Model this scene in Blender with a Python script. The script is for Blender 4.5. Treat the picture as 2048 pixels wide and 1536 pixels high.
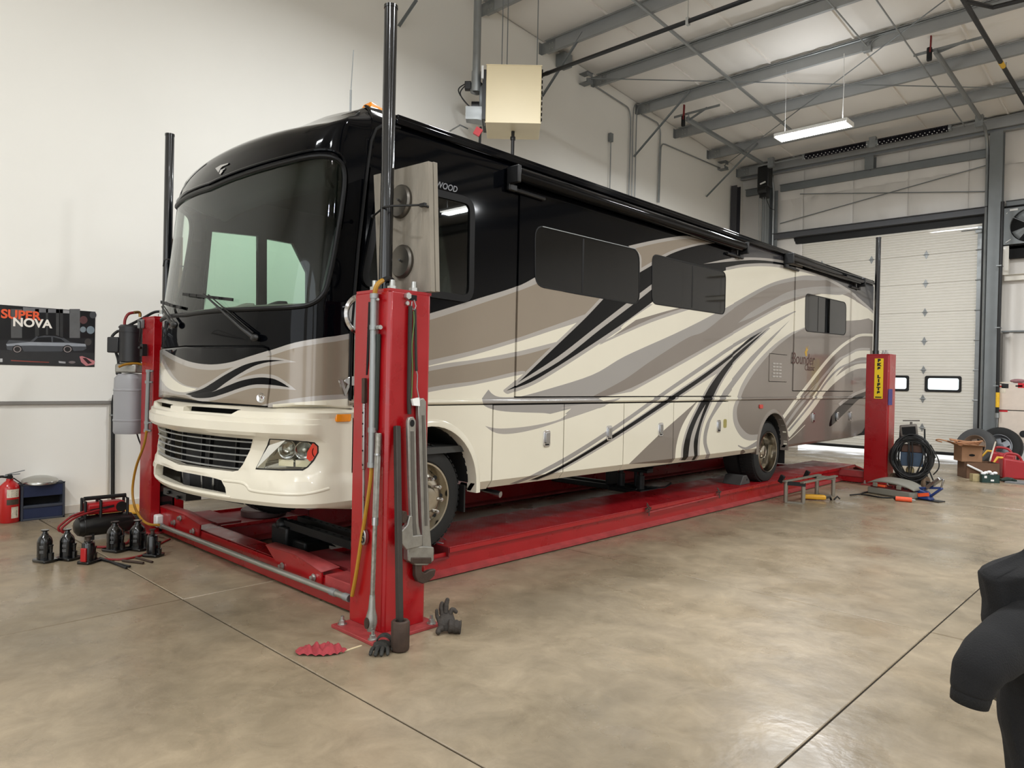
import bpy, bmesh, math, random
import numpy as np
from mathutils import Vector as V, Matrix, Euler
from mathutils.geometry import delaunay_2d_cdt
rnd = random.Random(7)
for _o in list(bpy.data.objects): bpy.data.objects.remove(_o)
SC = bpy.context.scene; COL = SC.collection
pi = math.pi

# ------------------------------------------------------------------ camera, world, exposure, lamps
FPX = 1437.4; YAW, PITCH, ROLL = [math.radians(a) for a in (43.687, -.3447, 1.2268)]
EYE = V((0, 0, 1.60))
FW = V((-math.sin(YAW)*math.cos(PITCH), math.cos(YAW)*math.cos(PITCH), math.sin(PITCH)))
_r = V((math.cos(YAW), math.sin(YAW), 0)); _u = _r.cross(FW)
RT = _r*math.cos(ROLL)+_u*math.sin(ROLL); UP = -_r*math.sin(ROLL)+_u*math.cos(ROLL)
cam_d = bpy.data.cameras.new('camera'); cam = bpy.data.objects.new('camera', cam_d); COL.objects.link(cam)
M3 = Matrix((RT, UP, -FW)).transposed().to_4x4(); M3.translation = EYE; cam.matrix_world = M3
cam_d.sensor_fit = 'HORIZONTAL'; cam_d.sensor_width = 36; cam_d.lens = FPX/2048*36; cam_d.clip_start = .05; cam_d.clip_end = 200
SC.camera = cam
SC.view_settings.view_transform = 'Standard'; SC.view_settings.look = 'None'
SC.view_settings.gamma = 1; SC.view_settings.use_curve_mapping = False
SC.view_settings.exposure = 0.0
world = bpy.data.worlds.new('sky'); SC.world = world; world.use_nodes = True
bg = world.node_tree.nodes['Background']; bg.inputs[0].default_value = (.93, .97, 1, 1); bg.inputs[1].default_value = 2.6
LAMP_W = 228.0; UP_FILL_W = 13.0; LAMP_COL = (.965, 1, 1.03)
LAMPS = [(x, y) for y in (13.25, 5.4, -2.4) for x in (-5.19, .6, 6.2, 11.5)]
ROOF = lambda y: 7.97-.0705*(y-10)
for _x, _y in LAMPS:
    _l = bpy.data.lights.new('ceiling_lamp_light', 'AREA'); _l.shape = 'RECTANGLE'; _l.size = 1.2; _l.size_y = .28
    _l.energy = LAMP_W; _l.color = LAMP_COL
    _o = bpy.data.objects.new('ceiling_lamp_light', _l); COL.objects.link(_o); _o.location = (_x, _y, ROOF(_y)-1.545)
    _l = _l.copy(); _l.energy = UP_FILL_W; _o = bpy.data.objects.new('added_ceiling_fill', _l); COL.objects.link(_o); _o.location = (_x, _y, ROOF(_y)-1.39); _o.rotation_euler = (pi, 0, 0)  # upward fill light added over each fixture to brighten the ceiling


# ------------------------------------------------------------------ photo survey helpers: a sighted point on a known plane
def ray(x, y): return FW+RT*((x-1024)/FPX)-UP*((y-768)/FPX)
def U(x, y, ax, val):
    d = ray(x, y); t = (val-EYE[ax])/d[ax]; return EYE+d*t
def UX(x, y, v): return U(x, y, 0, v)
def UY(x, y, v): return U(x, y, 1, v)
def UZ(x, y, v=0.): return U(x, y, 2, v)

# ------------------------------------------------------------------ materials
def lin(c):
    r = []
    for k in c[:3]:
        k /= 255.; r.append(k/12.92 if k <= .04045 else ((k+.055)/1.055)**2.4)
    return (*r, 1)
MATS = {}
def mat(name, col, rough=.5, metal=0., var=.06, vs=3., bump=0., bs=60., coat=0., emit=0., spec=.5, rvar=0., stretch=None):
    if name in MATS: return MATS[name]
    m = bpy.data.materials.new(name); m.use_nodes = True; MATS[name] = m
    nt = m.node_tree; N = nt.nodes; L = nt.links; b = N['Principled BSDF']
    c = lin(col); b.inputs['Base Color'].default_value = c; b.inputs['Roughness'].default_value = rough
    b.inputs['Metallic'].default_value = metal; b.inputs['Specular IOR Level'].default_value = spec
    if coat: b.inputs['Coat Weight'].default_value = coat; b.inputs['Coat Roughness'].default_value = .03
    if emit:
        b.inputs['Emission Color'].default_value = c; b.inputs['Emission Strength'].default_value = emit
    tc = N.new('ShaderNodeTexCoord'); src = tc.outputs['Object']
    if stretch:
        mp = N.new('ShaderNodeMapping'); mp.inputs['Scale'].default_value = stretch; L.new(src, mp.inputs[0]); src = mp.outputs[0]
    if var or rvar:
        n = N.new('ShaderNodeTexNoise'); n.inputs['Scale'].default_value = vs; n.inputs['Detail'].default_value = 5; L.new(src, n.inputs['Vector'])
        if var:
            mx = N.new('ShaderNodeMix'); mx.data_type = 'RGBA'
            mx.inputs[6].default_value = tuple(k*(1-var*1.6) for k in c[:3])+(1,); mx.inputs[7].default_value = tuple(min(1, k*(1+var*1.6)) for k in c[:3])+(1,)
            L.new(n.outputs['Fac'], mx.inputs[0]); L.new(mx.outputs[2], b.inputs['Base Color'])
        if rvar:
            mr = N.new('ShaderNodeMapRange'); mr.inputs[1].default_value = .3; mr.inputs[2].default_value = .7
            mr.inputs[3].default_value = max(.02, rough-rvar); mr.inputs[4].default_value = min(1, rough+rvar)
            L.new(n.outputs['Fac'], mr.inputs[0]); L.new(mr.outputs[0], b.inputs['Roughness'])
    if bump:
        n2 = N.new('ShaderNodeTexNoise'); n2.inputs['Scale'].default_value = bs; n2.inputs['Detail'].default_value = 4; L.new(src, n2.inputs['Vector'])
        bp = N.new('ShaderNodeBump'); bp.inputs['Strength'].default_value = bump; bp.inputs['Distance'].default_value = .02
        L.new(n2.outputs['Fac'], bp.inputs['Height']); L.new(bp.outputs[0], b.inputs['Normal'])
    return m
def glass_mat(name, tint, refl=1.0, ior=1.5):
    if name in MATS: return MATS[name]
    m = bpy.data.materials.new(name); m.use_nodes = True; MATS[name] = m
    nt = m.node_tree; N = nt.nodes; L = nt.links; N.remove(N['Principled BSDF']); out = N['Material Output']
    t = N.new('ShaderNodeBsdfTransparent'); t.inputs[0].default_value = lin(tint)
    g = N.new('ShaderNodeBsdfGlossy'); g.inputs['Roughness'].default_value = .015; g.inputs[0].default_value = (.95, .97, .97, 1)
    fr = N.new('ShaderNodeFresnel'); fr.inputs[0].default_value = ior
    mu = N.new('ShaderNodeMath'); mu.operation = 'MULTIPLY'; mu.inputs[1].default_value = refl; L.new(fr.outputs[0], mu.inputs[0])
    mx = N.new('ShaderNodeMixShader'); L.new(mu.outputs[0], mx.inputs[0]); L.new(t.outputs[0], mx.inputs[1]); L.new(g.outputs[0], mx.inputs[2])
    L.new(mx.outputs[0], out.inputs[0]); return m

# ------------------------------------------------------------------ mesh builders
class MB:
    def __init__(s): s.v = []; s.f = []; s.m = []; s.p = []
    def add(s, vs, fs, mi=0):
        k = len(s.v); s.p.append((k, len(s.f), len(vs), len(fs))); s.v += [tuple(p) for p in vs]; s.f += [tuple(i+k for i in f) for f in fs]; s.m += [mi]*len(fs); return s
    def hexa(s, p, mi=0):   # 8 points: bottom 4 ccw, top 4 ccw
        return s.add(p, [(3, 2, 1, 0), (4, 5, 6, 7), (0, 1, 5, 4), (1, 2, 6, 5), (2, 3, 7, 6), (3, 0, 4, 7)], mi)
    def box(s, a, b, mi=0):
        x0, x1 = sorted((a[0], b[0])); y0, y1 = sorted((a[1], b[1])); z0, z1 = sorted((a[2], b[2]))
        return s.hexa([(x0, y0, z0), (x1, y0, z0), (x1, y1, z0), (x0, y1, z0), (x0, y0, z1), (x1, y0, z1), (x1, y1, z1), (x0, y1, z1)], mi)
    def obox(s, c, size, R=None, mi=0):
        h = [k/2 for k in size]; R = R or Matrix.Identity(3); c = V(c)
        return s.hexa([c+R@V((x*h[0], y*h[1], z*h[2])) for z in (-1, 1) for x, y in ((-1, -1), (1, -1), (1, 1), (-1, 1))], mi)
    def bar(s, p, q, w, h, up=(0, 0, 1), mi=0):   # rectangular bar from p to q
        p = V(p); q = V(q); d = (q-p); L = d.length; d.normalize(); u = V(up); sd = d.cross(u)
        if sd.length < 1e-4: sd = d.cross(V((1, 0, 0)))
        sd.normalize(); u = sd.cross(d).normalized(); R = Matrix((d, sd, u)).transposed()
        return s.obox((p+q)/2, (L, w, h), R, mi)
    def tube(s, pts, r, n=8, mi=0, cap=True, closed=False):
        pts = [V(p) for p in pts]; m = len(pts); rs = r if isinstance(r, (list, tuple)) else [r]*m
        T = []
        for i in range(m):
            a = pts[(i-1) % m] if (closed or i > 0) else pts[i]; b = pts[(i+1) % m] if (closed or i < m-1) else pts[i]
            t = b-a; T.append(t.normalized() if t.length > 1e-9 else V((0, 0, 1)))
        ref = V((0, 0, 1)) if abs(T[0].z) < .9 else V((1, 0, 0))
        nrm = (ref-T[0]*ref.dot(T[0])).normalized(); vs = []; fs = []
        for i in range(m):
            nrm = (nrm-T[i]*nrm.dot(T[i])); nrm = nrm.normalized() if nrm.length > 1e-6 else T[i].orthogonal().normalized()
            bn = T[i].cross(nrm)
            for k in range(n):
                a = 2*pi*k/n; vs.append(pts[i]+(nrm*math.cos(a)+bn*math.sin(a))*rs[i])
        for i in range(m if closed else m-1):
            j = (i+1) % m
            for k in range(n):
                k2 = (k+1) % n; fs.append((i*n+k, i*n+k2, j*n+k2, j*n+k))
        if cap and not closed: fs.append(tuple(range(n-1, -1, -1))); fs.append(tuple((m-1)*n+k for k in range(n)))
        return s.add(vs, fs, mi)
    def cyl(s, p, q, r, n=16, mi=0): return s.tube([p, q], r, n, mi)
    def lathe(s, prof, n=24, M=None, mi=0, arc=2*pi):   # prof: (radius, height)
        M = M or Matrix.Identity(4); vs = []; fs = []; full = abs(arc-2*pi) < 1e-6; c = n if full else n+1
        for r, z in prof:
            for k in range(c):
                a = arc*k/n; vs.append(M@V((r*math.cos(a), r*math.sin(a), z)))
        for i in range(len(prof)-1):
            for k in range(n):
                k2 = (k+1) % c; fs.append((i*c+k, i*c+k2, (i+1)*c+k2, (i+1)*c+k))
        return s.add(vs, fs, mi)
    def prism(s, poly, h0, h1, M=None, mi=0):
        M = M or Matrix.Identity(4); n = len(poly)
        A = sum(poly[i][0]*poly[(i+1) % n][1]-poly[(i+1) % n][0]*poly[i][1] for i in range(n))
        if A < 0: poly = poly[::-1]
        if h1 < h0: h0, h1 = h1, h0
        vs = [M@V((x, y, h0)) for x, y in poly]+[M@V((x, y, h1)) for x, y in poly]
        fs = [tuple(range(n-1, -1, -1)), tuple(range(n, 2*n))]+[(i, (i+1) % n, n+(i+1) % n, n+i) for i in range(n)]
        return s.add(vs, fs, mi)
    def sphere(s, c, r, n=12, m=8, mi=0, sc=(1, 1, 1), R=None):
        R = R or Matrix.Identity(3); vs = []; fs = []; c = V(c)
        for i in range(m+1):
            t = pi*i/m
            for k in range(n):
                a = 2*pi*k/n; vs.append(c+R@V((r*sc[0]*math.sin(t)*math.cos(a), r*sc[1]*math.sin(t)*math.sin(a), r*sc[2]*math.cos(t))))
        for i in range(m):
            for k in range(n):
                k2 = (k+1) % n; fs.append((i*n+k, (i+1)*n+k, (i+1)*n+k2, i*n+k2))
        return s.add(vs, fs, mi)
    def grid(s, fn, nu, nv, mi=0):
        vs = [fn(i/nu, j/nv) for j in range(nv+1) for i in range(nu+1)]
        return s.add(vs, [(j*(nu+1)+i, j*(nu+1)+i+1, (j+1)*(nu+1)+i+1, (j+1)*(nu+1)+i) for j in range(nv) for i in range(nu)], mi)
    def mesh(s, name, mats, smooth=35, weld=False):
        me = bpy.data.meshes.new(name); me.from_pydata(s.v, [], s.f); me.polygons.foreach_set('material_index', s.m)
        for m in (mats if isinstance(mats, (list, tuple)) else [mats]): me.materials.append(m)
        if weld or True:
            bm = bmesh.new(); bm.from_mesh(me)
            bmesh.ops.remove_doubles(bm, verts=bm.verts, dist=1e-5)
            if not weld: bmesh.ops.recalc_face_normals(bm, faces=bm.faces)
            bm.to_mesh(me); bm.free()
        if smooth:
            me.polygons.foreach_set('use_smooth', [True]*len(me.polygons)); me.set_sharp_from_angle(angle=math.radians(smooth))
        me.update(); return me
    def build(s, name, mats, parent=None, local=False, smooth=35, bevel=0, label=None, solid=0, seg=2):
        o = bpy.data.objects.new(name, s.mesh(name, mats, smooth)); COL.objects.link(o)
        if parent:
            o.parent = parent
            if parent.type == 'EMPTY' and not local:
                o.matrix_parent_inverse = (Matrix.Translation(parent.location) @ parent.rotation_euler.to_matrix().to_4x4()).inverted()
        if label: o['label'] = label
        if solid: md = o.modifiers.new('solid', 'SOLIDIFY'); md.thickness = solid; md.offset = -1
        if bevel: md = o.modifiers.new('bevel', 'BEVEL'); md.width = bevel; md.segments = seg; md.limit_method = 'ANGLE'; md.angle_limit = math.radians(40)
        return o
def each(b, name, mats, parent=None, n=1, kind=None, **kw):   # every n consecutive pieces of a builder become an object of their own
    out = []
    for i in range(0, len(b.p), n):
        c = MB(); pc = b.p[i:i+n]; v0, f0 = pc[0][0], pc[0][1]; v1 = pc[-1][0]+pc[-1][2]; f1 = pc[-1][1]+pc[-1][3]
        c.v = b.v[v0:v1]; c.f = [tuple(k-v0 for k in f) for f in b.f[f0:f1]]; c.m = b.m[f0:f1]; out.append(c.build(name, mats, parent, **kw))
    return out
def stuff(o): o['kind'] = 'stuff'; return o
def tag(o, label, cat, group=None):
    o['label'] = label; o['category'] = cat
    if group: o['group'] = group
    return o
def struct(o): o['kind'] = 'structure'; return o
def thing(name, label, cat, loc=(0, 0, 0), rz=0, group=None, rot=None):
    o = bpy.data.objects.new(name, None); COL.objects.link(o); o.location = loc; o.rotation_euler = rot or (0, 0, rz)
    o.empty_display_size = .1; return tag(o, label, cat, group)
def copy_tree(o, label, loc=None, rz=None, group=None):
    def rec(a, par):
        c = a.copy(); COL.objects.link(c); c.parent = par
        for ch in a.children: rec(ch, c)
        return c
    c = rec(o, None); c['label'] = label
    if loc: c.location = loc
    if rz is not None: c.rotation_euler = (0, 0, rz)
    if group: c['group'] = group
    return c
def text(name, s, size, M, m, parent=None, depth=.003, align='CENTER', sx=1., bold=0., local=False, shear=0):
    cu = bpy.data.curves.new(name, 'FONT'); cu.body = s; cu.size = size; cu.extrude = depth; cu.align_x = align; cu.align_y = 'CENTER'; cu.offset = bold; cu.shear = shear
    t = bpy.data.objects.new('_t', cu); COL.objects.link(t)
    me = bpy.data.meshes.new_from_object(t.evaluated_get(bpy.context.evaluated_depsgraph_get())); bpy.data.objects.remove(t)
    me.materials.clear(); me.materials.append(m); me.transform(M @ Matrix.Diagonal((sx, 1, 1, 1))); me.name = name
    o = bpy.data.objects.new(name, me); COL.objects.link(o)
    if parent:
        o.parent = parent
        if parent.type == 'EMPTY' and not local: o.matrix_parent_inverse = (Matrix.Translation(parent.location) @ parent.rotation_euler.to_matrix().to_4x4()).inverted()
    return o
def frame(o, x, y, z=None):   # matrix with given local x and y axes at o
    x = V(x).normalized(); y = V(y); z = x.cross(y).normalized(); y = z.cross(x)
    m = Matrix((x, y, z)).transposed().to_4x4(); m.translation = V(o); return m
def spl(pts, k=6, closed=False):   # Catmull-Rom through the points
    P = [V(p) for p in pts]; n = len(P); out = []
    rng = range(n) if closed else range(n-1)
    for i in rng:
        a, b, c, d = (P[(i-1) % n], P[i], P[(i+1) % n], P[(i+2) % n]) if closed else (P[max(i-1, 0)], P[i], P[i+1], P[min(i+2, n-1)])
        for j in range(k):
            t = j/k; out.append(.5*((2*b)+(c-a)*t+(2*a-5*b+4*c-d)*t*t+(3*b-a-3*c+d)*t**3))
    if not closed: out.append(P[-1])
    return out
def rrect(x0, y0, x1, y1, r, n=5):
    out = []
    for cx, cy, a in ((x1-r, y1-r, 0), (x0+r, y1-r, 90), (x0+r, y0+r, 180), (x1-r, y0+r, 270)):
        for k in range(n+1): t = math.radians(a+90*k/n); out.append((cx+r*math.cos(t), cy+r*math.sin(t)))
    return out

K = dict
white_wall = mat('painted_white_wall', (231, 228, 220), .75, var=.03, vs=.7, bump=.05, bs=8)
galv = mat('galvanized_steel', (150, 153, 153), .45, .6, var=.12, vs=9, rvar=.12)
galv_grey = mat('grey_primer_steel', (126, 130, 131), .5, .25, var=.08, vs=4)
vinyl = mat('white_vinyl_insulation', (236, 232, 226), .42, var=.03, vs=2, bump=.25, bs=5, stretch=(1, .25, 1))
red_paint = mat('red_enamel', (150, 6, 16), .32, var=.10, vs=5, coat=.25, rvar=.1)
red_dusty = mat('dusty_red_plate', (148, 52, 52), .6, var=.3, vs=9, bump=.1)
black_gloss = mat('gloss_black_tube', (10, 11, 14), .18, var=.0, coat=.5)
black_rubber = mat('black_rubber', (12, 12, 12), .6, var=.2, vs=12)
black_plastic = mat('black_plastic', (13, 13, 14), .45, var=.1, vs=10)
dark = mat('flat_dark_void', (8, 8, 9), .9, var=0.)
chrome = mat('chrome', (210, 210, 212), .12, 1., var=.03)
steel = mat('bright_steel', (165, 165, 165), .32, 1., var=.1, vs=14, rvar=.1)
zinc = mat('zinc_bolt', (185, 186, 182), .35, .9, var=.1, vs=30)
alu = mat('cast_aluminium', (150, 148, 142), .45, .8, var=.2, vs=18, bump=.08)
rust = mat('worn_brown_steel', (72, 58, 50), .6, .5, var=.3, vs=14, bump=.1)
amber = mat('amber_lens', (236, 140, 16), .2, var=.1, vs=40, coat=.5)
yellow_hose = mat('yellow_hose', (165, 120, 30), .5, var=.1)
white_pl = mat('white_plastic', (230, 230, 228), .4, var=.03)
# ------------------------------------------------------------------ the room
def floor_material():
    m = bpy.data.materials.new('polished_concrete'); m.use_nodes = True; nt = m.node_tree; N = nt.nodes; L = nt.links; b = N['Principled BSDF']
    tc = N.new('ShaderNodeTexCoord')
    n1 = N.new('ShaderNodeTexNoise'); n1.inputs['Scale'].default_value = .55; n1.inputs['Detail'].default_value = 8; n1.inputs['Roughness'].default_value = .62
    n2 = N.new('ShaderNodeTexNoise'); n2.inputs['Scale'].default_value = 4.0; n2.inputs['Detail'].default_value = 9; n2.inputs['Roughness'].default_value = .7; n2.inputs['Distortion'].default_value = .6
    n3 = N.new('ShaderNodeTexNoise'); n3.inputs['Scale'].default_value = 1.6; n3.inputs['Detail'].default_value = 6
    for n in (n1, n2, n3): L.new(tc.outputs['Object'], n.inputs['Vector'])
    r1 = N.new('ShaderNodeValToRGB'); r1.color_ramp.elements[0].position = .3; r1.color_ramp.elements[1].position = .72
    r1.color_ramp.elements[0].color = lin((116, 105, 87)); r1.color_ramp.elements[1].color = lin((166, 150, 126)); L.new(n1.outputs['Fac'], r1.inputs[0])
    r2 = N.new('ShaderNodeValToRGB'); r2.color_ramp.elements[0].position = .32; r2.color_ramp.elements[1].position = .68
    r2.color_ramp.elements[0].color = (.66, .64, .60, 1); r2.color_ramp.elements[1].color = (1.2, 1.19, 1.17, 1); L.new(n2.outputs['Fac'], r2.inputs[0])
    mx = N.new('ShaderNodeMix'); mx.data_type = 'RGBA'; mx.blend_type = 'MULTIPLY'; mx.inputs[0].default_value = .75
    L.new(r1.outputs[0], mx.inputs[6]); L.new(r2.outputs[0], mx.inputs[7]); L.new(mx.outputs[2], b.inputs['Base Color'])
    mr = N.new('ShaderNodeMapRange'); mr.inputs[1].default_value = .35; mr.inputs[2].default_value = .65; mr.inputs[3].default_value = .2; mr.inputs[4].default_value = .46
    L.new(n3.outputs['Fac'], mr.inputs[0]); L.new(mr.outputs[0], b.inputs['Roughness'])
    n4 = N.new('ShaderNodeTexNoise'); n4.inputs['Scale'].default_value = 14; n4.inputs['Detail'].default_value = 3; L.new(tc.outputs['Object'], n4.inputs['Vector'])
    bp = N.new('ShaderNodeBump'); bp.inputs['Strength'].default_value = .10; bp.inputs['Distance'].default_value = .02; L.new(n4.outputs['Fac'], bp.inputs['Height']); L.new(bp.outputs[0], b.inputs['Normal'])
    return m
FLOOR = floor_material()
X0, X1, Y0, Y1 = -9.1, 14., -6., 18.5
# floor slabs parted by saw-cut joints 6 mm wide
JX = [-6.06, -1.11, 4.0, 9.0]; JY = []
_a = UZ(1560, 1536); _b = UZ(2048, 1095); JX1 = (_a.x+_b.x)/2
_a = UZ(385, 1200); _b = UZ(940, 1536); JYa = (_a.y+_b.y)/2
_a = UZ(1370, 1150); _b = UZ(1940, 1285); JYb = (_a.y+_b.y)/2
_a = UZ(1848, 1081); _b = UZ(2047, 1109); JYc = (_a.y+_b.y)/2
_a = UZ(0, 1268); _b = UZ(350, 1205); JX0 = (_a.x+_b.x)/2
print('joints', JX1, JYa, JYb, JYc, JX0)
b = MB(); b.box((X0-.3, Y0-.3, -.3), (X1+.3, Y1+.2, -.012)); struct(b.build('floor', mat('dark_joint', (58, 52, 45), .9)))  # darker base that shows through the slab joints
floor_o = bpy.data.objects['floor']
xs = [X0, JX0, JX1, JX1+(JX1-JX0), JX1+2*(JX1-JX0), X1]; ys = [Y0, 2*JYa-JYb, JYa, JYb, JYc, JYc+(JYc-JYb), JYc+2*(JYc-JYb), Y1+.18]
xs = sorted(k for k in set(xs) if X0 <= k <= X1); ys = sorted(k for k in set(ys) if Y0 <= k <= Y1+.2)
for i in range(len(xs)-1):
    for j in range(len(ys)-1):
        g = .005; b = MB(); b.box((xs[i]+g, ys[j]+g, -.012), (xs[i+1]-g, ys[j+1]-g, 0)); b.build('floor_slab', FLOOR, floor_o, bevel=.004, seg=1)
# walls
def wall_profile(x0, x1): return
b = MB(); b.prism([(Y0-.2, -.3), (Y1+.2, -.3), (Y1+.2, ROOF(Y1+.2)+.05), (Y0-.2, ROOF(Y0)+.06)], X0-.2, X0, Matrix(((0, 0, 1, 0), (1, 0, 0, 0), (0, 1, 0, 0), (0, 0, 0, 1))))
struct(b.build('wall_left', white_wall))
b = MB(); b.box((X0, Y0, 0), (X0+.03, Y1, .097)); struct(b.build('baseboard_left', mat('painted_kerb', (214, 206, 194), .7, var=.12, vs=3), bevel=.006))
b = MB(); b.prism([(Y0-.2, -.3), (Y1+.2, -.3), (Y1+.2, ROOF(Y1)+.05), (Y0-.2, ROOF(Y0)+.06)], X1, X1+.2, Matrix(((0, 0, 1, 0), (1, 0, 0, 0), (0, 1, 0, 0), (0, 0, 0, 1))))
struct(b.build('wall_right', mat('dim_far_wall', (172, 170, 166), .8)))
b = MB(); FILL_GAPS = [(-4.6, .2), (1.8, 6.6), (8.2, 13.0)]; _x = X0     # three openings added in the unseen wall behind the camera for fill daylight
for x0_, x1_ in FILL_GAPS: b.box((_x, Y0-.2, -.3), (x0_, Y0, ROOF(Y0)+.05)); b.box((x0_, Y0-.2, 5.0), (x1_, Y0, ROOF(Y0)+.05)); b.box((x0_, Y0-.2, -.3), (x1_, Y0, -.012)); _x = x1_
b.box((_x, Y0-.2, -.3), (X1, Y0, ROOF(Y0)+.05)); struct(b.build('wall_front', mat('front_wall_panel', (226, 223, 216), .8)))
# back wall: insulation above and beside the big door, ribbed liner on its right foot
DX0, DX1, DH = -8.05, -3.47, 5.30
wb = MB(); wb.box((X0, Y1, DH+.12), (X1, Y1+.15, ROOF(Y1)+.05)); wb.box((X0, Y1, -.3), (DX0-.02, Y1+.15, DH+.12)); wb.box((DX1+.02, Y1, -.3), (X1, Y1+.15, DH+.12))
wall_back = struct(wb.build('wall_back', mat('wall_vinyl', (222, 217, 210), .38, var=.04, vs=2, bump=.5, bs=4, stretch=(1.3, 1, .35))))
def wrinkle(u, v): return .012*math.sin(u*9.+1.7*math.sin(v*2))*math.sin(u*3.1+.5)**2
k = 0
for x in np.arange(X0+.45, 2., 1.22):                       # vinyl facing hung strip by strip, puckered towards the seams
    x1 = min(x+1.21, 3)
    for z0, z1 in ((DH+.13, 6.45), (6.45, ROOF(Y1)-.02)) if DX0-.1 < x < DX1 else ((.0 if x < DX0 else 2.4, 6.45), (6.45, ROOF(Y1)-.02)):
        if x < DX1 < x1 and z0 < DH: continue
        ph = rnd.random()*6
        def fn(u, v, x=x, x1=x1, z0=z0, z1=z1, ph=ph):
            e = min(v, 1-v); pk = .045*math.exp(-e*7)*math.sin((u*7+ph+v*2*math.sin(ph))*2.2)*(.4+.6*math.sin(u*3+ph)**2)
            return (x+(x1-x)*u, Y1-.012-.05*math.sin(pi*u)**.5*(math.sin(pi*v)**.5)+pk*.55, z0+(z1-z0)*v)
        b = MB(); b.grid(fn, 36, 14); b.build('insulation_panel', MATS['wall_vinyl'], wall_back, smooth=180)
# ceiling: one sagging vinyl panel per bay, seams every 1.5 m
ceil_b = MB(); ceil_b.hexa([(X0-.2, Y0-.2, ROOF(Y0)+.06), (X1+.2, Y0-.2, ROOF(Y0)+.06), (X1+.2, Y1+.2, ROOF(Y1)+.06), (X0-.2, Y1+.2, ROOF(Y1)+.06),
                            (X0-.2, Y0-.2, ROOF(Y0)+.2), (X1+.2, Y0-.2, ROOF(Y0)+.2), (X1+.2, Y1+.2, ROOF(Y1)+.2), (X0-.2, Y1+.2, ROOF(Y1)+.2)])
ceiling = struct(ceil_b.build('ceiling', vinyl))
PY = [8.55+1.6*i for i in range(-9, 7)]                       # purlin positions
for i in range(4, len(PY)-1):
    ya, yb = PY[i], PY[i+1]
    for j in range(9):
        xa = X0+.02+1.52*j; xb = xa+1.50; ph = rnd.random()*6
        def fn(u, v, xa=xa, xb=xb, ya=ya, yb=yb, ph=ph):
            y = ya+(yb-ya)*v; s = .05*math.sin(pi*v)**.7*math.sin(pi*u)**.4+.012*math.exp(-min(v, 1-v)*8)*math.sin(u*30+ph)*math.sin(u*5+ph)
            return (xa+(xb-xa)*u, y, ROOF(y)+.045-s)
        b = MB(); b.grid(fn, 18, 10); b.build('insulation_panel', vinyl, ceiling, smooth=180)
for j in range(1, 9):
    b = MB(); x = X0+.01+1.52*j; b.hexa([(x-.012, PY[4], ROOF(PY[4])+.005), (x+.012, PY[4], ROOF(PY[4])+.005), (x+.012, Y1, ROOF(Y1)+.005), (x-.012, Y1, ROOF(Y1)+.005),
                           (x-.012, PY[4], ROOF(PY[4])+.05), (x+.012, PY[4], ROOF(PY[4])+.05), (x+.012, Y1, ROOF(Y1)+.05), (x-.012, Y1, ROOF(Y1)+.05)]); b.build('insulation_seam', vinyl, ceiling)
# Z purlins running along x, end cleats, flange braces
purl = mat('purlin_steel', (156, 158, 158), .5, .2, var=.07, vs=3)
flash = mat('dark_flange_shadow_paint', (70, 70, 70), .6)
for i, y in enumerate(PY[4:]):
    z = ROOF(y); root = thing('roof_purlin', 'placeholder', 'beam', (X0, y, z))
    b = MB(); b.box((X0+.12, y-.004, z-.215), (X1, y+.004, z)); b.box((X0+.12, y-.07, z-.006), (X1, y, z)); b.box((X0+.12, y, z-.215), (X1, y+.065, z-.209)); b.box((X0+.12, y+.061, z-.215), (X1, y+.065, z-.195))
    b.box((X0+.12, y-.07, z-.02), (X1, y-.066, z)); b.build('purlin_web', purl, root)
    b = MB(); b.box((X0+.005, y-.009, z-.222), (X0+.33, y-.004, z-.005)); b.box((X0+.001, y-.09, z-.222), (X0+.008, y, z-.005)); b.build('end_cleat', galv, root)
    b = MB(); [b.cyl((X0+.33-dx, y-.014, z-dz), (X0+.33-dx, y-.005, z-dz), .012, 6) for dx in (.06, .13) for dz in (.06, .16)]; stuff(b.build('cleat_bolts', zinc, root))
    n = len(PY[4:])-1-i
    root['label'] = ['steel roof purlin nearest the back wall eave', 'second steel roof purlin out from the back wall eave', 'steel roof purlin passing behind the lit ceiling light', 'steel roof purlin in front of the lit ceiling light',
                     'steel roof purlin holding the conduit box for the lit ceiling light', 'steel roof purlin just behind the cream unit heater', 'steel roof purlin directly above the cream unit heater flue'][n] if n < 7 else \
        'steel roof purlin number %d counted from the back wall, over the motorhome roof'.replace('number %d', ['eighth', 'ninth', 'tenth', 'eleventh', 'twelfth'][min(n-7, 4)]) % ()
    root['group'] = 'roof purlins'
# eave strut over the back wall
z = ROOF(Y1); b = MB(); b.box((X0+.02, Y1-.2, z-.24), (X1-.02, Y1-.12, z-.04)); b.box((X0+.02, Y1-.26, z-.245), (X1-.02, Y1-.12, z-.235)); o = b.build('eave_strut', purl)
tag(o, 'grey steel eave beam where roof meets the back wall', 'beam')
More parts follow.
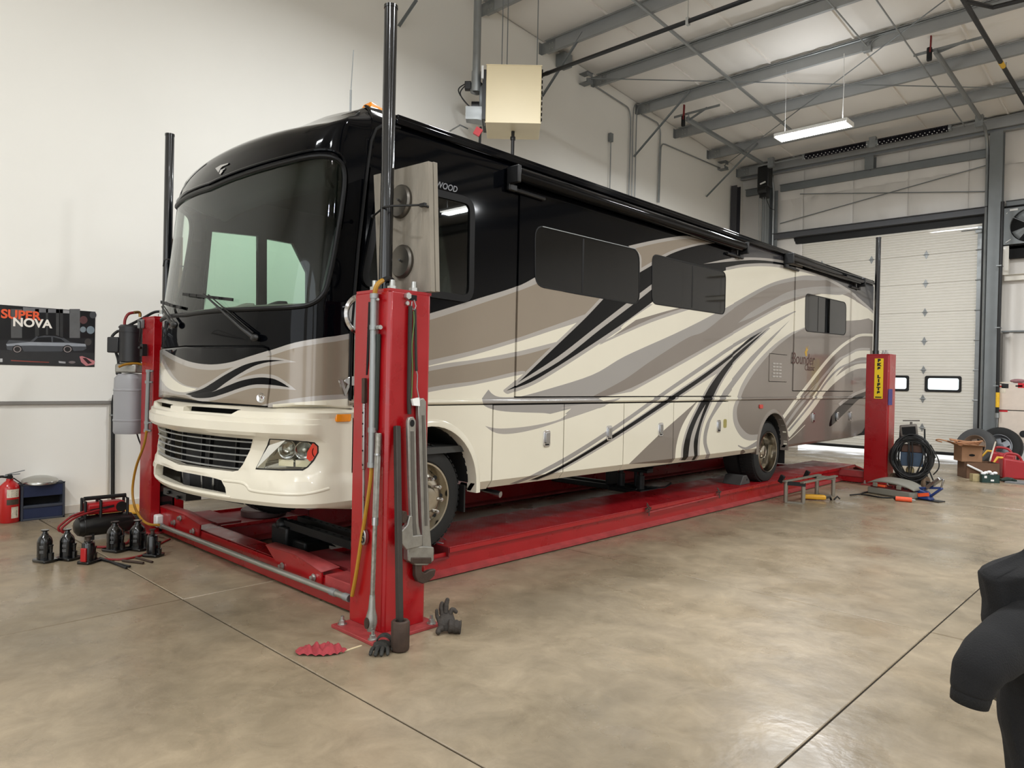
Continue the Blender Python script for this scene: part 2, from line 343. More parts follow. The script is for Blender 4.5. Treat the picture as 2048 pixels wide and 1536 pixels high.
# ------------------------------------------------------------------ the motorhome
SX = -4.30; XC = -5.58; HW = 1.28; REAR = 13.97
rv = thing('motorhome', 'black, cream and taupe motorhome with swoosh paint raised on the red lift', 'motorhome', (XC, 8., 0))
cream = mat('cream_gelcoat', (217, 211, 193), .16, var=.02, vs=2, coat=.5)
blackp = mat('black_gelcoat', (4, 5, 8), .06, var=.0, spec=.16)
taupe = mat('taupe_metallic', (137, 125, 110), .2, .15, var=.02, coat=.4)
taupe2 = mat('grey_taupe_metallic', (122, 113, 105), .2, .15, var=.02, coat=.4)
silver = mat('silver_stripe', (164, 159, 153), .2, .15, var=.02, coat=.4)
greyb = mat('grey_band', (148, 144, 140), .2, .15, var=.02, coat=.4)
dgrey = mat('charcoal_metallic', (58, 57, 60), .16, .2, var=.04, coat=.3)
PAINT = [cream, blackp, taupe, taupe2, silver, greyb, dgrey]
CR, BK, TP, T2, SV, GB, DG = range(7)
bumperm = mat('cream_bumper', (222, 215, 197), .28, var=.03, vs=4, coat=.25)
darkglass = mat('dark_tinted_glass', (9, 10, 11), .03, var=0., spec=.35)
gasket = mat('black_gasket', (9, 9, 10), .45, var=0., spec=.25)

def inside(poly, P):
    P = np.asarray(P); x, y = P[:, 0], P[:, 1]; r = np.zeros(len(P), bool); n = len(poly)
    for i in range(n):
        x1, y1 = poly[i]; x2, y2 = poly[(i+1) % n]
        if y1 == y2: continue
        c = ((y1 > y) != (y2 > y)) & (x < (x2-x1)*(y-y1)/(y2-y1)+x1); r ^= c
    return r
def cut(regions, paints, lines=(), grid=(), base=0):
    """regions: [(name, poly)], name None = empty gap; paints: [(material index, poly)].  Returns {name: MB-like lists}"""
    vs = []; es = []
    def addl(p, closed):
        k = len(vs); vs.extend(V((a, b)) for a, b in p); n = len(p)
        es.extend((k+i, k+(i+1) % n) for i in range(n if closed else n-1))
    for _, p in regions: addl(p, True)
    for _, p in paints: addl(p, True)
    for l in lines: addl(l, False)
    vs.extend(V(g) for g in grid)
    ov, oe, of, *_ = delaunay_2d_cdt(vs, es, [], 0, 1e-5)
    T = np.array([f for f in of if len(f) == 3]); P = np.array([(v.x, v.y) for v in ov]); C = P[T].mean(1)
    reg = np.full(len(T), -1); pc = np.full(len(T), base)
    for i, (nm, p) in enumerate(regions): reg[inside(p, C)] = i
    for mi, p in paints: pc[inside(p, C)] = mi
    out = {}
    for i, (nm, _) in enumerate(regions):
        if nm is None: continue
        sel = reg == i
        if not sel.any(): continue
        D = out.setdefault(nm, dict(t=[], m=[])); D['t'].append(T[sel]); D['m'].append(pc[sel])
    return P, {k: (np.concatenate(d['t']), np.concatenate(d['m'])) for k, d in out.items()}
def panel(name, P, tm, fn, mats, parent, rim=0, rimv=(-1, 0, 0), smooth=30, label=None):
    T, m = tm; used = np.unique(T); mp = {int(u): i for i, u in enumerate(used)}
    b = MB(); b.v = [tuple(fn(P[u][0], P[u][1])) for u in used]; b.f = [tuple(mp[int(k)] for k in t) for t in T]; b.m = [int(k) for k in m]
    if rim:
        from collections import Counter
        c = Counter(); d = {}
        for f, mi in zip(b.f, b.m):
            for i in range(3):
                e = (f[i], f[(i+1) % 3]); k = tuple(sorted(e)); c[k] += 1; d[k] = (e, mi)
        n0 = len(b.v); nm = {}
        for k, q in c.items():
            if q == 1:
                (i, j), mi = d[k]
                for w in (i, j):
                    if w not in nm:
                        rv_ = rimv(b.v[w]) if callable(rimv) else rimv
                        nm[w] = len(b.v); b.v.append(tuple(V(b.v[w])+V(rv_)*rim))
                b.f.append((j, i, nm[i], nm[j])); b.m.append(mi)
    o = bpy.data.objects.new(name, b.mesh(name, mats, smooth, weld=False)); COL.objects.link(o); o.parent = parent
    if parent.type == 'EMPTY': o.matrix_parent_inverse = Matrix.Translation(parent.location).inverted()
    if label: o['label'] = label
    return o
def S2(x, y): p = UX(x, y, SX); return (p.y, p.z)
def curve(*segs, k=5):      # px control points -> smooth closed polygon on the side plane; corners between segs
    out = []
    for s in segs:
        q = spl([(x, y, 0) for x, y in s], k) if len(s) > 2 else [V((x, y, 0)) for x, y in s]
        for p in q:
            if not out or (V(out[-1])-V((p.x, p.y))).length > .2: out.append((p.x, p.y))
    return out
def SP(*segs, k=5): return [S2(*p) for p in curve(*segs, k=k)]
def off(pts, dx, dy): return [(x+dx, y+dy) for x, y in pts]

# ---- side paint (control points surveyed on the side wall)
blk_low = [(690, 670), (770, 651), (866, 625), (950, 599), (1030, 574), (1068, 555)]
slashL = [(1205, 598), (1165, 640), (1100, 702), (1045, 755), (1014, 781)]
slashR = [(1012, 782), (1060, 764), (1110, 735), (1180, 690), (1250, 643), (1303, 604)]
arc_low = [(1450, 541), (1490, 534), (1540, 533), (1590, 541), (1640, 555), (1690, 581), (1725, 608), (1765, 645)]
sp = []
sp.append((SV, SP(off(blk_low, 0, 0), [(1068, 555), (1100, 600), (1000, 640)], [(1000, 640), (950, 690), (866, 720), (690, 740)])))
# silver belt under black, taupe upper band, slivers, second taupe band
sp.append((TP, SP([(690, 683), (770, 664), (866, 638), (950, 611), (1030, 584), (1075, 566)], [(1075, 566), (1205, 598)], [(1205, 598), (1180, 622), (1150, 636), (1100, 653), (1030, 677), (950, 700), (866, 719), (690, 757)])))
sp.append((SV, SP([(690, 757), (866, 719), (950, 700), (1030, 677), (1100, 653), (1170, 628)], [(1170, 628), (1160, 642), (1100, 662), (1030, 685), (950, 709), (864, 730), (690, 770)])))
sp.append((SV, SP([(690, 772), (864, 732), (950, 719), (1030, 704), (1126, 680)], [(1126, 680), (1112, 691), (1030, 713), (864, 741), (690, 782)])))
sp.append((TP, SP([(690, 782), (864, 741), (1030, 713), (1112, 691)], [(1112, 691), (1045, 748)], [(1045, 748), (1029, 745), (950, 762), (864, 774), (690, 812)])))
sp.append((SV, SP([(690, 812), (864, 774), (950, 762), (1029, 744), (1048, 742)], [(1048, 747), (1028, 752), (950, 769), (864, 783), (690, 820)])))
# wide grey band sweeping up from the lower front, taupe band under it
gA = [(1035, 794), (1084, 781), (1182, 750), (1247, 713), (1340, 671), (1392, 646), (1455, 613), (1514, 580), (1549, 564), (1584, 555), (1608, 551), (1631, 552), (1658, 557)]
gB = [(1658, 560), (1631, 561), (1596, 561), (1549, 571), (1514, 588), (1462, 620), (1408, 662), (1371, 677), (1300, 722), (1247, 759), (1185, 792)]
tC = [(1185, 800), (1260, 778), (1284, 765), (1371, 718), (1462, 667), (1514, 637), (1561, 613), (1620, 592), (1680, 588), (1740, 620)]
sp.append((T2, SP(gA[::-1], [(1035, 794), (1185, 800)], tC, [(1740, 620), (1700, 580), (1658, 557)])))
sp.append((GB, SP(gA, gB, [(1185, 792), (1210, 812), (1130, 828), (1085, 826)], [(1085, 826), (1010, 823), (975, 815), (962, 803), (966, 794), (977, 779)], [(977, 779), (985, 788), (1000, 794), (1035, 794)])))
sp.append((GB, SP([(1476, 646), (1500, 626), (1537, 604), (1584, 581), (1643, 573), (1700, 577)], [(1700, 584), (1678, 590), (1631, 588), (1584, 597), (1549, 611), (1510, 632), (1476, 646)])))
sp.append((SV, SP([(1180, 799), (1260, 776), (1371, 716), (1462, 665), (1514, 636), (1561, 611)], [(1561, 615), (1514, 641), (1462, 671), (1371, 723), (1262, 783)])))
sp.append((SV, SP([(970, 852), (1000, 857), (1060, 852), (1120, 838), (1141, 817)], [(1141, 817), (1125, 815), (1240, 796)], [(1240, 796), (1200, 815), (1130, 839), (1075, 857), (1025, 867), (992, 866), (970, 852)])))
sp.append((CR, SP([(1142, 817), (1080, 832), (1010, 840), (980, 845)], [(980, 845), (1010, 850), (1070, 846), (1120, 833), (1142, 817)])))
# upper tan swoosh between the two big windows
sw = SP([(1255, 492), (1310, 480), (1365, 472), (1405, 475), (1440, 485)], [(1440, 485), (1390, 492), (1340, 508), (1300, 532), (1276, 546)], [(1276, 546), (1276, 515), (1255, 492)])
# black field: everything above the belt line, with the slash
blkpoly = SP(blk_low, [(1068, 555), (1110, 580), (1205, 598)], slashL, slashR, [(1303, 604), (1400, 580), (1450, 541)], arc_low, [(1765, 645), (1830, 690), (1830, 150), (600, 60), (600, 690), (690, 670)])
bs = SP(off(slashL, -7, -1), [(1007, 783), (1012, 787)], off(slashR, 4, 6), [(1310, 610), (1205, 590)])
sp.append((SV, bs)); sp.append((BK, blkpoly))
sp.append((SV, SP([(1305, 566), (1260, 600), (1190, 654), (1110, 716), (1018, 775)], [(1015, 780), (1116, 723), (1197, 660), (1268, 606), (1309, 573)])))
sp.append((CR, SP([(1450, 541), (1400, 560), (1308, 606)], [(1308, 606), (1240, 655), (1295, 650), (1450, 600)], [(1450, 600), (1450, 541)])))
sp.append((T2, SP([(1270, 640), (1340, 620), (1380, 612)], [(1380, 612), (1300, 638), (1215, 678)], [(1215, 678), (1202, 688), (1270, 640)])))
sp.append((SV, SP([(1380, 612), (1300, 638), (1202, 683)], [(1196, 690), (1300, 645), (1400, 612)])))
sp.append((SV, sw)); sp.append((TP, SP([(1268, 497), (1310, 487), (1365, 478), (1405, 480), (1418, 483)], [(1418, 483), (1385, 489), (1338, 503), (1298, 526), (1281, 536)], [(1281, 536), (1280, 512), (1268, 497)])))
# charcoal fade on the rear upper corner, light arcs
sp.append((DG, SP([(1461, 480), (1461, 518)], [(1461, 518), (1510, 516), (1560, 521), (1600, 532), (1680, 570), (1765, 640)], [(1765, 640), (1830, 690), (1830, 420), (1461, 400)])))
sp.append((SV, SP([(1405, 528), (1460, 517), (1510, 515), (1560, 520), (1605, 532)], [(1605, 536), (1560, 525), (1510, 520), (1460, 523)])))
sp.append((SV, SP(off(arc_low, 0, -6), off(arc_low[::-1], 0, 0))))
# rear: grey ribbons, black double stripe, wheel-arch field, tail arcs
sp.append((GB, SP([(1025, 969), (1130, 914), (1240, 844), (1328, 781), (1420, 718), (1462, 690), (1549, 641), (1590, 622)], [(1590, 624), (1549, 648), (1462, 698), (1420, 727), (1328, 790), (1240, 853), (1133, 922), (1040, 969)])))
sp.append((SV, SP([(1062, 962), (1140, 920), (1245, 855), (1340, 790), (1408, 744), (1473, 697), (1535, 654)], [(1540, 656), (1500, 690), (1462, 727), (1408, 762), (1345, 803), (1246, 869), (1150, 926), (1080, 962)])))
sp.append((BK, SP([(1066, 960), (1140, 922), (1245, 857), (1340, 793), (1408, 747), (1473, 699), (1500, 676), (1537, 656)], [(1537, 656), (1500, 683), (1462, 714), (1408, 756), (1345, 799), (1246, 864), (1150, 922), (1080, 960)])))
sp.append((T2, SP([(1396, 800), (1353, 838), (1317, 870), (1257, 928)], [(1257, 928), (1349, 926)], [(1349, 926), (1352, 891), (1361, 858), (1375, 831), (1396, 800)])))
sp.append((GB, SP([(1446, 781), (1424, 823), (1410, 853), (1406, 886), (1416, 918)], [(1424, 918), (1413, 886), (1417, 855), (1431, 824), (1500, 730), (1580, 640)], [(1580, 640), (1500, 715), (1446, 781)])))
b2l = [(1537, 656), (1476, 705), (1446, 735), (1419, 771), (1400, 807), (1378, 853), (1367, 891), (1365, 921)]; b2r = [(1395, 921), (1395, 886), (1402, 848), (1421, 801), (1438, 766), (1462, 730), (1491, 700), (1537, 656)]
sp.append((SV, SP(off(b2l, -4, 0), off(b2r, 4, 0)))); sp.append((BK, SP(b2l, b2r)))
sp.append((SV, SP([(1411, 808), (1394, 838), (1381, 875), (1375, 921)], [(1389, 921), (1387, 885), (1396, 850), (1411, 808)])))
R_out = [(1640, 640), (1600, 658), (1578, 668), (1543, 694), (1507, 732), (1484, 768), (1474, 795), (1466, 820), (1468, 848), (1481, 872), (1498, 881), (1520, 879)]
sp.append((SV, SP(R_out, [(1520, 879), (1620, 850), (1700, 700), (1640, 640)])))
sp.append((T2, SP([(1640, 640), (1608, 656), (1584, 670), (1549, 698), (1514, 738), (1491, 773), (1481, 797), (1474, 818), (1476, 842), (1486, 859), (1500, 869), (1520, 868)], [(1520, 868), (1560, 840), (1690, 720), (1830, 700)], [(1830, 700), (1830, 620), (1720, 640), (1640, 640)])))
sp.append((T2, SP([(1560, 845), (1575, 890), (1575, 905), (1740, 905), (1830, 700)], [(1830, 700), (1690, 720), (1560, 845)])))
sp.append((CR, SP([(1690, 600), (1700, 615), (1765, 652)], [(1830, 700), (1830, 668), (1740, 632), (1700, 624), (1650, 628), (1600, 650)], [(1600, 650), (1570, 664), (1561, 660)], [(1561, 660), (1600, 625), (1650, 600), (1690, 600)])))
def rib(c, w): # ribbon of given half width around a px centre line, tapering
    n = len(c); t = spl([(x, y, 0) for x, y in c], 6); m = len(t); A = []; B = []
    for i, p in enumerate(t):
        d = (t[min(i+1, m-1)]-t[max(i-1, 0)]).normalized(); q = w[0]+(w[1]-w[0])*i/(m-1); nn = V((-d.y, d.x, 0))*q
        A.append((p.x+nn.x, p.y+nn.y)); B.append((p.x-nn.x, p.y-nn.y))
    return [S2(*p) for p in A+B[::-1]]
for mi, c, w in ((CR, [(1566, 836), (1597, 793), (1616, 768), (1652, 722), (1679, 695), (1702, 679), (1725, 670), (1770, 672)], (3.2, 2.6)),
                 (CR, [(1575, 868), (1600, 838), (1636, 790), (1665, 748), (1690, 722), (1716, 709), (1740, 708)], (7, 7)),
                 (SV, [(1570, 853), (1597, 815), (1625, 782), (1640, 760), (1673, 722), (1690, 712), (1716, 699), (1740, 698)], (2.5, 2)),
                 (CR, [(1577, 873), (1600, 846), (1625, 815), (1655, 773), (1690, 744), (1716, 733), (1740, 732)], (3, 5)),
                 (GB, [(1577, 862), (1598, 837), (1625, 803), (1650, 765), (1680, 735), (1716, 724), (1740, 722)], (1.8, 2)),
                 (GB, [(1476, 891), (1490, 897), (1503, 893), (1516, 886)], (1, 5)), (T2, [(1484, 900), (1492, 908)], (2, 5)),
                 (CR, [(1540, 895), (1575, 882), (1610, 850)], (0.5, .6))):
    sp.append((mi, rib(c, w)))
sp.append((BK, SP([(1740, 776), (1733, 782), (1706, 793), (1679, 812), (1662, 833)], [(1662, 833), (1660, 853), (1690, 826), (1720, 797), (1745, 788)])))
sp.append((SV, SP([(1745, 771), (1733, 776), (1704, 788), (1677, 807)], [(1680, 812), (1706, 793), (1733, 782), (1745, 776)])))

# ---- side regions
ZB, ZT, BEL, BEH = .68, 3.60, 1.392, 1.437
def inset(z): return 0 if z < 3.40 else .17*((z-3.40)/.20)**2
def side_x(y, z, o=0):
    x = SX+o-inset(z)
    if z < .745: x -= .05*(.745-z)/.065
    if BEL <= z <= BEH: x += .02*math.sin(pi*(z-BEL)/(BEH-BEL))**.5
    return x
seam = [(2.845, .66), (2.845, 1.9), (2.885, 2.5), (2.955, 3.1), (3.0, 3.42), (3.06, ZT)]
yA = UX(704, 900, SX).y; dys = [UX(x, 880, SX).y for x in (984.5, 1126.5, 1246, 1345.5, 1455)]
arch = lambda c, w, zc, zb, n=20: [(c-w, zb)]+[(c+w*math.cos(pi-pi*i/n), zc+w*math.sin(pi-pi*i/n)) for i in range(n+1)]+[(c+w, zb)]
FA = (3.60, .49, .735); RA = (9.83, .47, .74)
quarter = [(dys[4], ZB), (9.35, ZB+.005), (10.32, ZB+.02), (13.06, .73), (13.50, .80), (13.72, .92), (REAR, 1.0), (REAR, BEL), (dys[4], BEL)]
reg = [('side_wall', [p for p in seam if p[1] > 1.44][:0]+[(2.845, BEL), (2.845, 1.9), (2.885, 2.5), (2.955, 3.1), (3.0, 3.42), (3.06, ZT), (REAR, ZT), (REAR, BEL)]),
       ('front_fender', [(yA, ZB-.01), (dys[0]-.006, ZB-.01), (dys[0]-.006, BEL-.008), (yA, BEL-.008)]),
       ('rear_quarter_panel', quarter[:-2]+[(REAR, BEL-.0005), (dys[4]+.004, BEL-.0005), (dys[4]+.004, ZB)][:-1]),
       (None, arch(*FA, .6)), (None, arch(*RA, .6))]
for i in range(4):
    reg.append(('compartment_door_%d' % i, [(dys[i]+.006, ZB), (dys[i+1]-.006, ZB), (dys[i+1]-.006, BEL-.012), (dys[i]+.006, BEL-.012)]))
def rect_px(xl, xr, zl, zh): return (UX(xl, 650, SX).y, zl, UX(xr, 650, SX).y, zh)
sl1 = (UX(1034, 600, SX).y, 1.455, UX(1465, 650, SX).y, 3.30); sl2 = (UX(1588, 650, SX).y, 1.53, UX(1708, 690, SX).y, 3.33)
for nm, (a, c, d, e) in (('slide_out_front', sl1), ('slide_out_rear', sl2)):
    reg.append((None, [(a-.012, c-.012), (d+.012, c-.012), (d+.012, e+.012), (a-.012, e+.012)])); reg.append((nm, [(a, c), (d, c), (d, e), (a, e)]))
rl = rect_px(1538, 1574, 0, 0); vent = (UX(1538, 735, SX).y, UX(1555, 763, SX).z, UX(1574, 735, SX).y, UX(1555, 709, SX).z)
reg.append((None, rrect(vent[0]-.008, vent[1]-.008, vent[2]+.008, vent[3]+.008, .02, 2))); reg.append(('access_panel', rrect(*vent, .015, 2)))
def rnd_px(P, r, n=5):     # rounded quad from px corners on the side plane
    Q = [V(S2(*p)) for p in P]; out = []; m = len(Q)
    for i in range(m):
        a, b_, c = Q[i-1], Q[i], Q[(i+1) % m]; d1 = (a-b_).normalized()*r; d2 = (c-b_).normalized()*r
        for k in range(n+1):
            t = k/n; p = (b_+d1)*(1-t)**2+b_*2*t*(1-t)+(b_+d2)*t*t; out.append((p.x, p.y))
    return out
wins = dict(driver=rnd_px([(762, 352), (947, 398), (944, 607), (716, 574)], .13), big=rnd_px([(1067, 448), (1277, 500), (1277, 611), (1067, 573)], .13),
            mid=rnd_px([(1302, 507), (1450, 544), (1448, 630), (1301, 608)], .10), tail=rnd_px([(1609, 586), (1691, 605), (1690, 671), (1608, 663)], .12))
for w in wins.values(): reg.append((None, w))
lines = [[(2.8, .745), (REAR, .745)], [(2.8, BEL), (REAR, BEL)], [(2.8, BEH), (REAR, BEH)], [(2.8, (BEL+BEH)/2), (REAR, (BEL+BEH)/2)], [(2.8, BEL+.008), (REAR, BEL+.008)], [(2.8, BEH-.008), (REAR, BEH-.008)]]+\
        [[(2.8, z), (REAR, z)] for z in (3.42, 3.47, 3.52, 3.56)]
P, out = cut(reg, sp, lines)
side_wall = None; comps = []
for nm, tm in out.items():
    o_ = .012 if 'slide' in nm else .0
    if nm == 'side_wall': side_wall = panel('side_wall', P, tm, lambda y, z: (side_x(y, z), y, z), PAINT, rv, rim=.03)
    elif nm.startswith('comp'): comps.append(panel('compartment_door', P, tm, lambda y, z: (side_x(y, z, .004), y, z), PAINT, rv, rim=.03))
    elif nm == 'access_panel': acc = panel('access_panel', P, tm, lambda y, z: (side_x(y, z, .006), y, z), PAINT, rv, rim=.02)
    elif nm.startswith('slide'):
        q = panel('slide_out', P, tm, lambda y, z: (side_x(y, z, .012), y, z), PAINT, rv, rim=.05)
        if nm.endswith('front'): slide1 = q
        else: slide2 = q
    else: panel(nm, P, tm, lambda y, z: (side_x(y, z), y, z), PAINT, rv, rim=.05)
# dark backing seen through the seams, rear wall, far wall, roof, floor pan
b = MB(); b.box((SX-.06, 4.10, .70), (SX-.04, 9.33, 3.4)); b.box((SX-.06, 10.33, .74), (SX-.04, REAR-.02, 3.4)); b.box((SX-.06, 9.2, 1.3), (SX-.04, 10.4, 3.4)); b.box((SX-.06, 2.92, 1.30), (SX-.04, 4.3, 1.60))
each(b, 'dark_seam_backing', dark, rv)
b = MB(); b.box((XC-HW+.02, REAR-.04, 1.0), (SX-.02, REAR, 3.55)); b.build('rear_wall', dgrey, rv)
b = MB(); b.grid(lambda u, v: (XC+(u*2-1)*(HW-.165), 3.25+(REAR-3.25)*v, 3.60+.11*(1-(u*2-1)**2)), 12, 20); b.box((XC-HW+.19, 3.45, 3.5), (SX-.19, REAR, 3.59)); b.build('roof', mat('grey_roof_membrane', (70, 70, 70), .6), rv)
b = MB(); b.box((XC-HW+.05, 4.25, .80), (SX-.08, 9.2, .86)); b.box((XC-HW+.05, 10.45, .80), (SX-.08, REAR-.1, .86)); b.box((XC-.45, 2.9, .62), (XC-.35, REAR-.5, .80)); b.box((XC+.35, 2.9, .62), (XC+.45, REAR-.5, .80))
b.box((XC-HW+.3, 2.7, .95), (SX-.3, 4.4, 1.0)); b.box((XC-1.0, 4.4, .62), (XC-.5, 6.2, .85)); b.box((XC+.5, 7, .62), (XC+1, 8.9, .85)); b.build('chassis', mat('undercarriage_black', (18, 17, 17), .8), rv)
# gutter rail, slide toppers
b = MB(); b.box((SX-.03, 3.2, 3.455), (SX+.028, REAR, 3.50)); b.box((SX-.06, 3.22, 3.50), (SX+.008, REAR, 3.535)); b.build('gutter_rail', blackp, side_wall, bevel=.008)
for (x0, y0, x1, y1), par in (((1030, 343, 1489, 496), slide1), ((1580, 515, 1724, 563), slide2)):
    p = UX(x0, y0, SX+.09); q = UX(x1, y1, SX+.09); z = (p.z+q.z)/2; t = thing if 0 else None
    b = MB(); b.tube([(SX+.085, p.y, z), (SX+.085, q.y, z)], .058, 16); o = b.build('topper_roll', blackp, par)
    b = MB()
    for yy in (p.y-.02, q.y-.02): b.box((SX+.01, yy, z-.09), (SX+.15, yy+.04, z+.06)); b.box((SX+.01, yy, z-.14), (SX+.05, yy+.10, z-.08))
    each(b, 'topper_bracket', black_plastic, par, n=2, bevel=.01)
    b = MB(); b.box((SX, p.y, z+.055), (SX+.09, q.y, z+.062)); b.build('topper_fabric', black_plastic, par)
    b = MB(); b.tube([(SX+.03, p.y+.02, z-.12), (SX+.03, p.y+.45, z-.125)], .018, 8); b.tube([(SX+.03, q.y-.35, z-.12), (SX+.03, q.y-.02, z-.12)], .018, 8); each(b, 'topper_arm', black_plastic, par)
# slide-out edge trim
for (a, c, d, e), par in ((sl1, slide1), (sl2, slide2)):
    b = MB()
    for yy in (a+.018, d-.05): b.box((SX+.012, yy, c), (SX+.017, yy+.03, e))
    b.box((SX+.012, a+.05, c+.03), (SX+.02, d-.05, c+.045)); b.build('flange_trim', cream if 0 else galv, par) if 0 else None
# side windows
def ring(name, poly, w, x0, x1, m, par):
    c = V((sum(p[0] for p in poly)/len(poly), sum(p[1] for p in poly)/len(poly))); n = len(poly); inn = []
    for i in range(n):
        a, q, d = V(poly[i-1]), V(poly[i]), V(poly[(i+1) % n]); t = (d-a).normalized(); nn = V((-t.y, t.x))
        if nn.dot(c-q) < 0: nn = -nn
        inn.append(q+nn*w)
    b = MB(); vs = [(x0, *p) for p in poly]+[(x1, *p) for p in poly]+[(x1, *p) for p in inn]+[(x0, *p) for p in inn]
    fs = []
    for i in range(n):
        j = (i+1) % n
        for r in range(4): s = ((r+1) % 4); fs.append((r*n+i, r*n+j, s*n+j, s*n+i))
    b.add(vs, fs); return b.build(name, m, par), [tuple(p) for p in inn]
drv_glass = glass_mat('driver_glass', (150, 160, 155))
MYZ = Matrix(((0, 0, 1, 0), (1, 0, 0, 0), (0, 1, 0, 0), (0, 0, 0, 1)))      # prism plane (y,z), height along x
for nm, w in wins.items():
    fr_, inn = ring('window', w, .055 if nm == 'driver' else .012, SX-.01, SX+(.022 if nm == 'driver' else .016), gasket, {'driver': side_wall, 'big': slide1, 'mid': slide1, 'tail': slide2}[nm])
    b = MB(); b.prism(inn, SX, SX+.008 if nm == 'driver' else SX+.013, MYZ); b.build('window_pane', drv_glass if nm == 'driver' else darkglass, fr_)
    if nm in ('mid', 'tail', 'big'):
        yy = UX({'mid': 1383, 'tail': 1636, 'big': 1163}[nm], 560, SX).y; zs = [p[1] for p in inn]
        b = MB(); b.box((SX+.012, yy-.012, min(zs)+.02), (SX+.0145, yy+.012, max(zs)-.02)); b.build('window_divider', gasket, fr_)
    if nm == 'big':
        p, q = UX(1085, 453, SX+.02), UX(1272, 498, SX+.02); b = MB(); b.bar(p, q, .006, .006); b.build('drip_rail', galv, fr_)
# curtain tied back inside the driver window
cur = mat('grey_curtain', (120, 122, 122), .9, var=.1, vs=4)
pts = [(914, 425), (913, 470), (918, 515), (912, 550), (906, 600)]; wd = [.11, .09, .035, .09, .13]
cc = [UX(x, y, SX-.10) for x, y in pts]
def cfn(u, v):
    i = min(int(v*4), 3); t = v*4-i; p = cc[i].lerp(cc[i+1], t); w = wd[i]*(1-t)+wd[i+1]*t
    return (p.x+.018*math.sin(u*22), p.y+(u-.5)*2*w, p.z)
b = MB(); b.grid(cfn, 28, 16); b.build('curtain', cur, rv, smooth=180, solid=.004)
# grab rail of handles, vents, lamps, badges on the side
for x, y in ((1092, 877), (1217, 866), (1320, 859), (1436, 852), (1626, 835), (1674, 833), (1700, 832)):
    p = UX(x, y, SX); par = min(comps, key=lambda o: abs(sum(v.co.y for v in o.data.vertices)/len(o.data.vertices)-p.y)) if x < 1440 else rv
    b = MB(); b.prism(rrect(p.y-.045, p.z-.075, p.y+.045, p.z+.075, .022), SX, SX+.016, MYZ); h = b.build('latch_bezel' if x < 1440 else 'compartment_latch', chrome, par, bevel=.004)
    b = MB(); b.prism(rrect(p.y-.028, p.z-.045, p.y+.028, p.z+.055, .014), SX+.014, SX+.027, MYZ); b.prism(rrect(p.y-.028, p.z-.062, p.y+.028, p.z-.048, .004), SX+.012, SX+.018, MYZ, 1); b.build('latch_paddle', [steel, dark], h if x > 1440 else par, bevel=.004)
b = MB()
for i in range(5):
    for j in range(3):
        y0 = vent[0]+.10+j*.10; z0 = vent[3]-.14-i*.045; b.box((SX+.006, y0, z0), (SX+.014, y0+.085, z0+.02))
each(b, 'louvre', silver, acc)
def light_px(name, x, y, w, h, m, par, d=.018, sx=SX):
    p = UX(x, y, sx); b = MB(); b.prism(rrect(p.y-w/2, p.z-h/2, p.y+w/2, p.z+h/2, min(w, h)*.25, 3), sx, sx+d, MYZ); return b.build(name, m, par, bevel=.005)
light_px('marker_light', 1521, 813, .10, .055, mat('red_lens', (190, 40, 25), .2, coat=.5), rv)
light_px('warning_sticker', 1450, 847, .09, .11, mat('yellow_grey_sticker', (150, 140, 80), .6, var=.3, vs=60), comps[-1], .001, SX+.004)
chrlet = mat('chrome_letters', (195, 195, 195), .2, 1.)
p, q = UX(868, 362, SX+.01), UX(915, 374, SX+.01)
h = abs(UX(890, 358, SX).z-UX(890, 376, SX).z)
MF = frame((SX+.002, q.y, (p.z+q.z)/2-.02), (0, 1, 0), (0, 0, 1))
text('lettering', 'FLEETWOOD', h*.98, MF, mat('satin_letters', (120, 120, 122), .35, 1.), rv, .004, align='RIGHT', sx=.95, bold=.001, shear=.25)['label'] = 'chrome maker lettering above the driver window'
lg = mat('dark_red_script', (70, 40, 36), .4)
p = UX(1607, 719, SX+.012); text('lettering', 'Bounder', .24, frame((SX+.0125, p.y, p.z), (0, 1, 0), (0, 0, 1)), lg, slide2, .002, sx=1.02, shear=.12)
p = UX(1619, 736, SX+.012); text('lettering', 'Classic', .13, frame((SX+.0125, p.y, p.z), (0, 1, 0), (0, 0, 1)), lg, slide2, .002, sx=1.05, shear=.12)
p = UX(1613, 703, SX+.012); b = MB(); b.prism([(p.y-.03, p.z-.07), (p.y+.02, p.z-.07), (p.y+.015, p.z), (p.y+.06, p.z+.03), (p.y+.03, p.z+.04), (p.y+.06, p.z+.09), (p.y, p.z+.03), (p.y-.02, p.z+.08), (p.y-.03, p.z+.02), (p.y-.07, p.z-.01)], SX+.012, SX+.014, MYZ); b.build('crest', mat('gold_print', (190, 150, 40), .4), slide2)
# V10 badge, chrome fuel bezel by the front door, exhaust tip, mud flap
p = UX(709, 777, SX+.006); text('badge', 'V10', .15, frame((SX+.003, p.y, p.z), (0, 1, 0), (0, 0, 1)), chrlet, rv, .008, bold=.004)
p = UX(709, 762, SX); b = MB(); b.prism([(p.y+.09*math.cos(a), p.z+.035*math.sin(a)) for a in np.linspace(0, 2*pi, 24)[:-1]], SX, SX+.012, MYZ); b.build('badge_oval', chrome, rv, bevel=.004)
p = UX(722, 630, SX); b = MB(); MR = Matrix.Translation((SX, p.y, p.z)) @ Matrix.Rotation(pi/2, 4, 'Y')
b.lathe([(.0, .0), (.15, .0), (.15, .015), (.135, .03), (.12, .022), (.105, .01), (.0, .006)], 32, MR); b.build('chrome_bezel', chrome, rv)
p = UX(985, 985, SX-.15); b = MB(); b.cyl(p+V((-.35, -.05, .03)), p+V((.06, .04, -.015)), .028, 14); b.build('exhaust_tip', steel, rv)
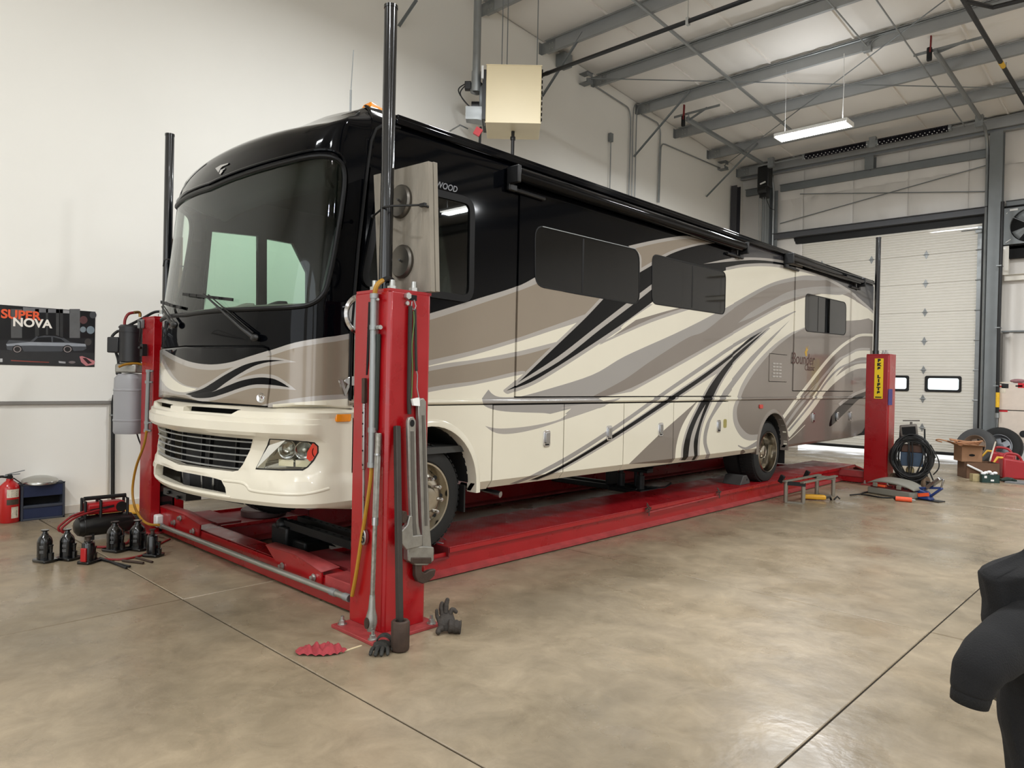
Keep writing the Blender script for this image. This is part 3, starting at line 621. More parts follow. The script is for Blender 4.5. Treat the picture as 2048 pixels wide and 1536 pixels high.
p = UX(950, 990, SX-.1); b = MB(); b.box((SX-.28, 4.02, .50), (SX-.06, 4.035, .72)); b.box((SX-.28, 10.36, .46), (SX-.06, 10.375, .74)); each(b, 'mud_flap', black_rubber, rv)
# arch flares
for c, w, zc in (FA, RA):
    b = MB(); pr = [(c-w-.0, .66)]+[(c+w*math.cos(pi-pi*i/24), zc+w*math.sin(pi-pi*i/24)) for i in range(25)]+[(c+w, .66)]
    o2 = [(c-w-.055, .66)]+[(c+(w+.055)*math.cos(pi-pi*i/24), zc+(w+.055)*math.sin(pi-pi*i/24)) for i in range(25)]+[(c+w+.055, .66)]; n = len(pr)
    vs = [(SX-.10, *p) for p in pr]+[(SX+.012, *p) for p in pr]+[(SX+.014, p[0]*.6+q[0]*.4, p[1]*.6+q[1]*.4) for p, q in zip(pr, o2)]+[(SX+.0, *p) for p in o2]
    b.add(vs, [(r*n+i, r*n+i+1, (r+1)*n+i+1, (r+1)*n+i) for r in range(3) for i in range(n-1)])
    b.build('wheel_arch', cream if c < 5 else taupe2, rv)
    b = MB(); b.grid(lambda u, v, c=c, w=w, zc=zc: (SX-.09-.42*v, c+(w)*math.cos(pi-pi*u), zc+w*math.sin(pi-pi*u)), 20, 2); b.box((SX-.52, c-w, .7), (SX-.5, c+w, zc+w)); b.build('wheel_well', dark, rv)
# wheels
tyre = mat('tyre_rubber', (22, 22, 21), .75, var=.12, vs=8, bump=.1, bs=30); alloy = mat('polished_wheel', (178, 172, 160), .16, 1., var=.06, vs=6)
def wheel(y, side, dual, x=None):
    Rr, zc = .43, .655; x0 = SX-.085 if side > 0 else XC*2-SX+.085; s = side
    M = Matrix.Translation((x0, y, zc)) @ Matrix.Rotation(pi/2*s, 4, 'Y')
    b = MB(); b.lathe([(.283, -.26), (.36, -.265), (.41, -.24), (.428, -.20), (.43, -.13), (.428, -.06), (.41, -.02), (.36, .0), (.30, -.005), (.283, -.02)], 56, M)
    t = b.build('wheel', tyre, rv, label='tyre and rim on the raised lift deck' if 0 else None)
    b = MB()
    for k in range(56):
        a = 2*pi*k/56
        for dz in (-.20, -.13, -.06): b.obox(M @ V((.4305*math.cos(a), .4305*math.sin(a), dz)), (.008, .03, .05), (M.to_3x3() @ Matrix.Rotation(a, 3, 'Z')))
    stuff(b.build('tread', tyre, t))
    b = MB()
    if dual: b.lathe([(.292, -.012), (.285, .006), (.272, .004), (.266, -.03), (.258, -.06), (.25, -.17), (.19, -.185), (.105, -.185), (.10, -.18), (.10, -.09), (.085, -.06), (.05, -.05), (0, -.05)], 48, M)
    else: b.lathe([(.292, -.012), (.285, .006), (.272, .004), (.262, -.03), (.25, -.055), (.235, -.03), (.17, .015), (.135, .02), (.12, .02), (.115, .05), (.09, .085), (.05, .09), (0, .09)], 48, M)
    b.build('rim', alloy, t)
    b = MB(); r, h = (.145, -.18) if dual else (.165, .018)
    for k in range(10):
        a = 2*pi*k/10+.2; p = M @ V((r*math.cos(a), r*math.sin(a), h)); q = M @ V((r*math.cos(a), r*math.sin(a), h+.045)); b.cyl(p, q, .016, 8); b.sphere(q, .014, 8, 5)
    each(b, 'lug_nut', chrome, t, n=2)
    if not dual:
        b = MB()
        for k in range(8):
            a = 2*pi*k/8; b.cyl(M @ V((.212*math.cos(a), .212*math.sin(a), -.022)), M @ V((.212*math.cos(a), .212*math.sin(a), -.006)), .017, 10)
        each(b, 'hand_hole', dark, t)
wheel(3.585, 1, False); wheel(9.86, 1, True); wheel(3.585, -1, False); wheel(9.86, -1, True)
for sx in (1, -1):
    x0 = SX-.40 if sx > 0 else XC*2-SX+.40; b = MB(); b.lathe([(.28, -.12), (.36, -.13), (.42, -.1), (.43, 0), (.42, .1), (.36, .13), (.28, .12)], 40, Matrix.Translation((x0-.06*sx, 9.86, .655)) @ Matrix.Rotation(pi/2, 4, 'Y')); b.build('inner_dual_tyre', tyre, rv)
b = MB(); b.tube([(XC-1.0, 9.86, .65), (XC+1.0, 9.86, .65)], .09, 12); b.sphere((XC, 9.86, .65), .2, 14, 8); b.tube([(XC-1.0, 3.585, .62), (XC+1.0, 3.585, .62)], .06, 10); each(b, 'axle', MATS['undercarriage_black'], rv)
# ---- motorhome front: bowed plan curve (arc length a from the centre line) times height z
_pl = [(s, .22*s*s) for s in np.linspace(0, 1.05, 43)]
for t in np.linspace(0, 1, 25)[1:]:
    _pl.append(((1-t)**2*1.05+2*t*(1-t)*1.28+t*t*1.28, (1-t)**2*.24255+2*t*(1-t)*.3488+t*t*.555))
_pl += [(1.28, .70), (1.28, 1.7)]
PLN = np.array(_pl); ARC = np.r_[0, np.cumsum(np.hypot(*np.diff(PLN, axis=0).T))]
KZ = [(1.36, .085), (2.0, .09), (2.2, .113), (3.1, .265), (3.2, .30), (3.3, .36), (3.4, .46), (3.48, .60), (3.54, .78), (3.585, 1.0), (3.605, 1.25)]
def kset(z): return float(np.interp(z, [k[0] for k in KZ], [k[1] for k in KZ]))
Y00 = 2.145
def FS(a, z, o=0., k=None):
    A = abs(a); s = float(np.interp(A, ARC, PLN[:, 0])); b_ = float(np.interp(A, ARC, PLN[:, 1])); e = 1e-3
    s2 = float(np.interp(A+e, ARC, PLN[:, 0])); b2 = float(np.interp(A+e, ARC, PLN[:, 1])); s1 = float(np.interp(A-e, ARC, PLN[:, 0])) if A > e else -e; b1 = float(np.interp(abs(A-e), ARC, PLN[:, 1]))
    k = kset(z) if k is None else k; f = max(0, 1-b_/.70)
    nx, ny = (b2-b1), -(s2-s1); L = math.hypot(nx, ny); nx /= L; ny /= L; ins = inset(z); sg = 1 if a >= 0 else -1
    x = s-ins*min(1, max(0, (s-.95)/.33))**2
    y = Y00+b_+k*f; zz = z-(.22*min(1, max(0, (3.10-y)/.4))*((z-3.3)/.3)**1.5 if z > 3.3 else 0)
    if z > 3.2: zz += .11*(1-min(1, s/(HW-.13))**2)*min(1, (z-3.2)/.38)
    return V((XC+sg*(x+nx*o), y+ny*o, zz))
def FI(px, py, k=None):      # sight line onto the front surface -> (a, z)
    d = np.array(ray(px, py)); ts = np.linspace(2, 9, 2600); Pp = np.array(EYE)+ts[:, None]*d; s = np.abs(Pp[:, 0]-XC)
    b_ = np.interp(s, PLN[:67, 0], PLN[:67, 1]); kk = np.interp(Pp[:, 2], [q[0] for q in KZ], [q[1] for q in KZ]) if k is None else k
    g = Pp[:, 1]-(Y00+b_+kk*np.maximum(0, 1-b_/.70)); ok = (s[1:] < HW) & (s[:-1] < HW) & (g[1:]*g[:-1] <= 0); ix = np.where(ok)[0]
    if len(ix): q = Pp[ix[0]]; return (float(np.interp(abs(q[0]-XC), PLN[:67, 0], ARC[:67]))*(1 if q[0] > XC else -1), float(q[2]))
    if px < 500: return FI(px+1.5, py, k)
    q = UX(px, py, SX); return (float(np.interp(q.y-Y00, PLN[60:, 1], ARC[60:])), q.z)
def FIP(*segs, k=None, n=5): return [FI(*p, k=k) for p in curve(*segs, k=n)]
def mirror(half): return half+[(-a, z) for a, z in half[::-1] if abs(a) > 1e-6]
ws = [(0, 2.04), (.42, 2.05), (.9, 2.052), (1.2, 2.06), (1.33, 2.09), (1.41, 2.17), (1.445, 2.3), (1.49, 2.55), (1.53, 2.8), (1.545, 2.95), (1.52, 3.04), (1.44, 3.085), (1.28, 3.10), (.9, 3.08), (.45, 3.055), (0, 3.03)]
ws = [(p.x, p.y) for p in spl([(a, z, 0) for a, z in ws], 4)]
wsp = mirror(ws)[:-1] if False else ws+[(-a, z) for a, z in ws[::-1][1:-1]]
hood = [(0, 1.795), (.93, 1.79), (.985, 1.775), (1.005, 1.735), (1.008, 1.56), (.985, 1.385), (0, 1.385)]
hoodp = hood[:-1]+[(-a, z) for a, z in hood[1:-1][::-1]]
hoodgap = [(a*1.008, z+(.012 if z > 1.6 else -.02)) for a, z in hoodp]
cap_out = [(1.655, 1.375), (1.655, 1.9), (1.70, 2.5), (1.765, 3.1), (1.81, 3.42), (1.87, 3.60)]; cap_out = [(-a, z) for a, z in cap_out]+cap_out[::-1]
def sweep(pts, dz): return [(x, y+dz) for x, y in pts]
wA = curve([(373, 788), (403, 779), (423, 768), (451, 750), (485, 732), (512, 723.5), (540, 720), (568, 721)], [(568, 721), (540, 724), (512, 731), (485, 745), (458, 762), (434, 780)], [(434, 780), (400, 793), (373, 788)])
wB = curve([(382, 792), (410, 788), (434, 781), (458, 771), (485, 761), (519, 755), (544, 757), (561, 764), (579, 775)], [(579, 775), (544, 770), (512, 769), (485, 775), (451, 787), (423, 795), (396, 796), (382, 792)])
fp = []
fi = lambda pts: [FI(*p) for p in pts]
top_l = [(700, 667), (640, 676), (590, 685), (545, 699), (500, 713), (460, 725), (420, 729), (380, 723), (345, 708), (322, 694)]
def above(pts):
    q = fi(curve(pts, [pts[-1], (pts[-1][0]-.5, pts[-1][1])])); q = [(1.95, q[0][1]+.04)]+q[:-1]
    return q+[(-1.95, q[-1][1]), (-1.95, 3.75), (1.95, 3.75)]
fp.append((SV, above(sweep(top_l, 11)))); fp.append((BK, above(top_l)))
fp.append((SV, fi(curve([(700, 788), (640, 791), (590, 797), (548, 804), (520, 812)], [(520, 830), (700, 830)]))))
fp.append((CR, fi(curve([(700, 797), (640, 801), (590, 805), (545, 809)], [(545, 830), (700, 830)]))))
cw = curve([(324, 720), (341, 750), (362, 768), (382, 775), (397, 778)], [(397, 778), (376, 784), (356, 783), (337, 775), (323, 757)])
fp.append((SV, fi(curve([(321, 700), (335, 728), (352, 755), (372, 770), (402, 776)], [(402, 784), (376, 790), (352, 788), (321, 778)]))))
fp.append((CR, fi(cw)))
for w in (wA,): fp.append((SV, fi(curve([(378, 788), (403, 773), (423, 762), (451, 744), (485, 726), (512, 717), (545, 714), (592, 724)], [(592, 724), (560, 727), (520, 737), (485, 752), (460, 768), (434, 782)], [(434, 782), (400, 796), (378, 788)]))))
fp.append((SV, fi(curve([(434, 781), (458, 766), (485, 755), (519, 748), (546, 750), (566, 760), (592, 780)], [(592, 780), (546, 777), (512, 776), (485, 782), (451, 794), (423, 802), (396, 801), (372, 790)]))))
fp.append((BK, fi(wA))); fp.append((BK, fi(wB)))
fp = [(m, [(max(-1.0, a) if m != BK or len(p) > 60 and 0 else a, z) for a, z in p]) for m, p in fp]
grid = [(a, z) for a in np.arange(-1.86, 1.87, .045) for z in list(np.arange(1.42, 3.2, .12))+[3.2, 3.25, 3.3, 3.35, 3.4, 3.44, 3.48, 3.51, 3.54, 3.56, 3.58, 3.592, 3.6]]
grid = [g for g in grid if inside(cap_out, [g])[0]]
grid += [(a, z) for a in np.arange(.9, 1.66, .02) for z in np.arange(1.40, 3.5, .2)]
P, out = cut([('front_cap', cap_out), (None, wsp), (None, hoodgap), ('hood_panel', hoodp)], fp, [], grid, base=TP)
cap = panel('front_cap', P, out['front_cap'], lambda a, z: FS(a, z), PAINT, rv, rim=.03, rimv=lambda p: (0, 1, 0), smooth=40)
hoodo = panel('hood_panel', P, out['hood_panel'], lambda a, z: FS(a, z, .008), PAINT, rv, rim=.03, rimv=lambda p: (0, 1, 0), smooth=40)
b = MB(); b.grid(lambda u, v: FS((u-.5)*2.2, 1.36+.46*v, -.05), 24, 2); b.build('front_bulkhead', dark, rv)
# windscreen, gasket, brow line
wg = [(a, z) for a in np.arange(-1.54, 1.55, .05) for z in np.arange(2.0, 3.1, .1)]; wg = [g for g in wg if inside(wsp, [g])[0]]
P, out = cut([('w', [(a*1.004, 2.55+(z-2.55)*1.01) for a, z in wsp])], [], [], wg)
wscr = panel('windscreen', P, out['w'], lambda a, z: FS(a, z, -.004), [glass_mat('windscreen_glass', (238, 250, 242), .9, 1.5)], rv, smooth=60)
b = MB(); b.tube([FS(a, z, .002) for a, z in wsp], .017, 8, closed=True); b.build('windscreen_gasket', gasket, rv)
b = MB(); b.tube([FS(a, z+.045, .004) for a, z in [(x_, y_) for x_, y_ in ws if y_ > 3.02]]+[FS(-a, z+.045, .004) for a, z in [(x_, y_) for x_, y_ in ws if y_ > 3.02][::-1][1:]], .012, 8); b.build('brow_moulding', blackp, cap)
for sg in (1, -1):
    b = MB(); b.tube([FS(sg*(a+.0), z, .004) for a, z in [(1.655, 1.40), (1.655, 1.9), (1.70, 2.5), (1.765, 3.1), (1.79, 3.28), (1.83, 3.38), (1.91, 3.43), (2.05, 3.445)]], .012, 8); b.build('corner_moulding', taupe if 0 else gasket, cap)
def nose(u, v):
    a = -1.87+3.74*u; p0 = FS(a, 3.6); xx = max(-1, min(1, (p0.x-XC)/(HW-.165))); p1 = V((p0.x, 3.62, 3.597+.11*(1-xx*xx))); q = p0.lerp(p1, v); q.z = p0.z+(p1.z-p0.z)*(1-(1-v)**2); return q
b = MB(); b.grid(nose, 48, 8); b.build('cap_top', blackp, cap, smooth=80)
# emblem on the header
def on_front(name, pxpolys, o0, o1, m, par):
    b = MB()
    for pp in pxpolys:
        q = [FI(*p) for p in pp]; n = len(q); A = sum(q[i][0]*q[(i+1) % n][1]-q[(i+1) % n][0]*q[i][1] for i in range(n)); q = q if A > 0 else q[::-1]
        b.add([FS(a, z, o0) for a, z in q]+[FS(a, z, o1) for a, z in q], [tuple(range(n, 2*n))]+[(i, (i+1) % n, n+(i+1) % n, n+i) for i in range(n)])
    return b.build(name, m, par)
e = lambda x, y: (290+x*.2343, 280+y*.2343)
on_front('crest', [[e(608, 243), e(655, 217), e(722, 198), e(712, 209), (e(668, 228)), e(650, 246), e(634, 280)], [e(652, 258), e(692, 240), e(684, 254), e(664, 263), e(674, 264), e(650, 296), e(640, 288)]], 0, .008, chrome, cap)
p = FI(523, 796); b = MB(); M = Matrix.Translation(FS(p[0], p[1], .008)) @ frame((0, 0, 0), (1, .5, 0), (0, 0, 1)); b.lathe([(0, .012), (.012, .014), (.018, .004), (.032, .006), (.036, .0)], 20, M); b.build('hood_lock', chrome, hoodo)
# wipers
def wiper(base, elbow, b0, b1, tilt):
    rt = rv; A = FS(*FI(*base), .03); E = FS(*FI(*elbow), .05); B0 = FS(*FI(*b0), .022); B1 = FS(*FI(*b1), .022)
    b = MB(); b.tube([A, A.lerp(E, .2)+V((0, -.015, 0)), E], [.020, .013, .006], 8); b.tube([A.lerp(E, .04)+V((.012, 0, .02)), E.lerp(A, .08)+V((.012, 0, .02))], .005, 6); o = b.build('wiper_arm', black_plastic, rv)
    b = MB(); b.bar(B0, B1, .012, .022); b.bar(B0.lerp(B1, .2)+V((0, -.02, 0)), B0.lerp(B1, .8)+V((0, -.02, 0)), .012, .02)
    for t in (.2, .35, .65, .8): b.bar(B0.lerp(B1, t)+V((0, -.03, 0)), B0.lerp(B1, t)+V((0, .004, 0)), .014, .02)
    b.build('wiper_blade', black_rubber, o)
    b = MB(); b.sphere(A, .034, 12, 8, sc=(1.5, .7, .8)); b.build('wiper_pivot', black_plastic, o)
wiper((515, 676), (420, 590), (372, 589), (470, 600), 0)
wiper((356, 650), (337, 614), (322, 604), (367, 616), 0)
# ---- bumper
BZ = [(.655, -.045), (.70, .0), (.73, .022), (.82, .022), (.88, .014), (.92, .0), (1.14, .0), (1.160, .014), (1.18, .052), (1.205, .066), (1.265, .066), (1.272, .052), (1.30, .05), (1.306, .036), (1.345, .03), (1.372, -.035), (1.385, -.07)]
def bump_o(a, z):
    o = float(np.interp(z, [q[0] for q in BZ], [q[1] for q in BZ])); A = abs(a)
    if z > 1.13: o = o*(1-min(1, max(0, (A-1.22)/.22))**2*(1 if z < 1.34 else .3))
    if z <= .92: o = o*1.0
    if .45 > A and 1.2 <= z <= 1.275: o += .006
    dx = (A-1.16)/.36; dz = (z-1.045)/.17; r = math.hypot(dx, dz)
    if r < 1: o -= .035*(1-r*r)**.6
    return o
KB = .065
def BS(a, z, o=0.): return FS(a, z, bump_o(a, z)+o, KB)
bi = lambda P_: [FI(*p, k=KB) for p in P_]
gr = [(0, 1.152), (.60, 1.152), (.885, 1.150), (.845, 1.07), (.79, .965), (.75, .925), (.70, .913), (0, .900)]
grille_p = gr+[(-a, z) for a, z in gr[::-1][1:-1]]
lo = [(0, .855), (.50, .855), (.60, .845), (.645, .80), (.66, .745), (0, .745)]; low_p = lo+[(-a, z) for a, z in lo[::-1][1:-1]]
lamp = [FI(*p, k=KB) for p in ((509, 938), (516, 922), (530, 892), (538, 878), (570, 880), (612, 884), (628, 886), (637, 893), (636, 906), (627, 922), (614, 935), (604, 941), (560, 941))]
lampm = [(-a, z) for a, z in lamp]
slot = [(.12, 1.352), (.78, 1.352), (.70, 1.315), (.12, 1.315)]
bo = [(-1.715, .655), (1.715, .655), (1.715, 1.385), (-1.715, 1.385)]
bg_ = [(a, z) for a in np.arange(-1.70, 1.71, .034) for z in sorted(set([q[0] for q in BZ][1:-1]+list(np.arange(.94, 1.14, .033))))]
P, out = cut([('b', bo), (None, grille_p), (None, low_p), (None, lamp), (None, lampm), (None, slot), (None, [(-a, z) for a, z in slot])], [], [[(-1.71, z), (1.71, z)] for z in (.70, .73, .82, 1.16, 1.18, 1.205, 1.265, 1.272, 1.30, 1.306, 1.345, 1.372)], bg_)
bumper = panel('front_bumper', P, out['b'], lambda a, z: BS(a, z), [bumperm], rv, rim=.06, rimv=lambda p: (0, 1, 0), smooth=28)
b = MB(); b.grid(lambda u, v: FS((u-.5)*2.9, .68+.74*v, -.20, KB), 20, 3); b.build('dark_grille_backing', dark, bumper)  # dark sheet standing in for the shaded space behind the bumper openings
gbar = mat('grey_grille_bar', (158, 160, 160), .3, .6)
for i in range(5):
    z = 1.126-i*.0475; am = float(np.interp(z, [.913, .965, 1.07, 1.15], [.735, .79, .845, .885]))+.012
    b = MB(); b.tube([BS(a, z, -.008) for a in np.linspace(-am, am, 25)], .006, 6); b.build('grille_bar', gbar, bumper)
for a in (-.55, -.18, .18, .30, .62):
    b = MB(); b.bar(FS(a, .90, -.09, KB), FS(a+.02, 1.17, -.09, KB), .03, .012); b.build('grille_stay', black_plastic, bumper)
b = MB(); b.grid(lambda u, v: FS(-.62+1.24*u, 1.0-.35*v, -.165, KB), 8, 2); b.build('radiator_core', mat('radiator_core', (26, 27, 30), .6, .3, var=.3, vs=40), bumper)
b = MB(); b.bar(FS(-.3, .82, -.14, KB), FS(-.26, .70, -.14, KB), .05, .02); b.bar(FS(.1, .86, -.13, KB), FS(.12, .7, -.13, KB), .02, .02); b.bar(FS(.3, .86, -.13, KB), FS(.3, .7, -.13, KB), .03, .03); each(b, 'skid_strut', steel, bumper)
# headlamps: reflector bowls, side markers and clear lens
refl = mat('lamp_reflector', (168, 168, 164), .12, 1., var=.02); clear = glass_mat('clear_lens', (246, 246, 240), 1.2); turn = mat('red_orange_lens', (215, 45, 20), .12, coat=.6, var=.15, vs=30)
for sg, LP in ((1, lamp), (-1, lampm)):
    ca = sum(p[0] for p in LP)/len(LP); cz = sum(p[1] for p in LP)/len(LP)
    n = len(LP); q = LP if sg > 0 else LP[::-1]; A_ = sum(q[i][0]*q[(i+1) % n][1]-q[(i+1) % n][0]*q[i][1] for i in range(n)); q = q if A_ > 0 else q[::-1]
    b = MB(); b.add([BS(a, z, -.055) for a, z in q]+[BS(a, z, -.01) for a, z in q], [tuple(range(n))]+[(i, (i+1) % n, n+(i+1) % n, n+i) for i in range(n)]); hl = b.build('headlamp', refl, rv, smooth=0)
    for da, r, dz in ((-.05, .062, .035), (.09, .055, .03), (.21, .04, .02)):
        a = ca+sg*da; c = FS(a, cz+dz, bump_o(a, cz+dz)-.045, KB); nn = (FS(a, cz, .1, KB)-FS(a, cz, 0, KB)).normalized(); M = frame(c, V((0, 0, 1)).cross(nn), (0, 0, 1))
        b = MB(); b.lathe([(.012, -.012), (r*.6, .0), (r*.85, .016), (r, .036), (r+.006, .038)], 24, M); b.build('reflector_bowl', refl, hl)
        b = MB(); b.lathe([(.0, .02), (.012, .016), (.016, -.01)], 12, M); b.build('bulb', zinc, hl)
    for da in (-.13, .02):
        a0 = ca+sg*da; b = MB(); b.grid(lambda u, v: FS(a0+sg*.13*u, cz-.085+.045*v, bump_o(a0, cz-.06)-.02, KB), 4, 2); b.build('running_light', mat('frosted_lens', (196, 190, 160), .35), hl)
    tq = [FI(*p, k=KB) for p in ((626, 885), (637, 892), (636, 906), (627, 921), (619, 924), (612, 918), (614, 905))]; tq = [(sg*a, z) for a, z in tq]
    m_ = len(tq); A_ = sum(tq[i][0]*tq[(i+1) % m_][1]-tq[(i+1) % m_][0]*tq[i][1] for i in range(m_)); tq = tq if A_ > 0 else tq[::-1]
    b = MB(); b.add([BS(a, z, -.02) for a, z in tq]+[BS(a, z, -.004) for a, z in tq], [tuple(range(m_, 2*m_))]+[(i, (i+1) % m_, m_+(i+1) % m_, m_+i) for i in range(m_)]); b.build('turn_lens', turn, hl)
    b = MB(); b.add([BS(a, z, .0) for a, z in q], [tuple(range(n))]); b.build('lamp_lens', clear, hl, smooth=0)
    b = MB(); b.tube([BS(a, z, .0) for a, z in q], .005, 6, closed=True); b.build('lamp_trim', gasket, hl)
p = UX(685, 834, SX); aa = FI(684, 834, k=KB)
b = MB(); q = rrect(aa[0]-.065, aa[1]-.033, aa[0]+.065, aa[1]+.033, .012, 2); n = len(q); b.add([FS(a, z, 0, KB) for a, z in q]+[FS(a, z, .016, KB) for a, z in q], [tuple(range(n, 2*n))]+[(i, (i+1) % n, n+(i+1) % n, n+i) for i in range(n)]); b.build('side_marker', amber, bumper, bevel=.004)
# raised swage below the headlamp and number plate pad step
for sg in (1, -1):
    c = spl([(.62, .845, 0), (.80, .845, 0), (.86, .825, 0), (.90, .80, 0), (1.1, .795, 0), (1.3, .80, 0), (1.48, .83, 0)], 6)
    b = MB(); b.tube([BS(sg*p.x, p.y, -.006) for p in c], .013, 8); b.build('bumper_swage', bumperm, bumper, smooth=60)
b = MB(); b.tube([BS(a, .735, -.012) for a in np.linspace(-.70, .70, 17)], .016, 8); b.build('lower_lip', bumperm, bumper)
b = MB(); b.box((XC-.55, 2.30, .60), (XC-.10, 2.42, .655)); b.sphere((XC-.42, 2.29, .63), .016); b.sphere((XC-.22, 2.285, .615), .016); b.build('tow_bracket', black_plastic, rv)
# ---- cab interior seen through the windscreen
grn = mat('cab_trim', (150, 150, 138), .7, var=.08); seatm = mat('cab_seat_fabric', (92, 86, 76), .9, var=.1); headl = mat('headliner', (62, 62, 60), .9)
b = MB(); b.grid(lambda u, v: FS((u-.5)*2.75, 2.05, -.04-.62*v)+V((0, 0, .05*math.sin(pi*v)+.02-.04*(v < .01))), 24, 6); b.grid(lambda u, v: V((XC-1.2+2.4*u, 3.05+.02*math.sin(u*20), 2.05-.7*v)), 12, 3); dash = b.build('dashboard', grn, rv, smooth=60)
for a in (-.35, .25, .7):
    b = MB(); c = FS(a, 2.07, -.33); b.lathe([(.10, .0), (.10, .04), (.06, .06), (0, .06)], 20, Matrix.Translation(c) @ Matrix.Rotation(.5, 4, 'X') @ Matrix.Diagonal((1.3, 1, 1, 1))); b.build('dash_vent', black_plastic if a != .25 else grn, dash)
MW = Matrix.Translation((XC+.62, 3.22, 2.05)) @ Matrix.Rotation(-1.0, 4, 'X')
b = MB(); b.tube([MW @ V((.21*math.cos(t), .21*math.sin(t), 0)) for t in np.linspace(0, 2*pi, 33)[:-1]], .016, 8, closed=True); b.bar(MW @ V((-.2, 0, 0)), MW @ V((.2, 0, 0)), .04, .02); b.bar(MW @ V((0, 0, 0)), MW @ V((0, -.2, -.02)), .04, .02); b.cyl(MW @ V((0, 0, .02)), MW @ V((0, 0, -.3)), .045, 12); b.build('steering_wheel', black_plastic, rv)
for sx in (-.66, .62):
    rt = MB(); rt.box((XC+sx-.25, 3.75, 1.55), (XC+sx+.25, 4.25, 1.72)); rt.hexa([(XC+sx-.25, 4.18, 1.7), (XC+sx+.25, 4.18, 1.7), (XC+sx+.25, 4.32, 1.7), (XC+sx-.25, 4.32, 1.7), (XC+sx-.2, 4.33, 2.35), (XC+sx+.2, 4.33, 2.35), (XC+sx+.2, 4.45, 2.35), (XC+sx-.2, 4.45, 2.35)])
    rt.box((XC+sx-.13, 4.36, 2.36), (XC+sx+.13, 4.46, 2.55)); rt.box((XC+sx-.12, 3.9, 1.05), (XC+sx+.12, 4.15, 1.55)); rt.build('cab_seat', seatm, rv, bevel=.04, seg=3)
FXP = XC*2-SX    # far side wall with its two sliding panes
def far(px): p = UX(*px, FXP+.02); return (p.y, p.z)
pA = [far(p) for p in ((421, 463), (514, 473), (514, 640), (404, 640), (408, 600))]; pB = [far(p) for p in ((530, 478), (584, 488), (612, 545), (612, 640), (530, 640))]
print('far window', pA, pB)
zlo = 1.96
pA = [(y, max(z, zlo)) for y, z in pA]; pB = [(y, max(z, zlo)) for y, z in pB]
far_out = [(2.845, 1.38), (2.845, 1.9), (2.885, 2.5), (2.955, 3.1), (3.06, 3.6), (REAR, 3.6), (REAR, 1.0), (10.33, .70), (10.3, 1.15), (9.36, 1.15), (9.36, .68), (4.1, .68), (4.1, 1.2), (3.1, 1.2), (3.1, 1.38)]
P, out = cut([('f', far_out), (None, pA), (None, pB)], [(BK, [(2.7, 1.75), (15, 2.1), (15, 4), (2.7, 4)])], [[(2.8, z), (14, z)] for z in (3.42, 3.5)], base=TP)
fw = panel('far_side_wall', P, out['f'], lambda y, z: (FXP+inset(z), y, z), PAINT, rv, rim=.04, rimv=(1, 0, 0))
b = MB()
for pp in (pA, pB): b.prism(pp, FXP+.012, FXP+.018, MYZ)
each(b, 'far_window_pane', glass_mat('far_pane_glass', (226, 243, 233)), fw)
b = MB(); P2, o2 = cut([('f', [(2.9, 1.0), (2.9, 3.4), (6.5, 3.4), (6.5, 1.0)]), (None, pA), (None, pB)], [])
panel('cab_lining', P2, o2['f'], lambda y, z: (FXP+.06, y, z), [headl], rv)
b = MB(); b.box((XC-1.2, 3.2, 3.30), (XC+1.2, 6.5, 3.36)); b.box((XC-1.2, 6.4, 1.0), (XC+1.2, 6.5, 3.4)); b.box((XC-1.22, 3.0, 1.0), (XC+1.22, 6.4, 1.05)); b.build('cab_headliner', headl, rv)
b = MB(); b.grid(lambda u, v: FS((u-.5)*2.7, 3.16-.0*v, -.05-.35*v)+V((0, 0, -.16*v)), 16, 3); b.build('overhead_cabinet', headl, rv, solid=.02)
# curtain drawn beside the passenger seat and roof furniture
cu = [(FXP+.14, far((612, 500))[0]+.02, 0)]
y0 = far((612, 500))[0]; b = MB(); b.grid(lambda u, v: V((FXP+.10+.02*math.sin(u*30), y0+.02+(.55 if v < .35 else .55)*u+(.28*(1-v) if u < .5 else .1*(1-v))*(1 if v > .5 else 1), 3.2-1.25*v)), 30, 10); b.build('curtain', cur, rv, solid=.004)
def marker(x, y):
    p = V((x, y, 3.60)); b = MB(); b.hexa([(x-.07, y-.1, 3.58), (x+.07, y-.1, 3.58), (x+.06, y+.18, 3.58), (x-.06, y+.18, 3.58), (x-.05, y-.07, 3.655), (x+.05, y-.07, 3.655), (x+.02, y+.12, 3.63), (x-.02, y+.12, 3.63)]); b.build('clearance_lamp', amber, rv, bevel=.012)
pm = UX(742, 210, SX-.25); print('marker', pm)
for x in (SX-.25,): marker(x, UX(750, 212, x).y)
p = UX(701, 212, XC+.55); t = UX(707, 100, XC+.55); print('aerial', p, t)
b = MB(); b.cyl(p+V((0, 0, -.1)), p+V((0, 0, .13)), .009, 8); b.tube([p+V((0, 0, .1)), t], .004, 6); b.build('aerial', galv, rv)
# door mirror beside the plywood
p = UY(770, 535, 3.2); print('mirror', p)
b = MB(); b.prism(rrect(-.13, -.26, .13, .26, .06), -.05, .05, frame(p, (.75, .66, 0), (0, 0, 1))); mi_ = b.build('door_mirror', blackp, rv, bevel=.02)
b = MB(); b.prism(rrect(-.112, -.03, .112, .24, .05), .05, .053, frame(p, (.75, .66, 0), (0, 0, 1)) ); b.prism(rrect(-.112, -.24, .112, -.05, .05), .05, .053, frame(p, (.75, .66, 0), (0, 0, 1))); b.build('mirror_glass', chrome, mi_)
b = MB(); b.tube([p+V((0, .06, .2)), p+V((-.12, .15, .25)), V((SX, 3.35, p.z+.22))], .025, 8); b.build('mirror_arm', blackp, mi_)
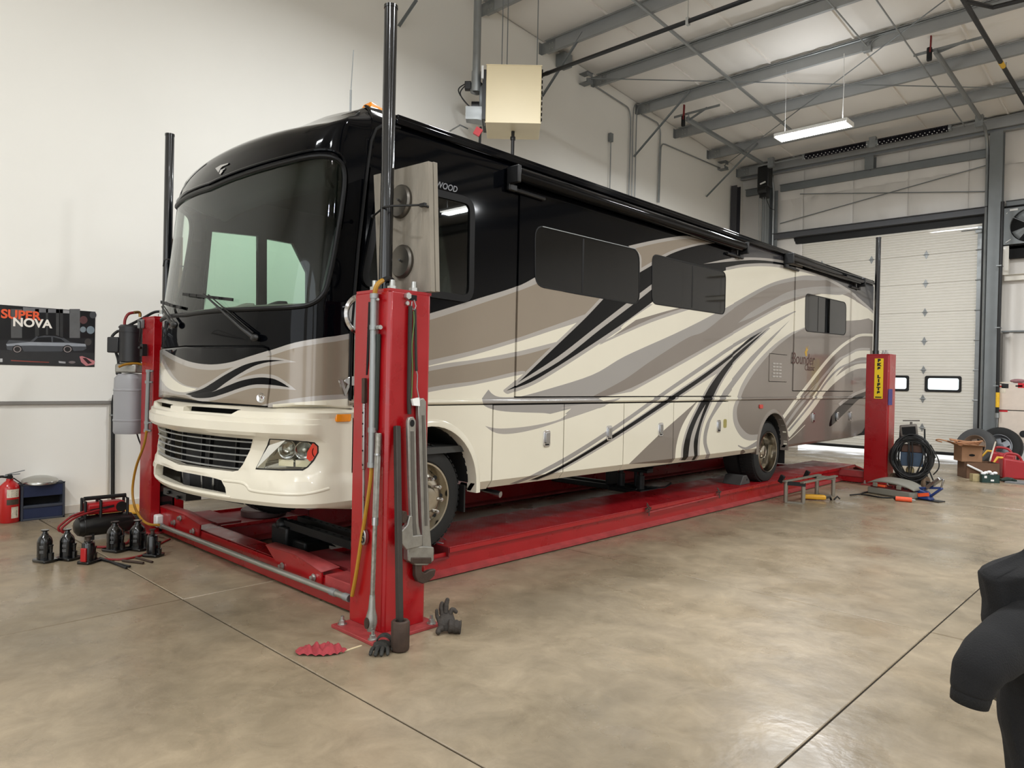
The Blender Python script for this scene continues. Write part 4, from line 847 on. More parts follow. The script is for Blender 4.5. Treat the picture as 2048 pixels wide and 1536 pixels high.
# ------------------------------------------------------------------ back wall: sectional door, tracks, columns, girts
def UR(x, y, drop=.25):
    d = ray(x, y); t = (ROOF(0)-drop-EYE.z)/(d.z+.0705*d.y); return EYE+d*t
whited = mat('white_door_skin', (224, 219, 208), .42, var=.02, vs=3, coat=.1)
door = bpy.data.objects.new('door_1', None); COL.objects.link(door); door.location = (DX0, Y1, 0); door['kind'] = 'structure'
YD = Y1+.02; js = [.17]+[.70+.663*i for i in range(7)]+[5.27]; xl, xr = DX0+.02, DX1-.02
WINX = [-3.836-1.06*i for i in range(4)]
for i in range(8):
    z0, z1 = js[i], js[i+1]; pr = []
    n = 5; hs = (z1-z0)/n
    for k in range(n):
        a = z0+k*hs; pr += [(0, a+.010), (0, a+hs*.42), (.010, a+hs*.46), (.010, a+hs*.52), (0, a+hs*.56), (0, a+hs-.010)] if k % 1 == 0 else []
        if k < n-1: pr += [(.008, a+hs)]
    pr = [(.014, z0+.002)]+pr+[(.014, z1-.002)]
    def strip(b, xa, xb, zr=None):
        q = [p for p in pr if zr is None or zr[0] <= p[1] <= zr[1]]
        if zr: q = [(q[0][0], zr[0])]+q+[(q[-1][0], zr[1])]
        b.add([(xa, YD+d, z) for d, z in q]+[(xb, YD+d, z) for d, z in q], [(k, k+1, len(q)+k+1, len(q)+k) for k in range(len(q)-1)])
    b = MB()
    if i == 2:
        w0, w1 = 1.54, 1.88; xs_ = [xr]
        for wr in WINX: xs_ += [wr, wr-.705]
        xs_.append(xl)
        for k in range(0, len(xs_), 2): strip(b, xs_[k+1], xs_[k])
        for wr in WINX: strip(b, wr-.705, wr, (z0, w0)); strip(b, wr-.705, wr, (w1, z1))
    else: strip(b, xl, xr)
    b.box((xl, YD+.015, z0+.001), (xr, YD+.045, z1-.001)) if i != 2 else [b.box((xs_[k+1], YD+.015, z0), (xs_[k], YD+.045, z1)) for k in range(0, len(xs_), 2)]
    if i == 2: [b.box((wr-.705, YD+.015, z0), (wr, YD+.045, w0)) and b.box((wr-.705, YD+.015, w1), (wr, YD+.045, z1)) for wr in WINX]
    s = b.build('door_section', whited, door, smooth=20)
    if i == 2:
        for wr in WINX:
            M_ = Matrix(((1, 0, 0, 0), (0, 0, 1, 0), (0, 1, 0, 0), (0, 0, 0, 1)))
            f, inn = None, None
            P_, o_ = cut([('f', rrect(wr-.72, w0-.012, wr+.012, w1+.012, .04, 4)), (None, rrect(wr-.665, w0+.04, wr-.04, w1-.04, .04, 4))], [])
            f = panel('window_frame', P_, o_['f'], lambda x, z: (x, YD-.018, z), [black_rubber], s, rim=.06, rimv=(0, 1, 0))
            b = MB(); b.box((wr-.70, YD+.02, w0+.01), (wr-.005, YD+.026, w1-.01)); b.build('window_pane', glass_mat('door_pane', (235, 240, 240), .6), s)
    if i:
        for hx in (-4.59, -5.77, -6.95):
            b = MB(); M_ = frame((hx, YD-.002, z0), (1, 0, 0), (0, 0, 1)); b.prism([(-.045, .01), (0, .10), (.045, .01), (.045, -.01), (0, -.10), (-.045, -.01)], 0, .006, M_); b.cyl((hx-.06, YD-.012, z0), (hx+.06, YD-.012, z0), .009, 8)
            b.build('hinge', galv, s)
        b = MB(); b.prism([(-.03, .012), (-.02, .08), (.02, .08), (.03, .012), (.03, -.012), (.02, -.08), (-.02, -.08), (-.03, -.012)], 0, .008, frame((xr-.045, YD-.008, z0), (1, 0, 0), (0, 0, 1))); b.cyl((xr-.12, YD-.02, z0), (xr+.03, YD-.02, z0), .012, 8); b.build('end_hinge', galv, s)
b = MB(); b.box((xr-.095, YD-.012, .17), (xr, YD+.0, 5.2)); b.box((xl, YD-.012, .17), (xl+.095, YD, 5.2)); each(b, 'end_stile', galv, door)
b = MB(); b.box((xl, YD-.005, .105), (xr, YD+.05, .168)); b.build('bottom_seal', black_rubber, door)
b = MB(); b.box((xl, YD-.03, 5.20), (xr, YD, 5.255)); b.build('top_strut', whited, door, bevel=.004)
b = MB(); b.cyl((-3.9, YD-.02, 5.13), (-3.5, YD-.02, 5.13), .012, 8); b.box((-3.62, YD-.06, 5.05), (-3.5, YD-.01, 5.11)); b.build('top_roller', galv, door)
b = MB(); b.box((DX0-.05, Y1-.03, 5.25), (DX1+.1, Y1+.10, 5.43)); b.box((DX1-.03, Y1-.02, .0), (DX1+.06, Y1+.12, 5.3)); b.box((DX0-.06, Y1-.02, .0), (DX0+.03, Y1+.12, 5.3)); each(b, 'header_seal', black_rubber, door)
# outdoors beyond the door
b = MB(); b.box((-40, Y1+.21, -.4), (40, 60, -.03)); o = struct(b.build('floor_outdoor_apron', mat('sunlit_apron', (200, 198, 192), .9)))
def zsec(b, p, q, h=.2, w=.07, t=.008):
    p = V(p); q = V(q); b.bar(p, q, t, h); u = V((0, -1, 0)); b.bar(p+V((0, -w/2, h/2)), q+V((0, -w/2, h/2)), w, t); b.bar(p+V((0, w/2, -h/2)), q+V((0, w/2, -h/2)), w, t)
def ibeam(b, x, y, z0, z1, w=.18, d=.22, t=.014):
    b.box((x-w/2, y-d/2, z0), (x+w/2, y-d/2+t, z1)); b.box((x-w/2, y+d/2-t, z0), (x+w/2, y+d/2, z1)); b.box((x-t/2, y-d/2+t, z0), (x+t/2, y+d/2-t, z1))
for nm, lab, x, y, z0, z1, w, m in (('steel_column', 'grey steel column right of the big door beside the exhaust fan', -3.22, 18.28, 0, ROOF(18.3)-.26, .24, galv_grey),
                                ('steel_column', 'grey steel column behind the door operator chains', -8.30, 18.28, 0, ROOF(18.3)-.26, .2, galv_grey),
                                ('steel_column', 'dark steel corner column where white wall meets the back wall', -8.98, 17.85, 0, ROOF(18)-.55, .16, mat('dark_column', (62, 62, 66), .5, .2)),
                                ('steel_column', 'short grey column stub between the two torsion springs', -5.79, 18.34, 6.80, ROOF(18.3)-.26, .2, galv_grey)):
    b = MB(); ibeam(b, x, y, z0, z1, w); o = b.build(nm, m); tag(o, lab, 'column')
for nm, lab, p, q, m in (('wall_girt', 'long grey wall girt above the big door header', (-8.0, 18.36, 6.74), (-3.4, 18.36, 6.74), galv_grey), ('wall_girt', 'short grey wall girt between corner column and operator', (-8.95, 18.36, 6.77), (-8.45, 18.36, 6.77), galv_grey),
                         ('wall_girt', 'white wall girt right of the door under the exhaust fan', (-3.05, 18.36, 4.0), (1.5, 18.36, 4.0), whited), ('wall_girt', 'dark wall girt above the exhaust fan', (-3.05, 18.36, 5.55), (1.5, 18.36, 5.55), galv_grey)):
    b = MB(); zsec(b, p, q, .16 if m != whited else .12); tag(b.build(nm, m), lab, 'girt')
b = MB(); b.box((DX0-.1, 18.30, 5.42), (DX1+.1, 18.46, 5.56)); b.box((DX0-.1, 18.24, 5.55), (DX1+.1, 18.46, 5.565)); tag(b.build('door_header_beam', mat('dark_header', (84, 85, 88), .5, .2), bevel=.003), 'dark grey steel header beam over the big white door', 'beam')
for lab, a, b_ in (('upper crossing brace rod over the big door', (1560, 447), (1975, 330)), ('level brace rod over the big door', (1600, 388), (1975, 383))):
    b = MB(); b.tube([UY(*a, 18.38), UY(*b_, 18.38)], .012, 6); tag(b.build('brace_rod', galv_grey), 'grey steel '+lab, 'rod', )
# door tracks and their hangers
def track(lab, x, top, hang, endx, y0=18.2):
    root = thing('door_track', lab, 'track', (x, y0, 0)); zt = ROOF(17.0)-.28
    path = [(x, y0+.12, .05), (x, y0+.12, 3), (x, y0+.1, 6.6)]+[(x, y0+.1-.5*(1-math.cos(a)), 6.6+.62*math.sin(a)) for a in np.linspace(.2, pi/2, 7)]+[(x, top[0], top[1])]
    b = MB(); n = len(path)
    b.tube(path, .032, 8); b.build('track_rail', galv, root, local=False)
    b = MB(); b.bar((x+.05, y0+.16, .05), (x+.05, y0+.16, 6.7), .008, .09); b.bar((x-.0, y0-.6, 7.26), (x, top[0], top[1]+.05), .05, .05); b.build('track_angle', galv_grey, root)
    e = V((x, top[0], top[1])); b = MB(); b.bar(e+V((0, .1, .03)), (e.x, e.y+.05, ROOF(e.y)-.21), .05, .008, (1, 0, 0)); b.bar(e+V((0, .1, .03)), (e.x+.45, e.y+.05, ROOF(e.y)-.21), .05, .008, (0, 1, 0)); b.bar((e.x-.35, e.y+.05, ROOF(e.y)-.225), (e.x+.75, e.y+.05, ROOF(e.y)-.225), .05, .008, (0, 1, 0)); each(b, 'hanger_strut', galv, root)
    b = MB(); b.box((x-.13, e.y-.03, e.z-.12), (x-.05, e.y+.04, e.z+.12)); b.build('bumper_block', black_rubber, root, bevel=.02)
    b = MB(); b.bar((x-.07, e.y-.02, e.z+.02), (x-.06, e.y-.02, e.z+.34), .02, .05, (0, 1, 0)); b.build('bumper_spring', mat('red_bumper', (120, 20, 26), .5), root)
    b = MB(); b.bar((x, 17.3, ROOF(17.3)-.22), (x, 17.3, 7.28), .04, .006); b.bar((x, 15.8, ROOF(15.8)-.22), (x, 15.8, 7.36), .04, .006) ; each(b, 'hanger_strap', galv, root)
    return root
track('steel door track on the right curving up beside the exhaust fan column', -3.40, (13.95, 7.40), 0, 0)
track('steel door track on the left curving up under the white wall corner', -8.15, (13.85, 7.32), 0, 0)
# torsion shaft and springs
sp_m = mat('oiled_black_spring', (26, 24, 34), .4, .5, var=.1)
sh = thing('torsion_shaft', 'steel torsion shaft running under the eave above the big door', 'shaft', (-5.7, 17.55, 7.19))
b = MB(); b.cyl((-8.25, 17.55, 7.19), (-3.3, 17.55, 7.19), .017, 10); b.cyl((-8.25, 17.55, 7.26), (-3.3, 17.55, 7.26), .010, 6); b.build('shaft_rod', galv, sh)
for sx0, sx1, lab in ((-7.04, -5.63, 'left'), (-5.38, -3.98, 'right')):
    t = thing('torsion_spring', 'long black torsion spring on the door shaft, %s of the short column' % lab, 'spring', (sx0, 17.55, 7.19), group='torsion springs')
    b = MB(); N_ = 46; b.tube([(sx0+(sx1-sx0)*k/(N_*9), 17.55+.062*math.cos(2*pi*k/9), 7.19+.062*math.sin(2*pi*k/9)) for k in range(N_*9+1)], .0155, 5); b.build('spring_coil', sp_m, t)
    b = MB(); b.cyl((sx0-.06, 17.55, 7.19), (sx0, 17.55, 7.19), .075, 16); b.cyl((sx1, 17.55, 7.19), (sx1+.06, 17.55, 7.19), .075, 16); each(b, 'winding_cone', galv_grey, t)
    b = MB()
    for k in range(0, N_, 3):
        for a in (-2.2, -2.8): b.sphere((sx0+(sx1-sx0)*(k+.5*(a < -2.5)*3)/N_, 17.55+.077*math.cos(a), 7.19+.077*math.sin(a)), .012, 6, 4)
    stuff(b.build('paint_marks', white_pl, t))
b = MB()
for x in (-5.505, -7.9, -3.42): b.box((x-.07, 17.5, 7.09), (x+.07, 17.62, 7.33))
each(b, 'bearing_bracket', galv, sh)
# operator with hanging chains
t = thing('door_operator', 'black jackshaft door operator high by the left door track', 'motor', (-8.36, 18.2, 6.6))
b = MB(); b.box((-8.52, 18.06, 6.78), (-8.20, 18.3, 7.34)); b.build('motor_housing', black_plastic, t, bevel=.04)
b = MB(); b.cyl((-8.45, 18.02, 6.7), (-8.22, 18.02, 6.7), .085, 16); b.box((-8.44, 18.04, 6.52), (-8.24, 18.24, 6.78)); b.build('gearbox', black_plastic, t, bevel=.015)
b = MB(); b.bar((-8.4, 18.0, 6.86), (-8.26, 18.0, 6.9), .03, .03); b.build('motor_label', white_pl, t)
b = MB()
for x, z in ((-8.44, 4.4), (-8.40, 4.1), (-8.33, 4.3), (-8.27, 4.0)): b.tube([(x, 18.05, 6.6), (x+.01, 18.05, 5.5), (x, 18.05, z)], .007, 5)
each(b, 'hand_chain', galv, t)
b = MB(); b.tube([(-8.3, 18.1, 6.55), (-8.2, 18.15, 6.25), (-8.1, 18.2, 6.2)], .008, 6); b.build('power_cable', black_rubber, t); t.location += V((.23, -.46, -.15))
# exhaust fan
t = thing('exhaust_fan', 'wall mounted exhaust fan in a square grey frame at right', 'fan', (-2.62, 18.3, 5.05))
fc = V((-2.60, 18.3, 5.06)); P_, o_ = cut([('f', [(-.50, -.37), (.50, -.37), (.50, .40), (-.50, .40)]), (None, [(.355*math.cos(a), .355*math.sin(a)) for a in np.linspace(0, 2*pi, 41)[:-1]])], [])
panel('fan_frame', P_, o_['f'], lambda x, z: (fc.x+x, 18.24, fc.z+z), [galv_grey], t, rim=.12, rimv=(0, 1, 0))
b = MB(); b.lathe([(.355, -.10), (.36, .05), (.37, .06), (.355, .0)], 40, frame(fc, (1, 0, 0), (0, 0, 1))); b.build('fan_ring', galv, t)
b = MB(); b.lathe([(0, .05), (.07, .05), (.08, .03), (.08, -.04), (0, -.04)], 20, frame(fc, (1, 0, 0), (0, 0, 1))); b.build('fan_hub', galv_grey, t)
for k in range(4):
    a0 = pi/4+k*pi/2; b = MB(); b.grid(lambda u, v: fc+V(((.07+.27*u)*math.cos(a0+(v-.5)*.9), .04*(v-.5)*2, (.07+.27*u)*math.sin(a0+(v-.5)*.9))), 4, 3); b.build('fan_blade', galv_grey, t, solid=.003)
b = MB()
for a in (math.radians(148), math.radians(32), math.radians(270), math.radians(90)): b.tube([fc+V((0, -.08, 0)), fc+V((.36*math.cos(a), -.09, .36*math.sin(a)))], .006, 6)
each(b, 'guard_rod', galv, t)
b = MB(); b.box((fc.x-.36, 18.22, fc.z+.33), (fc.x-.22, 18.238, fc.z+.37)); b.bar(fc+V((-.42, -.07, -.33)), fc+V((-.33, -.07, -.27)), .012, .035, (0, 1, 0)); b.bar(fc+V((-.42, -.07, .28)), fc+V((-.40, -.07, .30)), .012, .03, (0, 1, 0)); each(b, 'corner_clip', white_pl, t)
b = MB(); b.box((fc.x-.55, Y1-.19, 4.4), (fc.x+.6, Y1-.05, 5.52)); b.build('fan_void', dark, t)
# jamb framing, liner panels
b = MB(); b.box((-3.09, 18.30, 4.06), (-2.97, 18.42, 4.67)); b.box((-3.02, 18.31, 4.60), (1.5, 18.42, 4.66)); o = b.build('fan_jamb', whited); tag(o, 'white fan support framing below the exhaust fan', 'frame')
lt = thing('liner_wainscot', 'ribbed white metal liner panels low on the back wall at right', 'panel', (-1, 18.4, 0)); lm = mat('white_liner_metal', (212, 205, 196), .5, var=.04, vs=2)
for i in range(5):
    x = -3.06+i*.92; b = MB(); q = [(0, 0), (.10, 0), (.13, -.025), (.17, -.025), (.20, 0), (.43, 0), (.45, -.012), (.47, -.012), (.49, 0), (.915, 0)]
    b.add([(x+a, 18.42+d, 0) for a, d in q]+[(x+a, 18.42+d, 2.84) for a, d in q], [(k, k+1, len(q)+k+1, len(q)+k) for k in range(len(q)-1)]); b.build('liner_panel', lm, lt, solid=.01)
b = MB(); b.box((-3.08, 18.36, 2.84), (1.6, 18.44, 2.87)); b.build('liner_cap', galv_grey, lt)
# gas line beside the door
t = thing('gas_pipe', 'black vertical pipe with yellow sticker beside the column right of the door', 'pipe', (-3.06, 18.22, 0)); b = MB(); b.tube([(-3.045, 17.95, 5.55), (-3.055, 17.95, 2.9), (-3.045, 17.95, 1.02)], .034, 10); b.build('pipe_run', black_plastic, t)
b = MB(); b.cyl((-3.045, 17.95, 1.24), (-3.045, 17.95, 1.55), .037, 12); b.build('pipe_sticker', mat('yellow_sticker', (228, 180, 40), .5, var=.2, vs=30), t)
b = MB(); b.cyl((-3.045, 17.95, 0), (-3.045, 17.95, 1.02), .012, 8); b.cyl((-3.045, 17.95, 1.02), (-3.045, 17.95, 1.12), .042, 12); b.build('pipe_drop', galv, t)
b = MB(); [b.box((-3.12, 17.90, z), (-3.03, 18.13, z+.02)) for z in (1.68, 2.9, 4.2)]; each(b, 'pipe_clamp', galv, t)
# ------------------------------------------------------------------ ceiling services
lens = mat('led_lens', (255, 253, 248), .4, emit=14., var=0.); trayw = mat('fixture_white', (236, 236, 232), .5)
for i, (x, y) in enumerate(LAMPS):
    zb = ROOF(y)-1.50; vis = i == 0
    t = thing('ceiling_light', 'lit white LED ceiling light hanging by cords near the back wall' if vis else 'lit white LED ceiling light outside the view, lamp row %s' % ['a', 'b', 'c', 'd', 'e', 'f', 'g', 'h', 'j', 'k', 'l', 'm'][i], 'light', (x, y, zb), group='ceiling lights')
    b = MB(); b.box((x-.65, y-.17, zb+.02), (x+.65, y+.17, zb+.075)); b.box((x-.66, y-.175, zb-.01), (x-.64, y+.175, zb+.07)); b.box((x+.64, y-.175, zb-.01), (x+.66, y+.175, zb+.07)); b.build('light_tray', trayw, t, bevel=.004)
    b = MB(); b.box((x-.635, y-.155, zb-.004), (x+.635, y+.155, zb+.018)); b.build('light_lens', lens, t)
    b = MB(); b.tube([(x+.52, y, zb+.07), (x+.53, y, zb+.7), (x+.52, y, ROOF(y)-.22)], .007, 5); b.tube([(x-.52, y, zb+.07), (x-.52, y, ROOF(y)-.22)], .003, 4); each(b, 'hanger_cord', white_pl, t)
# strut channels and conduits that run down the roof slope
def slope_run(name, lab, a, b_, drop, r, m, cat='conduit', w=None):
    p = UR(*a, drop); q = UR(*b_, drop); d = (p-q); p = p+d*.5
    b = MB(); (b.tube([p, q], r, 8) if not w else b.bar(p, q, w, w*.8)); o = b.build(name, m); tag(o, lab, cat); return p, q
slope_run('roof_strut', 'grey strut channel crossing under the purlins above the lit light', (1268, 0), (1600, 275), .25, 0, galv, 'strut', .045)
slope_run('conduit', 'steel conduit ending at the junction box above the lit light', (1655, 0), (1733, 92), .23, .013, galv)
slope_run('conduit', 'steel conduit crossing to the torsion springs at right', (1753, 0), (1930, 253), .25, .013, galv)
p = UR(1735, 97, .22); t = thing('junction_box', 'small grey junction box on the purlin above the lit light', 'box', p); b = MB(); b.box(p-V((.07, .05, .06)), p+V((.07, .05, .03))); b.build('box_body', galv, t, bevel=.008)
b = MB()
for k in range(3): b.tube([p+V((-.04+.04*k, 0, .03)), p+V((-.04+.06*k, .02, .12)), p+V((.10+.05*k, .04, .17)), p+V((.5+.2*k, .03, .19))], .011, 6)
each(b, 'box_conduit', galv, t)
# conduits along purlins B and C
for k, (y, lab) in enumerate(((PY[11]-.03, 'thin steel conduit fixed along the purlin behind the heater'), (PY[12]-.03, 'thin steel conduit fixed along the purlin with the junction box'))):
    b = MB(); b.tube([(X0+.2, y, ROOF(y)-.03), (X1-.5, y, ROOF(y)-.03)], .013, 6); tag(b.build('conduit', galv), lab, 'conduit')
# black gas pipe overhead at right with sticker and hanger
q = UZ(1925, 0, 7.25); r2 = UZ(2048, 200, 7.25); t = thing('overhead_gas_pipe', 'black overhead gas pipe with yellow sticker crossing at upper right', 'pipe', q)
xg = (q.x+r2.x)/2; b = MB(); b.cyl((xg, 8.0, 7.25), (xg, 18.2, 7.25), .036, 10); b.build('pipe_run', black_plastic, t)
s_ = UZ(2006, 128, 7.25); b = MB(); b.cyl((xg, s_.y-.12, 7.25), (xg, s_.y+.12, 7.25), .039, 12); b.build('pipe_sticker', MATS['yellow_sticker'], t)
e = UZ(1978, 17, 7.3); b = MB(); b.tube([(xg, e.y-.6, 7.25), (e.x+.05, e.y, 7.3), (e.x+3, e.y+.3, 7.28)], .034, 8); b.build('pipe_branch', black_plastic, t)
h = UZ(2020, 140, 7.25); b = MB(); b.cyl((xg, h.y, 7.25), (xg, h.y, ROOF(h.y)-.2), .006, 6); b.build('pipe_hanger', galv, t)
# diagonal roof brace rods with wall pads
for lab, a, b_, pad in (('long roof brace rod running level behind the unit heater', (1165, 160), (2048, 177), (1165, 160)), ('roof brace rod slanting up past the lit ceiling light', (1452, 326), (1890, 0), (1440, 333))):
    p = UX(*pad, X0+.03); q = UR(*b_, .24); t = thing('roof_brace_rod', 'grey steel '+lab, 'rod', p); b = MB(); b.tube([p+V((.12, 0, 0)), q, q+(q-p)*.35], .011, 6); b.build('rod', galv_grey, t)
    b = MB(); b.box(p+V((-.02, -.09, .09)), p+V((.20, .09, .105))); b.box(p+V((-.02, -.09, -.105)), p+V((.20, .09, -.09))); b.box(p+V((.17, -.09, -.1)), p+V((.185, .09, -.03))); b.box(p+V((.17, -.09, .03)), p+V((.185, .09, .1))); b.build('wall_bracket', galv_grey, t)
# wall knee braces
for lab, a, b_ in (('nearest the corner column', (1412, 393), (1513, 288)), ('beside the wall conduits', (1267, 313), (1378, 183)), ('behind the unit heater', (1084, 192), (1206, 0)), ('behind the tall black post tube', (797, 52), (832, 0))):
    p = UX(*a, X0+.02); q = UY(*b_, p.y); q = p+(q-p)*min(1.02, (ROOF(p.y)-.08-p.z)/(q.z-p.z)); b = MB(); b.bar(p, q, .045, .006); b.bar(p+V((0, .02, 0)), q+V((0, .02, 0)), .006, .045); tag(b.build('knee_brace', galv_grey), 'grey angle knee brace from white wall to purlin, '+lab, 'brace', 'wall knee braces')
    if lab.startswith('behind the unit'):
        b = MB(); c = UX(1121, 125, X0+.03); b.box(c-V((.02, .12, .12)), c+V((.2, .12, .12))); tag(b.build('wall_bracket', galv_grey, bevel=.01), 'grey steel bracket on white wall right of the unit heater', 'bracket')
# wall conduits
def wallrun(lab, pts, r=.016, name='conduit'):
    P_ = [UX(*p, X0+.045) for p in pts]; Q = [P_[0]]
    for i in range(1, len(P_)-1):
        a, c, d = P_[i-1], P_[i], P_[i+1]; f = min(.18, (a-c).length*.4, (d-c).length*.4); u = c+(a-c).normalized()*f; w = c+(d-c).normalized()*f
        Q += [u*(1-t)**2+c*2*t*(1-t)+w*t*t for t in (0, .25, .5, .75, 1)]
    Q.append(P_[-1]); b = MB(); b.tube(Q, r, 8); return tag(b.build(name, galv), lab, 'conduit')
wallrun('steel conduit dropping from the purlin, leftmost of the wall conduits', [(1190, 172), (1258, 216), (1262, 240), (1257, 400)])
wallrun('steel conduit looping off the purlin end, second of the wall conduits', [(1300, 208), (1268, 207), (1266, 240), (1263, 400)], .012)
wallrun('steel conduit looping off the purlin end, third of the wall conduits', [(1300, 212), (1275, 212), (1273, 240), (1269, 410)], .012)
wallrun('steel conduit bending down the white wall, fourth of the wall conduits', [(1283, 228), (1316, 246), (1321, 262), (1316, 405)])
wallrun('steel conduit sloping along the white wall to the corner', [(1318, 405), (1322, 285), (1440, 336)])
t = thing('wall_switch_box', 'small grey switch box on a thin conduit on the white wall', 'box', UX(1222, 275, X0+.05)); c = UX(1222, 275, X0+.05)
b = MB(); b.box(c-V((.04, .05, .09)), c+V((.03, .05, .09))); b.build('box_body', galv_grey, t, bevel=.008); b = MB(); b.tube([c, c-V((0, 0, 1.5))], .013, 6); b.build('box_conduit', galv, t)
# ---- unit heater
cream_h = mat('cream_heater_enamel', (232, 216, 178), .42, var=.03, vs=2)
D = 11.2; hp = lambda x, y, d=D: EYE+ray(x, y)*d
A, B_, C_, D_ = hp(972, 126), hp(1083, 134), hp(1082, 250), hp(972, 241); w = ((B_-A)+(C_-D_))/2; w.z = 0; W = w.length; ux = w.normalized(); hz = (A.z+B_.z-C_.z-D_.z)/2
uy = V((-ux.y, ux.x, 0)); o = (A+B_+C_+D_)/4; dep = .78
t = thing('unit_heater', 'cream boxy gas unit heater hanging by rods beside the white wall', 'heater', o)
M = frame(o, ux, (0, 0, 1)); Mi = Matrix((ux, uy, V((0, 0, 1)))).transposed()
L = lambda x, y, z: o+ux*x+uy*y+V((0, 0, z))
b = MB(); b.obox(L(0, dep/2, 0), (W, dep, hz), Mi); b.build('heater_cabinet', cream_h, t, bevel=.012)
b = MB(); b.obox(L(0, .004, -hz/2+.004), (W+.012, .02, .014), Mi); b.obox(L(0, .004, hz/2-.004), (W+.012, .02, .014), Mi); each(b, 'cabinet_lip', cream_h, t)
b = MB(); [b.obox(L(W/2+.012, .1, -hz/2+.09+.085*k), (.02, .06, .03), Mi) for k in range(10)]; stuff(b.build('louvre_tabs', dark, t))
b = MB(); b.obox(L(-W/2-.03, dep*.45, 0), (.06, dep*.8, hz*.86), Mi); b.build('burner_side', black_plastic, t)
b = MB(); b.lathe([(.26, 0), (.26, .05), (.22, .06), (.20, .02)], 24, Matrix.Translation(L(-W/2-.05, dep*.45, -.02)) @ Mi.to_4x4() @ Matrix.Rotation(-pi/2, 4, 'Y')); b.build('fan_shroud', galv_grey, t)
b = MB(); b.cyl(L(-W/2-.24, dep*.4, -.10), L(-W/2-.06, dep*.4, -.10), .085, 16); b.build('fan_motor', black_plastic, t)
b = MB(); b.obox(L(-W/2-.17, dep*.28, -.36), (.30, .24, .012), Mi @ Matrix.Rotation(.15, 3, 'Y')); b.obox(L(-W/2-.17, dep*.28-.12, -.27), (.30, .012, .2), Mi); b.build('control_tray', galv, t)
b = MB(); b.obox(L(-W/2-.06, .02, hz/2-.12), (.035, .05, .20), Mi); b.build('heater_tag', white_pl, t)
f0 = L(-W/2-.17, dep*.3, hz/2-.22); b = MB(); b.cyl(f0, f0+V((0, 0, .2)), .075, 14); b.cyl(f0+V((0, 0, .2)), (f0.x, f0.y, ROOF(f0.y)+.02), .062, 16); b.cyl(f0+V((0, 0, 1.38)), f0+V((0, 0, 1.46)), .068, 16); b.build('flue_pipe', galv, t)
b = MB(); b.lathe([(.10, -.05), (.115, 0), (.10, .05)], 20, Matrix.Translation(f0+V((.02, 0, -.06))) @ Mi.to_4x4() @ Matrix.Rotation(pi/2, 4, 'X')); b.cyl(f0+V((0, 0, -.13)), f0+V((0, 0, .02)), .09, 16); b.build('draft_inducer', galv, t)
b = MB(); b.obox(f0-ux*.13+V((0, 0, -.03)), (.10, .1, .13), Mi); b.build('inducer_motor', black_plastic, t, bevel=.01)
b = MB(); b.tube(spl([f0-ux*.15, f0-ux*.25+V((0, 0, -.15)), f0-ux*.1+V((0, 0, -.35)), L(-W/2-.05, dep*.4, -.2)], 6), .010, 6); b.tube(spl([f0-ux*.15+V((0, 0, .02)), f0-ux*.28+V((0, 0, -.1)), f0-ux*.12+V((0, 0, -.33)), L(-W/2-.05, dep*.4, -.25)], 6), .010, 6); each(b, 'motor_lead', black_rubber, t)
b = MB(); b.obox(L(-W/2-.12, dep*.2, -hz/2-.10), (.11, .06, .12), Mi @ Matrix.Rotation(.5, 3, 'Y')); b.build('red_valve', mat('red_tag', (190, 30, 40), .5), t)
b = MB(); b.cyl(L(-W/2-.09, dep*.2, -hz/2-.30), L(-W/2-.08, dep*.2, -hz/2-.02), .02, 8); b.cyl(L(.0, dep*.5, -hz/2-.45), L(0, dep*.5, -hz/2), .028, 10); b.cyl(L(0, dep*.5, -hz/2-.14), L(0, dep*.5, -hz/2-.09), .042, 10); each(b, 'drip_leg', black_plastic, t)
b = MB()
for x, y in ((-.2, .35), (-.12, .55), (.36, .3)): q = L(x, dep*y, hz/2); b.cyl(q, (q.x, q.y, ROOF(q.y)-.02), .008, 6)
each(b, 'threaded_rod', galv_grey, t)
g0 = L(W/2, dep*.35, hz/2-.04); e = UY(1470, 0, g0.y); b = MB(); b.cyl(g0, V((e.x+2, g0.y, g0.z+0)), .03, 10); b.cyl(g0+V((.10, 0, 0)), g0+V((.16, 0, 0)), .034, 10); b.build('gas_feed', black_plastic, t)
print('feed', g0, e, UY(1090, 140, g0.y))
q = UY(1376, 30, g0.y); b = MB(); b.cyl((q.x, g0.y, g0.z), (q.x, g0.y, ROOF(g0.y)-.02), .006, 6); b.box((q.x-.02, g0.y-.03, g0.z-.05), (q.x+.02, g0.y+.03, g0.z+.05)); b.build('feed_hanger', zinc, t)
b = MB(); b.tube([L(-W/2-.3, dep*.5, -.42), UX(920, 250, -8.6), UX(900, 262, X0+.05)], .012, 6); b.build('feed_hose', galv_grey, t)
